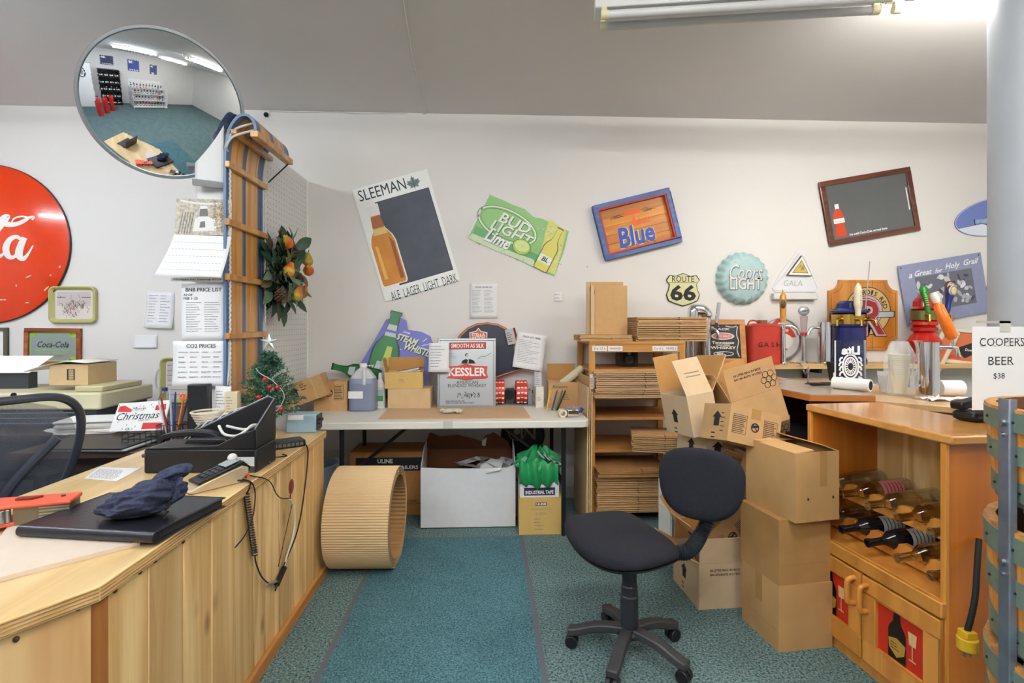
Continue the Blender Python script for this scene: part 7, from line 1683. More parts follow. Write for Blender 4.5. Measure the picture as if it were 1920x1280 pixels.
# ================================================================== bar counters behind the cabinet
ZB2 = .99; q0, q1, q2 = WZ(1519, 739, ZB2), WZ(1472, 730, ZB2), WZ(1641, 740, ZB2); bt = wood('bar_laminate', (176, 160, 142), (158, 142, 124), 0, 7, .06, .25, 0, False, 4, .3); dkw = wood('bar_dark', (74, 40, 24), (52, 28, 18), 0, 8, .06, .35); edg = mat('bar_edge_oak', (190, 116, 54), .35)
t = thing('bar_counter', 'dark fronted bar counter behind the oak wine cabinet', 'counter', (q0.x, q0.y, 0)); oo = Vector((q0.x, q0.y, 0)); yb2 = 3.62; L3 = lambda p: (p.x - oo.x, p.y - oo.y)
left_b = q1 + (q1 - q0) * 2.2
m = MB(); m.lie(bt, [L3(q0), L3(q2), (q2.x - oo.x, yb2 - oo.y), (left_b.x - oo.x, yb2 - oo.y), L3(left_b)], ZB2 - .006, ZB2); m.build('counter_top', t)
m = MB(); m.lie(edg, [(L3(q0)[0] - .002, L3(q0)[1] - .002), (L3(q2)[0], L3(q2)[1] - .002), (q2.x - oo.x, yb2 - oo.y), (left_b.x - oo.x, yb2 - oo.y), (L3(left_b)[0] - .002, L3(left_b)[1])], ZB2 - .034, ZB2 - .0065); m.build('edge_band', t)
m = MB(); m.bx(dkw, .012, q2.x - oo.x, .012, .03, 0, ZB2 - .035); m.build('front_panel', t)
m = MB(); m.bx(dkw, q2.x - oo.x - .02, q2.x - oo.x, .03, .70, 0, ZB2 - .035); m.build('end_panel', t)
m = MB(); m.bx(dkw, .012, q2.x - oo.x - .02, .45, .47, 0, ZB2 - .035); m.build('back_panel', t)
m = MB(); m.bx(mat('crate_black', (28, 28, 30), .5), -.06, .14, .06, .34, .55, .78); m.rect(WHITE, .02, .07, .62, .70, .0594); m.lines(INK, .022, .068, .63, .69, .0588, 4, .006)
tag(m.build('black_crate', loc=oo), 'black crate with white label in the dark bay under the bar', 'crate')
m = MB(); m.bx(dkw, -.075, .012, .05, .36, 0, .55); tag(m.build('crate_stand', loc=oo), 'dark wooden stand holding the black crate under the bar', 'stand')
ZB3 = .955; p0, p1 = WZ(1643, 751, ZB3), WZ(1822, 766, ZB3); t = thing('side_counter', 'lower light wood counter carrying the chrome beer tower', 'counter', (p0.x, p0.y, 0)); o4 = Vector((p0.x, p0.y, 0)); L4 = lambda p: (p.x - o4.x, p.y - o4.y)
e1 = p1 + (p1 - p0) * 1.2; ltw = wood('light_counter', (206, 170, 124), (184, 142, 94), 0, 7, .06, .25, 0, False, 4, .3)
m = MB(); m.lie(ltw, [L4(p0), L4(e1), (e1.x - o4.x, 3.7 - o4.y), (.02, 3.7 - o4.y)], ZB3 - .03, ZB3); m.build('counter_top', t, bevel=.003)
dd_ = (e1 - p0).normalized(); nn_ = Vector((-dd_.y, dd_.x, 0)); cc_ = (p0 + e1) / 2 + nn_ * .03; m = MB(); m.box(wood('counter_front', (150, 92, 46), (112, 62, 28), 0, 8, .06, .35), (cc_.x - o4.x, cc_.y - o4.y, (ZB3 - .03) / 2), ((e1 - p0).length - .04, .02, ZB3 - .03), Matrix.Rotation(math.atan2(dd_.y, dd_.x), 3, 'Z')); m.build('front_panel', t)
# ---- wall shelf
YH = 3.86; ZH = WY(1480, 683, YH).z; xa, xb_ = WY(1322, 690, YH).x, WY(1900, 690, YH).x; t = thing('wall_shelf', 'long pine shelf on the back wall above the bar', 'shelf', (0, 0, 0)); lp_ = wood('shelf_pine', (228, 194, 140), (206, 164, 106), 0, 9, .06, .45, .5)
m = MB(); m.bx(lp_, xa, xb_, YH, D - .001, ZH - .036, ZH); m.build('board', t, bevel=.003)
for px in (1543, 1745): x = WY(px, 710, YH).x; m = MB(); m.bx(BLACK, x - .012, x + .012, YH + .03, D - .002, ZH - .07, ZH - .037); m.bx(BLACK, x - .012, x + .012, D - .03, D - .002, ZH - .20, ZH - .07); m.build('bracket', t)
def on_shelf(px, back=.08): p = WY(px, 684, YH + back); p.z = ZH; return p
# tall chrome swan tap
c = on_shelf(1325, .05); t = thing('chrome_tap_tower', 'chrome domed beer tap tower with upright lever beside the rack', 'beer tap', c)
m = MB(); m.lathe(CHROME, [(0, 0), (.06, 0), (.06, .012), (.03, .02), (.028, .30), (.0, .30)], 28); m.build('tower', t)
m = MB(); m.tube(CHROME, catmull([(0, 0, .28), (0, 0, .36), (-.03, 0, .40), (-.07, 0, .41), (-.10, 0, .40), (-.105, 0, .34)], 6), [.03] * 6 + [.042] * 14 + [.042] * 11, 18); m.build('dome', t)
m = MB(); m.cyl(BLACK, (.06, -.02, .25), (.065, -.02, .31), .018, .01); m.cyl(CHROME, (.065, -.02, .31), (.085, -.02, .46), .014, n=16); m.build('lever', t)
m = MB(); m.tube(CHROME, catmull([(0, -.0, .25), (.04, -.04, .26), (.06, -.06, .23), (.06, -.06, .19)], 5), .013, 10); m.build('faucet', t)
c = on_shelf(1318, .04); m = MB(); 
for dx in (-.02, .02): m.cyl(CHROME, (c.x + dx - .10, c.y, ZH), (c.x + dx - .10, c.y, ZH + .26), .012, n=12)
tag(m.build('chrome_rail'), 'pair of chrome pipes standing behind the end of the carton pile', 'pipe')
# JD style frame
c = on_shelf(1357, .07); F = Flat((1357, 638), YH + .07, 0); k = F.k; W_, H_ = 41 * k, 42 * k; t = thing('whiskey_picture', 'wood framed black and white whiskey label picture on the shelf', 'picture', (c.x, c.y, ZH), (R(-10), R(0), R(-8)))
m = MB(); m.push(Matrix.Translation((0, 0, H_))); frame(m, wood('honey_frame', (206, 148, 76), (172, 110, 48), 0, 12, .1, .4), W_, H_, .04, -.02, 0); m.pop(); m.build('frame', t, bevel=.003)
m = MB(); m.push(Matrix.Translation((0, 0, H_))); a, b = W_ - .04, H_ - .04; m.bx(mat('label_black2', (24, 26, 34), .3), -a, a, -.01, -.003, -b, b); y = -.0108; cw_ = mat('label_cream', (214, 208, 192), .5)
m.text(cw_, 'JACK', 0, b * .72, y, w=a * .9, h=.022, shear=.2, bold=.03); m.disc(cw_, 0, b * .32, a * .68, b * .22, y); m.disc(mat('label_red', (196, 60, 46), .5), 0, b * .32, a * .58, b * .17, y - .0004); m.text(cw_, 'OLD No.7', 0, b * .32, y - .0008, w=a * .8, h=.018, bold=.03)
for tx, z, w_ in (('Tennessee', -.06, 1.3), ('SOUR MASH', -.21, .8), ('WHISKEY', -.36, 1.5)): m.text(cw_, tx, 0, b * z, y, w=a * w_, h=.022 if w_ > 1 else .010, bold=.03)
m.ring(cw_, 0, -b * .72, a * .6, b * .14, .005, y); m.lines(cw_, -a * .4, a * .4, -b * .8, -b * .64, y, 3, .005)
for sx in (-1, 1):
    m.stroke(cw_, [(sx * a * .9, b * .9), (sx * a * .82, b * .4), (sx * a * .92, 0), (sx * a * .8, -b * .5), (sx * a * .92, -b * .9)], .006, y, 4); m.stroke(cw_, [(sx * a * .2, b * .93), (sx * a * .6, b * .86), (sx * a * .85, b * .93)], .006, y - .0003, 4)
m.pop(); m.build('label_print', t)
# gas can
c = on_shelf(1432, .05); t = thing('gas_can', 'old red metal GASH can with screw cap on the shelf', 'can', (c.x, c.y + .02, ZH), (0, 0, R(-4))); k = MP(c); rd2 = mat('old_red', (172, 48, 32), .5, noise=.18, scale=9)
elp = lambda f, z, n=36: [(30 * k * f * math.copysign(abs(math.cos(2 * math.pi * i / n)) ** .6, math.cos(2 * math.pi * i / n)), 20 * k * f * math.copysign(abs(math.sin(2 * math.pi * i / n)) ** .6, math.sin(2 * math.pi * i / n)), z) for i in range(n)]
hG = 71 * k; m = MB(); loft(m, [elp(.98, 0), elp(1, .006), elp(1, hG - .006), elp(1.01, hG), elp(.97, hG + .004), elp(.55, hG + .02)], [rd2] * 5); m.build('can_body', t, sharp=50)
m = MB(); m.cyl(mat('rust_metal', (140, 84, 62), .6), (.0, 0, hG + .018), (.0, 0, hG + .045), .035, n=20); m.build('cap', t); m = MB(); m.cyl(rd2, (.07, -.01, hG), (.12, -.01, hG + .05), .014); m.build('spout', t)
m = MB(); m.tube(rd2, catmull([(-.11, 0, hG + .01), (-.09, 0, hG + .04), (-.05, 0, hG + .04), (-.03, 0, hG + .02)], 5), .006, 8); m.build('handle', t)
m = MB(); fr0 = -20 * k
for i, ch in enumerate('GASH'):
    x = -.05 + i * .045; m.text(mat('faded_black', (60, 24, 20), .7), ch, x, hG * .52, fr0 - .001, h=.036, bold=.02)
m.build('lettering', t)
# round tray with red centre
c = on_shelf(1476, .14); k = MP(c); t = thing('round_tray', 'round silver beer tray with red centre leaning on the wall behind a tap', 'tray', (c.x, D - .03, ZH + .002), (R(-8), 0, 0)); rr = 39 * k
m = MB(); m.push(Matrix.Translation((0, 0, rr + 5 * k)) @ rotm(90, 0, 0)); m.lathe([CHROME, STEEL, STEEL, mat('tray_white', (214, 212, 212), .3)], [(rr, .0), (rr + .004, .02), (rr, .024), (rr - .012, .008), (0, .008)], 48); m.pop(); m.build('dish', t)
m = MB(); m.push(Matrix.Translation((0, 0, rr + 5 * k))); m.plate(mat('tray_red', (204, 64, 46), .4), [(rr * .78 * math.cos(R(a)), rr * .8 * math.sin(R(a)) - .01) for a in range(10, 171, 8)], -.0095, -.0095); m.text(WHITE, 'PREMIUM', 0, rr * .42, -.0102, w=rr * .8, bold=.03); m.disc(WHITE, 0, -rr * .1, rr * .6, rr * .4, -.0102); m.plate(mat('tray_red'), [(-rr * .5, -rr * .6), (rr * .3, -rr * .55), (rr * .05, -rr * .3), (-rr * .4, -rr * .35)], -.0108, -.0108); m.pop(); m.build('printed_centre', t)
# tap with wooden handle
c = on_shelf(1468, .03); t = thing('wooden_handle_tap', 'slim chrome beer tap with tall wooden handle beside the gas can', 'beer tap', c); oakh = wood('handle_oak', (222, 168, 84), (190, 130, 52), 2, 12, .08, .35)
m = MB(); m.lathe(CHROME, [(0, 0), (.035, 0), (.035, .008), (.02, .014), (.016, .26), (.02, .28), (.02, .30), (0, .30)], 20); m.build('column', t)
m = MB(); m.tube(CHROME, [(0, 0, .285), (.05, -.03, .285), (.085, -.04, .26), (.095, -.042, .22)], .012, 10); m.tube(CHROME, [(0, 0, .285), (-.05, 0, .285)], .014, 10); m.build('faucet', t)
m = MB(); m.lathe(oakh, [(.0, .31), (.022, .31), (.020, .34), (.020, .36), (.026, .48), (.020, .515), (.008, .535), (.004, .555), (0, .56)], 18); m.ell(mat('bronze_badge', (92, 72, 50), .4, metal=.4), (-.012, -.025, .45), (.02, .008, .034)); m.build('tap_handle', t)
# coors light handle (clear)
c = on_shelf(1507, .10); t = thing('clear_tap_handle', 'clear tap handle with round silver badge near the chrome cylinder', 'beer tap', c)
m = MB(); m.lathe(CHROME, [(0, 0), (.03, 0), (.016, .02), (.014, .20), (.02, .22), (0, .22)], 18); m.build('stem', t); m = MB(); m.lathe(glass('clear_acrylic', (236, 230, 232), .05), [(0, .22), (.02, .22), (.022, .27), (.028, .36), (0, .37)], 18); m.build('clear_grip', t)
m = MB(); m.ell(mat('badge_silver', (190, 186, 196), .25, metal=.5), (0, 0, .40), (.045, .02, .036)); m.text(navy, 'LIGHT', 0, .40, -.0205, w=.05, shear=.2, bold=.03); m.build('badge', t); m = MB(); m.cyl(mat('tap_red', (200, 60, 50), .4), (0, 0, .212), (0, 0, .235), .0235); m.build('red_band', t)
c = on_shelf(1546, .05); t = thing('chrome_tap_cylinder', 'plain chrome beer tower cylinder with side spout on the shelf', 'beer tap', c)
m = MB(); m.lathe(CHROME, [(0, 0), (.065, 0), (.065, .01), (.047, .014), (.047, .315), (.0, .32)], 32); m.build('cylinder', t); m = MB(); m.tube(CHROME, catmull([(-.04, 0, .27), (-.09, 0, .275), (-.12, -.005, .25), (-.13, -.005, .22)], 5), .012, 10); m.build('spout', t)
# blue ceramic tower
c = on_shelf(1592, .07); t = thing('blue_beer_tower', 'blue ceramic beer tower with brass band and cream tap handle', 'beer tap', c); blu = mat('cobalt_glaze', (36, 42, 96), .12, noise=.25, scale=14)
m = MB(); m.lathe(blu, [(0, 0), (.115, 0), (.118, .03), (.11, .05), (.11, .27), (.12, .29), (.115, .30), (0, .30)], 36); m.lathe(blu, [(.105, .375), (.13, .385), (.13, .40), (.095, .42), (.085, .455), (.06, .475), (0, .475)], 36); m.build('glazed_body', t); m = MB(); m.lathe(BRASS, [(.112, .30), (.118, .30), (.118, .372), (.112, .376), (0, .376)], 36); m.build('brass_band', t)
for a in (-100, -55, -150): m = MB(); p = Vector((.115 * math.cos(R(a)), .115 * math.sin(R(a)), .335)); d = Vector((math.cos(R(a)), math.sin(R(a)), 0)); m.cyl(BRASS, p, p + d * .04, .014); m.tube(BRASS, [p + d * .035, p + d * .06 + Vector((0, 0, -.01)), p + d * .065 + Vector((0, 0, -.05))], .009, 8); m.build('tap', t)
m = MB(); m.lathe(mat('ivory', (222, 214, 186), .35), [(0, .36), (.018, .36), (.02, .40), (.028, .44), (.026, .55), (.018, .58), (.005, .60), (0, .605)], 20); o = m.build('tap_handle', t, loc=(-.03, -.14, 0))
m = MB(); 
for i, ch in enumerate('STEINLAGER'[:8]): m.text(INK, ch, .0, .54 - i * .017, -.030, h=.011)
m.build('handle_lettering', o)
m = MB(); p, q = WY(1613, 625, YH + .02), WY(1631, 490, YH + .06); p.z = ZH; m.cyl(STEEL, p, q, .004, n=8); tag(m.build('thin_rod'), 'thin metal rod standing upright beside the blue beer tower', 'rod')
# red ceramic tower with three handles
c = on_shelf(1733, .02); c.z = ZH; t = thing('red_beer_tower', 'bulbous red ceramic beer tower with brass collar and coloured tap handles', 'beer tap', c); rdg = mat('red_glaze', (176, 30, 18), .12, coat=.4)
m = MB(); m.lathe(rdg, [(0, 0), (.075, 0), (.085, .02), (.07, .05), (.075, .09), (.105, .13), (.11, .17), (.085, .215), (.068, .235), (.085, .25), (.085, .27), (.07, .28), (.088, .295), (.085, .315), (.078, .325)], 40); m.lathe(rdg, [(.078, .405), (.092, .415), (.075, .43), (.072, .47), (.055, .50), (.04, .515), (.03, .53), (0, .535)], 40); m.build('glazed_body', t, sharp=60)
m = MB(); m.lathe(mat('bronze_collar', (126, 122, 72), .3, metal=.7), [(.076, .325), (.09, .33), (.09, .40), (.076, .405)], 36); m.build('brass_collar', t)
hands = [(-120, (40, 130, 56), 'green_tap', (-.025, .05), .20), (-60, (36, 52, 130), 'blue_tap', (.03, .0), .20), (-20, (112, 66, 40), 'brown_tap', (.03, .02), .24)]
for a, cc, nm, tl, L_ in hands:
    d = Vector((math.cos(R(a)), math.sin(R(a)), 0)); p = d * .088 + Vector((0, 0, .365)); m = MB(); m.cyl(BRASS, p, p + d * .05, .015); m.ell(BRASS, p + d * .055, (.018, .018, .018)); m.tube(BRASS, [p + d * .05, p + d * .075, p + d * .08 + Vector((0, 0, -.045))], .009, 8); m.build('tap', t)
    s_ = p + d * .055 + Vector((0, 0, .015)); e = s_ + Vector((tl[0], tl[1] * .5, L_)); mm = mat(nm, cc, .25); m = MB(); pp = [s_.lerp(e, f) for f in (0, .15, .3, .5, .7, .9, 1)]; m.tube(mm, pp, [.012, .016, .014, .018, .026, .028, .016], 14)
    if nm == 'green_tap':
        for i in range(7): f = .3 + i * .08; q = s_.lerp(e, f); m.box(mat('lime_glaze', (170, 200, 110), .3), q + Vector((-.012, -.02, 0)), (.02, .008, .007))
    o = m.build('tap_handle', t)
    if nm != 'green_tap': m = MB(); m.ell(mat('badge_cream', (206, 196, 170), .35), s_.lerp(e, .82) + Vector((-.004, -.022, 0)), (.03, .012, .036)); m.ring(mat('badge_gold', (150, 110, 50), .4), s_.lerp(e, .82).x - .004, s_.lerp(e, .82).z, .027, .033, .005, s_.lerp(e, .82).y - .0325, 24); m.build('badge', o)
# trays at the shelf end
for k_, (px, py, ang, lb, pic) in enumerate(((1800, 650, -6, 'cream rimmed rectangular beer tray with orange print at the shelf end', 1), (1764, 655, -28, 'cream rimmed tray standing tilted behind the chrome tower', 0))):
    F = Flat((px, py), YH + .10 - .07 * k_, ang); k = F.k; W_, H_ = (46 * k, 34 * k) if k_ == 0 else (16 * k, 44 * k); t = thing('beer_tray', lb, 'tray', F.O, F.rot(R(-12) if k_ == 0 else 0)); crt = mat('cream_enamel_tray', (220, 212, 186), .4)
    m = MB(); frame(m, crt, W_, H_, .028, -.02, 0); m.build('rim', t, bevel=.006); m = MB(); m.bx(mat('tray_orange', (206, 110, 70), .45), -W_ + .026, W_ - .026, -.008, 0, -H_ + .026, H_ - .026)
    if k_ == 0: m.plate(INK, [(-.05, -.02), (.12, .05), (.14, -.03), (.02, -.09)], -.0086, -.0086); m.plate(mat('tray_red'), [(-.14, -.10), (-.05, -.06), (.0, -.1)], -.0086, -.0086); m.text(WHITE, 'Dow', .06, -.02, -.0092, w=.06, shear=.3, bold=.02)
    m.build('print', t)
# ---- things standing on the bar and side counter
c = WZ(1594, 716, ZB2); c.y = min(c.y, 3.25); t = thing('etched_panel', 'clear upright acrylic panel with etched Lite logo seen from behind, on white stand', 'sign', WZ(1594, 722, ZB2)); k = MP(WZ(1594, 722, ZB2)); m = MB(); hA = 84 * k
acl = glass('clear_sheet', (224, 228, 238), .03, .8); m.bx(acl, -29 * k, 29 * k, -.003, .003, .01, hA); m.build('clear_sheet', t)
m = MB(); et = mat('etched_white', (232, 234, 238), .5); y = -.0038
m.text(et, 'Lite', 0, hA * .78, y, w=36 * k, h=17 * k, bold=.05, flip=True); m.ring(et, 0, hA * .42, 17 * k, 24 * k, 3.4 * k, y); m.ring(et, 0, hA * .42, 12.5 * k, 18 * k, 3 * k, y); 
for i in range(16): a = R(22.5 * i); m.stroke(et, [(5 * k * math.cos(a), hA * .42 + 7 * k * math.sin(a)), (10 * k * math.cos(a), hA * .42 + 14 * k * math.sin(a))], 2 * k, y, 1, False)
for sx in (-1, 1):
    for z, l in ((.62, 9), (.52, 10), (.42, 9), (.30, 9), (.18, 12), (.14, 14)): m.stroke(et, [(sx * 15 * k, hA * z), (sx * (15 + l * .5) * k, hA * (z - .02)), (sx * (12 + l) * k, hA * (z - .09))], 3.4 * k, y - .0002, 3)
m.build('etched_logo', t)
m = MB(); wp = mat('white_wire', (226, 226, 224), .4)
m.tube(wp, [(-29 * k, 0, hA), (-29 * k, 0, .0)], .004, 8); m.tube(wp, [(33 * k, .02, hA * 1.0), (33 * k, .02, 0)], .005, 8); m.tube(wp, [(-42 * k, -.05, hA * .3), (-42 * k, -.05, 0)], .005, 8); m.bx(wp, -50 * k, 38 * k, -.06, .03, .002, .010); m.build('stand', t)
c = WZ(1625, 733, ZB2); m = MB(); a_, b_ = c + Vector((-.10, .12, .032)), c + Vector((.0, -.03, .032)); m.cyl(WHITE, a_, b_, .032, n=28); d = (b_ - a_).normalized(); m.cyl(BLACKM, b_ - d * .001, b_ + d * .0008, .024, n=24); tag(m.build('white_tube'), 'white plastic tube with dark open end lying on the bar', 'tube')
m = MB(); c = WZ(1565, 723, ZB2); P = []
for i in range(70): a = i * .55; P.append(c + Vector((-.08 + .10 * math.cos(a) + .0015 * i, .03 * math.sin(a), .006 + .010 * (i % 9) / 9)))
m.tube(BLACKM, catmull(P, 3), .0035, 6); tag(m.build('coiled_black_cable'), 'bundle of black cable lying at the foot of the etched panel', 'cable')
m = MB(); P = [WY(1480, 672, YH + .05), WY(1500, 685, YH - .02), WY(1510, 700, YH - .06)]; P[0].z = ZH + .008; P[1].z = ZH + .006; e_ = WZ(1515, 719, ZB2); P += [Vector((P[2].x, YH - .1, 1.03)), e_ + Vector((0, 0, .006))]; m.tube(glass('clear_hose', (220, 220, 214), .1, .5), catmull(P, 6), .006, 8); tag(m.build('clear_hose'), 'clear plastic hose running from shelf taps down to the bar', 'hose')
# cups
def cups(px, py, lab, n, hh, sc_, mm, zt):
    c = WZ(px, py, zt); t = thing('cup_stack', lab, 'cups', c); m = MB()
    for i in range(n): z = i * hh; m.lathe(mm, [(.028 * sc_, z), (.040 * sc_, z + .10 * sc_), (.043 * sc_, z + .10 * sc_), (.041 * sc_, z + .104 * sc_)], 22)
    m.build('nested_cups', t); return t
cups(1660, 734, 'stack of clear plastic cups standing between panel and cup bag', 4, .006, .95, mat('frosted_cup', (232, 234, 236), .3, alpha=.5), ZB3)
c = WZ(1686, 740, ZB3); t = thing('cup_bag', 'clear plastic bag holding cream foam cups on the counter', 'bag', c); m = MB()
for i in range(10): z = .01 + i * .012; m.lathe(mat('foam_cream', (226, 222, 196), .6), [(.03, z), (.048, z + .10), (.05, z + .10), (.05, z + .106)], 22)
m.build('foam_cups', t); m = MB(); m.grid(mat('clear_film', (240, 240, 242), .15, alpha=.28), lambda u, v: ((.062 + .010 * math.sin(u * 37 + v * 9) + .006 * math.sin(u * 75)) * math.cos(u * 6.2832) * (1 if v < .75 else 1 - 1.6 * (v - .75)), (.06 + .01 * math.sin(u * 31)) * math.sin(u * 6.2832) * (1 if v < .75 else 1 - 1.6 * (v - .75)), .004 + .29 * v), 60, 12); m.grid(mat('clear_film'), lambda u, v: (.04 + .05 * u + .02 * math.sin(v * 5), -.04 - .02 * math.sin(u * 9 + v * 5), .30 - .24 * v), 12, 12); m.build('bag_film', t)
# chrome tower with orange handle
c = WZ(1741, 748, ZB3); t = thing('orange_handle_tap', 'tall chrome beer cylinder with bright orange tap handle', 'beer tap', c); m = MB(); m.lathe(CHROME, [(0, 0), (.068, 0), (.07, .008), (.05, .014), (.046, .016), (.046, .295), (0, .298)], 40); m.build('cylinder', t)
m = MB(); m.cyl(CHROME, (.04, 0, .27), (.12, -.01, .27), .011); m.tube(CHROME, [(.11, -.01, .27), (.14, -.01, .265), (.15, -.012, .22)], .012, 10); m.cyl(CHROME, (.125, -.01, .28), (.12, -.01, .31), .009); m.build('faucet', t)
m = MB(); a_, b_ = Vector((.122, -.01, .31)), Vector((.072, .03, .50)); og3 = mat('orange_glaze', (226, 112, 30), .25, noise=.1, scale=40); m.tube(og3, [a_.lerp(b_, f) for f in (0, .1, .5, .9, 1.0)], [.016, .026, .027, .024, .012], 14); m.build('tap_handle', t)
m = MB(); m.tube(mat('handle_top', (220, 214, 202), .4), [b_, b_ + (b_ - a_) * .15, b_ + (b_ - a_) * .28], [.016, .02, .014], 12); m.build('handle_cap', t)
c = WZ(1786, 744, ZB3); m = MB(); m.cyl(PAPER, c + Vector((-.06, .02, .046)), c + Vector((.055, .01, .046)), .042, n=28); tag(m.build('paper_towel'), 'roll of white paper towel lying on the counter behind the chrome tower', 'paper roll')
m = MB(); c = WZ(1770, 752, ZB3); m.grid(PAPER, lambda u, v: (c.x - .08 + .26 * u, c.y - .02 + .07 * v, ZB3 + .004 + .012 * abs(math.sin(u * 9 + v * 4))), 20, 6); tag(m.build('crumpled_tissue'), 'crumpled white tissue spread in front of the paper towel roll', 'tissue')
m = MB(); c = WZ(1628, 725, ZB2); m.plate(BLACK, [(-.04, 0), (.08, 0), (.11, .10), (-.06, .12)], 0, .05); tag(m.build('dark_case', loc=(c.x + .03, c.y + .28, ZB2), bevel=.004), 'dark case standing behind the white tube on the bar', 'case')
# ================================================================== price sheet on the column and barrel planters
F = Flat((1884, 690), 1.80, 0); W_, H_ = 64 * F.k, 78 * F.k; t = thing('beer_price_sign', 'white COOPERS BEER price sign taped to the grey column', 'sign', F.O); m = MB(); m.bx(PAPER, -W_, W_, -.001, .001, -H_, H_)
for tx, py, w_, h_, px in (('COOPERS', 641, 88, 15, 1878), ('BEER', 676, 50, 15, 1876), ('$38', 705, 22, 12, 1872)):
    m.text(INK, tx, (px - 1884) * F.k, (690 - py) * F.k, -.0016, w=w_ * F.k, h=h_ * F.k, bold=-.002)
    x0 = (px - 1884) * F.k - w_ * F.k / 2; zb = (690 - py) * F.k; n_ = len(tx)
    for i in range(n_):
        for s_ in (-1, 1):
            if tx != '$38' and (i % 2 == 0 or tx == 'BEER'): m.rect(INK, x0 + w_ * F.k * (i + .1) / n_, x0 + w_ * F.k * (i + .62) / n_, zb + s_ * h_ * F.k * .48 - .0008, zb + s_ * h_ * F.k * .48 + .0008, -.0018)
m.build('printed_sheet', t); m = MB(); m.bx(mat('clear_tape'), -.02, .02, -.002, .0, H_ - .02, H_ + .02); m.bx(mat('clear_tape'), -.02, .02, -.002, .09, H_ + .012, H_ + .02); m.build('tape', t)
bc_ = (1.525 * cs + 1.294 * sn, -1.525 * sn + 1.294 * cs); stv = wood('barrel_oak', (232, 166, 84), (190, 116, 48), 2, 12, .06, .5, .35); hoop = mat('verdigris_hoop', (118, 136, 122), .5, metal=.25, noise=.15, scale=20); rimw = wood('barrel_rim', (190, 142, 84), (150, 104, 58), 2, 20, .3, .6, 0); insw = wood('barrel_inside', (128, 84, 44), (84, 52, 26), 2, 12, .06, .8)
def barrel(z0, z1, r0, r1, label, tilt=0):
    t = thing('barrel_planter', label, 'barrel', (bc_[0], bc_[1], z0), (R(0), R(tilt), 0)); h_ = z1 - z0; n = 24
    m = MB(); tk = .024
    for i in range(n):
        a0, a1 = 2 * math.pi * (i + .02) / n, 2 * math.pi * (i + .98) / n; vs = []
        for r_, z in ((r0, 0), (r1, h_)):
            for rr_ in (r_, r_ - tk):
                for a in (a0, a1): vs.append((rr_ * math.cos(a), rr_ * math.sin(a), z))
        m.add(vs, [(0, 4, 5, 1)[::-1], (0, 2, 6, 4)[::-1], (1, 5, 7, 3)[::-1]], stv); m.add(vs, [(4, 6, 7, 5)], rimw); m.add(vs, [(2, 3, 7, 6)[::-1]], insw)
    m.build('staves', t)
    m = MB(); m.cyl(insw, (0, 0, .03), (0, 0, .045), r0 - tk * .6, n=40); m.build('bottom_board', t)
    rg = random.Random(int(z0 * 100))
    for f in (.10, .50, .86):
        r_ = r0 + (r1 - r0) * f + .002; hw = h_ * .105; m = MB(); m.lathe(hoop, [(r_ - .002, h_ * f - hw), (r_ + .001, h_ * f - hw), (r_ + .002, h_ * f + hw), (r_ - .002, h_ * f + hw)], 60, True)
        for a in (150, 172, 195, 225): m.ell(BLACKM, ((r_ + .002) * math.cos(R(a)), (r_ + .002) * math.sin(R(a)), h_ * f), (.004, .004, .004), 8, 6)
        m.build('hoop', t)
    return t
barrel(.905, 1.135, .265, .285, 'topmost of three tiered half barrel planters on metal frame')
barrel(.53, .83, .27, .285, 'middle half barrel planter holding blue packets, under the topmost')
barrel(.20, .50, .27, .285, 'lowest half barrel planter in the tiered metal frame')
m = MB(); rg = random.Random(4)
for k_ in range(7):
    a = R(40 * k_ + 120); m = MB(); bl_ = mat('packet_blue', (76, 84, 160), .35); m.box(bl_, (0, 0, 0), (.14, .10, .012)); m.box(WHITE, (-.03, 0, .0064), (.05, .06, .001)); m.box(mat('packet_yellow', (206, 200, 70), .4), (.04, .02, .0064), (.03, .03, .001))
    tag(m.build('seed_packet', loc=(bc_[0] + .11 * math.cos(a), bc_[1] + .11 * math.sin(a), .755 + .016 * (k_ % 3)), rot=(R(rg.uniform(-18, 18)), R(rg.uniform(-18, 18)), a)), 'blue and white printed packet lying inside the middle barrel', 'packet', 'blue packets in the middle barrel')
m = MB(); m.cyl(mat('packet_bed', (60, 66, 120), .6), (bc_[0], bc_[1], .577), (bc_[0], bc_[1], .742), .236, n=32); tag(m.build('packet_heap'), 'heap of blue packets filling the middle barrel below the loose ones', 'packets', kind='stuff')
t = thing('barrel_stand', 'galvanised angle iron frame carrying the three barrel planters', 'stand', (bc_[0], bc_[1], 0)); gal = mat('galvanised', (146, 158, 176), .35, metal=.75, noise=.2, scale=18)
for a in (171, 51, 291):
    d = Vector((math.cos(R(a) - YAW), math.sin(R(a) - YAW), 0)); s_ = Vector((-d.y, d.x, 0)); ang = math.atan2(s_.y, s_.x); p = d * .292
    m = MB(); Mr = Matrix.Rotation(ang, 3, 'Z'); m.box(gal, p + Vector((0, 0, .58)), (.036, .004, 1.16), Mr); q = p + s_ * .017 - d * .008; m.box(gal, q + Vector((0, 0, .58)), (.004, .016, 1.16), Mr); m.build('upright', t, bevel=.001)
    for z in (1.10, .75, .42): m = MB(); m.cyl(STEEL, p + d * .002 + Vector((0, 0, z)), p + d * .010 + Vector((0, 0, z)), .009, n=12); m.cyl(STEEL, p + d * .002 + Vector((0, 0, z - .03)), p + d * .008 + Vector((0, 0, z - .03)), .005, n=10); m.build('bolt', t)
for z in (.893, .518, .19): m = MB(); m.lathe(gal, [(.235, z - .004), (.262, z - .004), (.262, z + .008), (.235, z + .008)], 60, True); m.bx(gal, -.285, .285, -.012, .012, z - .004, z + .008); m.build('carrier_ring', t)
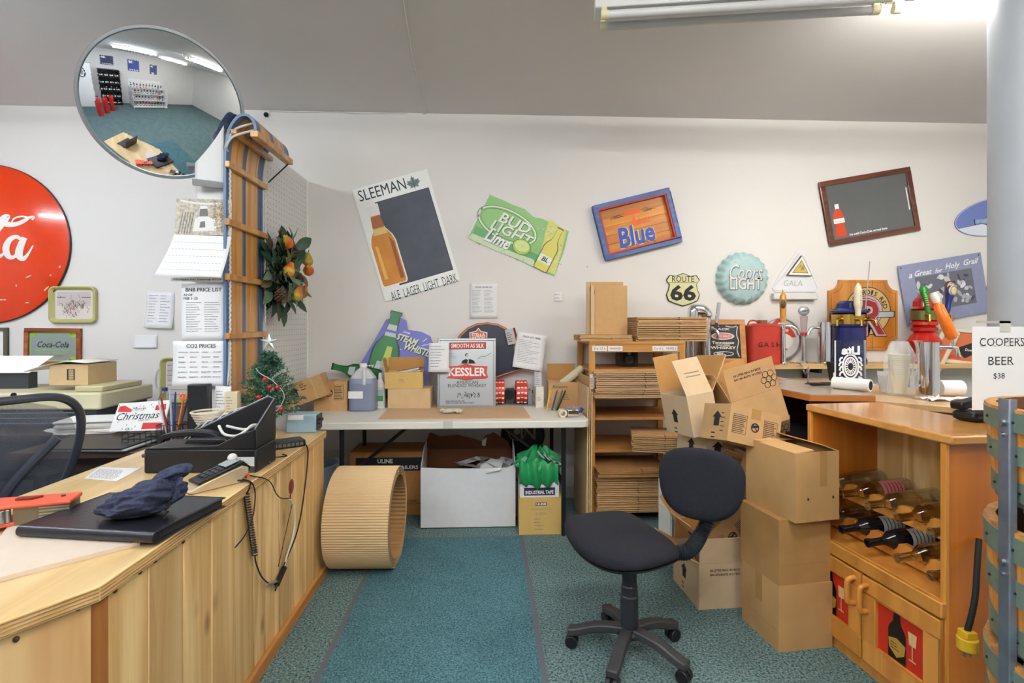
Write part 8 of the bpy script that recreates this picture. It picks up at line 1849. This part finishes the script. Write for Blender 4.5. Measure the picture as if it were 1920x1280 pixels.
# ================================================================== the shop behind the viewpoint, seen in the convex mirror
YB = Y0
t = thing('bottle_shelf', 'tall dark shelf of wine bottles against the far shop wall, seen in the mirror', 'shelf', (-1.0, YB + .2, 0)); dsh = mat('dark_shelf', (40, 34, 40), .5)
for x in (-.5, .48): m = MB(); m.bx(dsh, x, x + .02, -.18, .18, 0, 1.9); m.build('side_panel', t)
for i in range(6): m = MB(); m.bx(dsh, -.48, .48, -.18, .18, .02 + i * .37, .04 + i * .37); m.build('shelf_board', t)
m = MB(); m.bx(dsh, -.48, .48, -.18, -.17, .02, 1.9); m.build('back_panel', t)
bprof = [(0, 0), (.037, .002), (.037, .18), (.014, .23), (.014, .30), (0, .30)]; bts = {}
def shop_bottle(nm, lab, mm, loc, grp, sc_=1):
    if nm not in bts:
        m = MB(); m.lathe([mm, mm, mm, mm, mat('foil_cap', (170, 150, 90), .3, metal=.5)], bprof, 12); m.lathe(PAPER, [(.0375, .05), (.0375, .12)], 12); o = m.build('shop_bottle', loc=loc); bts[nm] = o; tag(o, lab, 'bottle', grp)
    else: o = dup(bts[nm], None, loc)
    o.scale = (sc_,) * 3
wb_ = mat('wine_dark', (26, 30, 28), .15); rb2_ = mat('wine_red', (150, 30, 34), .2); nv_ = mat('bottle_navy', (40, 46, 84), .2)
for i in range(5):
    for k_ in range(8): shop_bottle('dark', 'dark wine bottle on the tall dark shelf seen in the mirror', wb_, (-1.42 + k_ * .12, YB + .24, .041 + i * .37), 'bottles on the dark shelf')
t = thing('gondola_shelf', 'low white tiered shop shelving with bottles, seen in the mirror', 'shelf', (.9, YB + .45, 0))
for i, z in enumerate((.08, .42, .76, 1.06)): m = MB(); m.bx(WHITE, -.95, .95, -.42, .34 - i * .14, z - .02, z); m.build('shelf_board', t)
m = MB(); m.bx(WHITE, -.95, .95, -.44, -.42, 0, 1.5); m.build('back_panel', t)
for x in (-.95, .93): m = MB(); m.bx(WHITE, x, x + .02, -.42, .3, 0, 1.04); m.build('side_panel', t)
for i, z in enumerate((.08, .42, .76, 1.06)):
    for k_ in range(11):
        c_ = (i * 5 + k_ // 3) % 3; shop_bottle(('navy', 'red', 'dark2')[c_], ('navy', 'red', 'dark green')[c_] + ' labelled bottle on the white shop shelving seen in the mirror', (nv_, rb2_, wb_)[c_], (.02 + k_ * .17, YB + .55 - i * .10, z), ('navy', 'red', 'dark green')[c_] + ' bottles on the white shelving', .95)
for k_, (x, z, w_, h_, lb) in enumerate(((-1.0, 2.35, .62, .48, 'dark blue poster over the tall bottle shelf in the mirror'), (.3, 2.25, .6, .62, 'bright blue poster over the white shelving in the mirror'), (1.4, 2.2, .42, .55, 'blue and white poster nearest the shop corner in the mirror'))):
    m = MB(); m.bx(mat('poster_%d' % k_, [(52, 58, 92), (56, 84, 160), (70, 90, 140)][k_], .4), x - w_ / 2, x + w_ / 2, YB + .001, YB + .012, z - h_ / 2, z + h_ / 2); m.bx(WHITE, x - w_ * .4, x - w_ * .1, YB + .012, YB + .0125, z + h_ * .2, z + h_ * .4); m.bx(WHITE, x - w_ * .4, x + w_ * .4, YB + .012, YB + .0125, z - h_ * .42, z - h_ * .36)
    tag(m.build('poster'), lb, 'poster')
t = thing('tall_cabinet', 'tall white cabinet with round emblem against the far shop wall', 'cabinet', (-2.2, YB + .31, 0)); m = MB(); m.bx(WHITE, -.4, .4, -.3, .3, 0, 2.15); m.build('body', t, bevel=.01); m = MB(); m.push(rotm(0, 0, 180) @ Matrix.Translation((0, -.301, 0))); m.ring(INK, 0, 1.7, .16, .24, .05, 0); m.disc(GREY, 0, 1.7, .08, .12, 0); m.pop(); m.build('emblem', t)
for k_ in range(3):
    t = thing('gas_cylinder', 'red gas cylinder standing on the shop floor, %s of three in the mirror' % ('nearest', 'middle', 'farthest')[k_], 'gas cylinder', (-1.75 + .3 * k_, -2.1 - .28 * k_, 0)); m = MB(); m.lathe(mat('cylinder_red', (186, 34, 30), .3), [(0, 0), (.11, 0), (.115, .03), (.115, .65), (.08, .76), (.03, .79), (0, .79)], 24); m.build('tank', t); m = MB(); m.cyl(CHROME, (0, 0, .78), (0, 0, .9), .018); m.cyl(BLACK, (-.05, 0, .88), (.05, 0, .88), .012); m.build('valve', t)
for k_, (y, z, w_, h_) in enumerate(((-2.6, 1.95, .5, .7), (-1.6, 1.75, .55, .4), (-.7, 1.9, .4, .55), (.3, 1.6, .5, .4), (1.2, 1.95, .45, .45), (-1.6, 2.35, .5, .35))):
    t = thing('wall_picture', ('dark framed picture %s on the left wall of the shop' % ('nearest the far corner', 'beside the tall one', 'in the middle', 'low down', 'nearest the printer', 'up high')[k_]), 'picture', (X0 + .001, y, z), (0, 0, R(90))); m = MB(); frame(m, BLACK, w_ / 2, h_ / 2, .03, -.03, 0); m.build('frame', t); m = MB(); m.bx(mat('pic_%d' % k_, [(120, 130, 150), (60, 70, 120), (170, 160, 140), (90, 90, 96), (150, 120, 100), (50, 60, 80)][k_], .4), -w_ / 2 + .03, w_ / 2 - .03, -.01, 0, -h_ / 2 + .03, h_ / 2 - .03); m.build('print', t)
c = E + ed * .42 + en * .30
t = thing('laptop', 'open black laptop on the near end of the counter, seen in the mirror', 'laptop', (c.x, c.y, ZC), (0, 0, math.atan2(ed.y, ed.x) + R(90))); m = MB(); m.bx(BLACK, -.17, .17, -.12, .12, 0, .02); m.build('keyboard_base', t, bevel=.004); m = MB(); m.box(BLACK, (0, .14, .125), (.34, .012, .23), rotm(-14, 0, 0).to_3x3()); m.box(mat('screen_black', (10, 12, 18), .1), (0, .133, .124), (.31, .002, .20), rotm(-14, 0, 0).to_3x3()); m.build('screen', t)
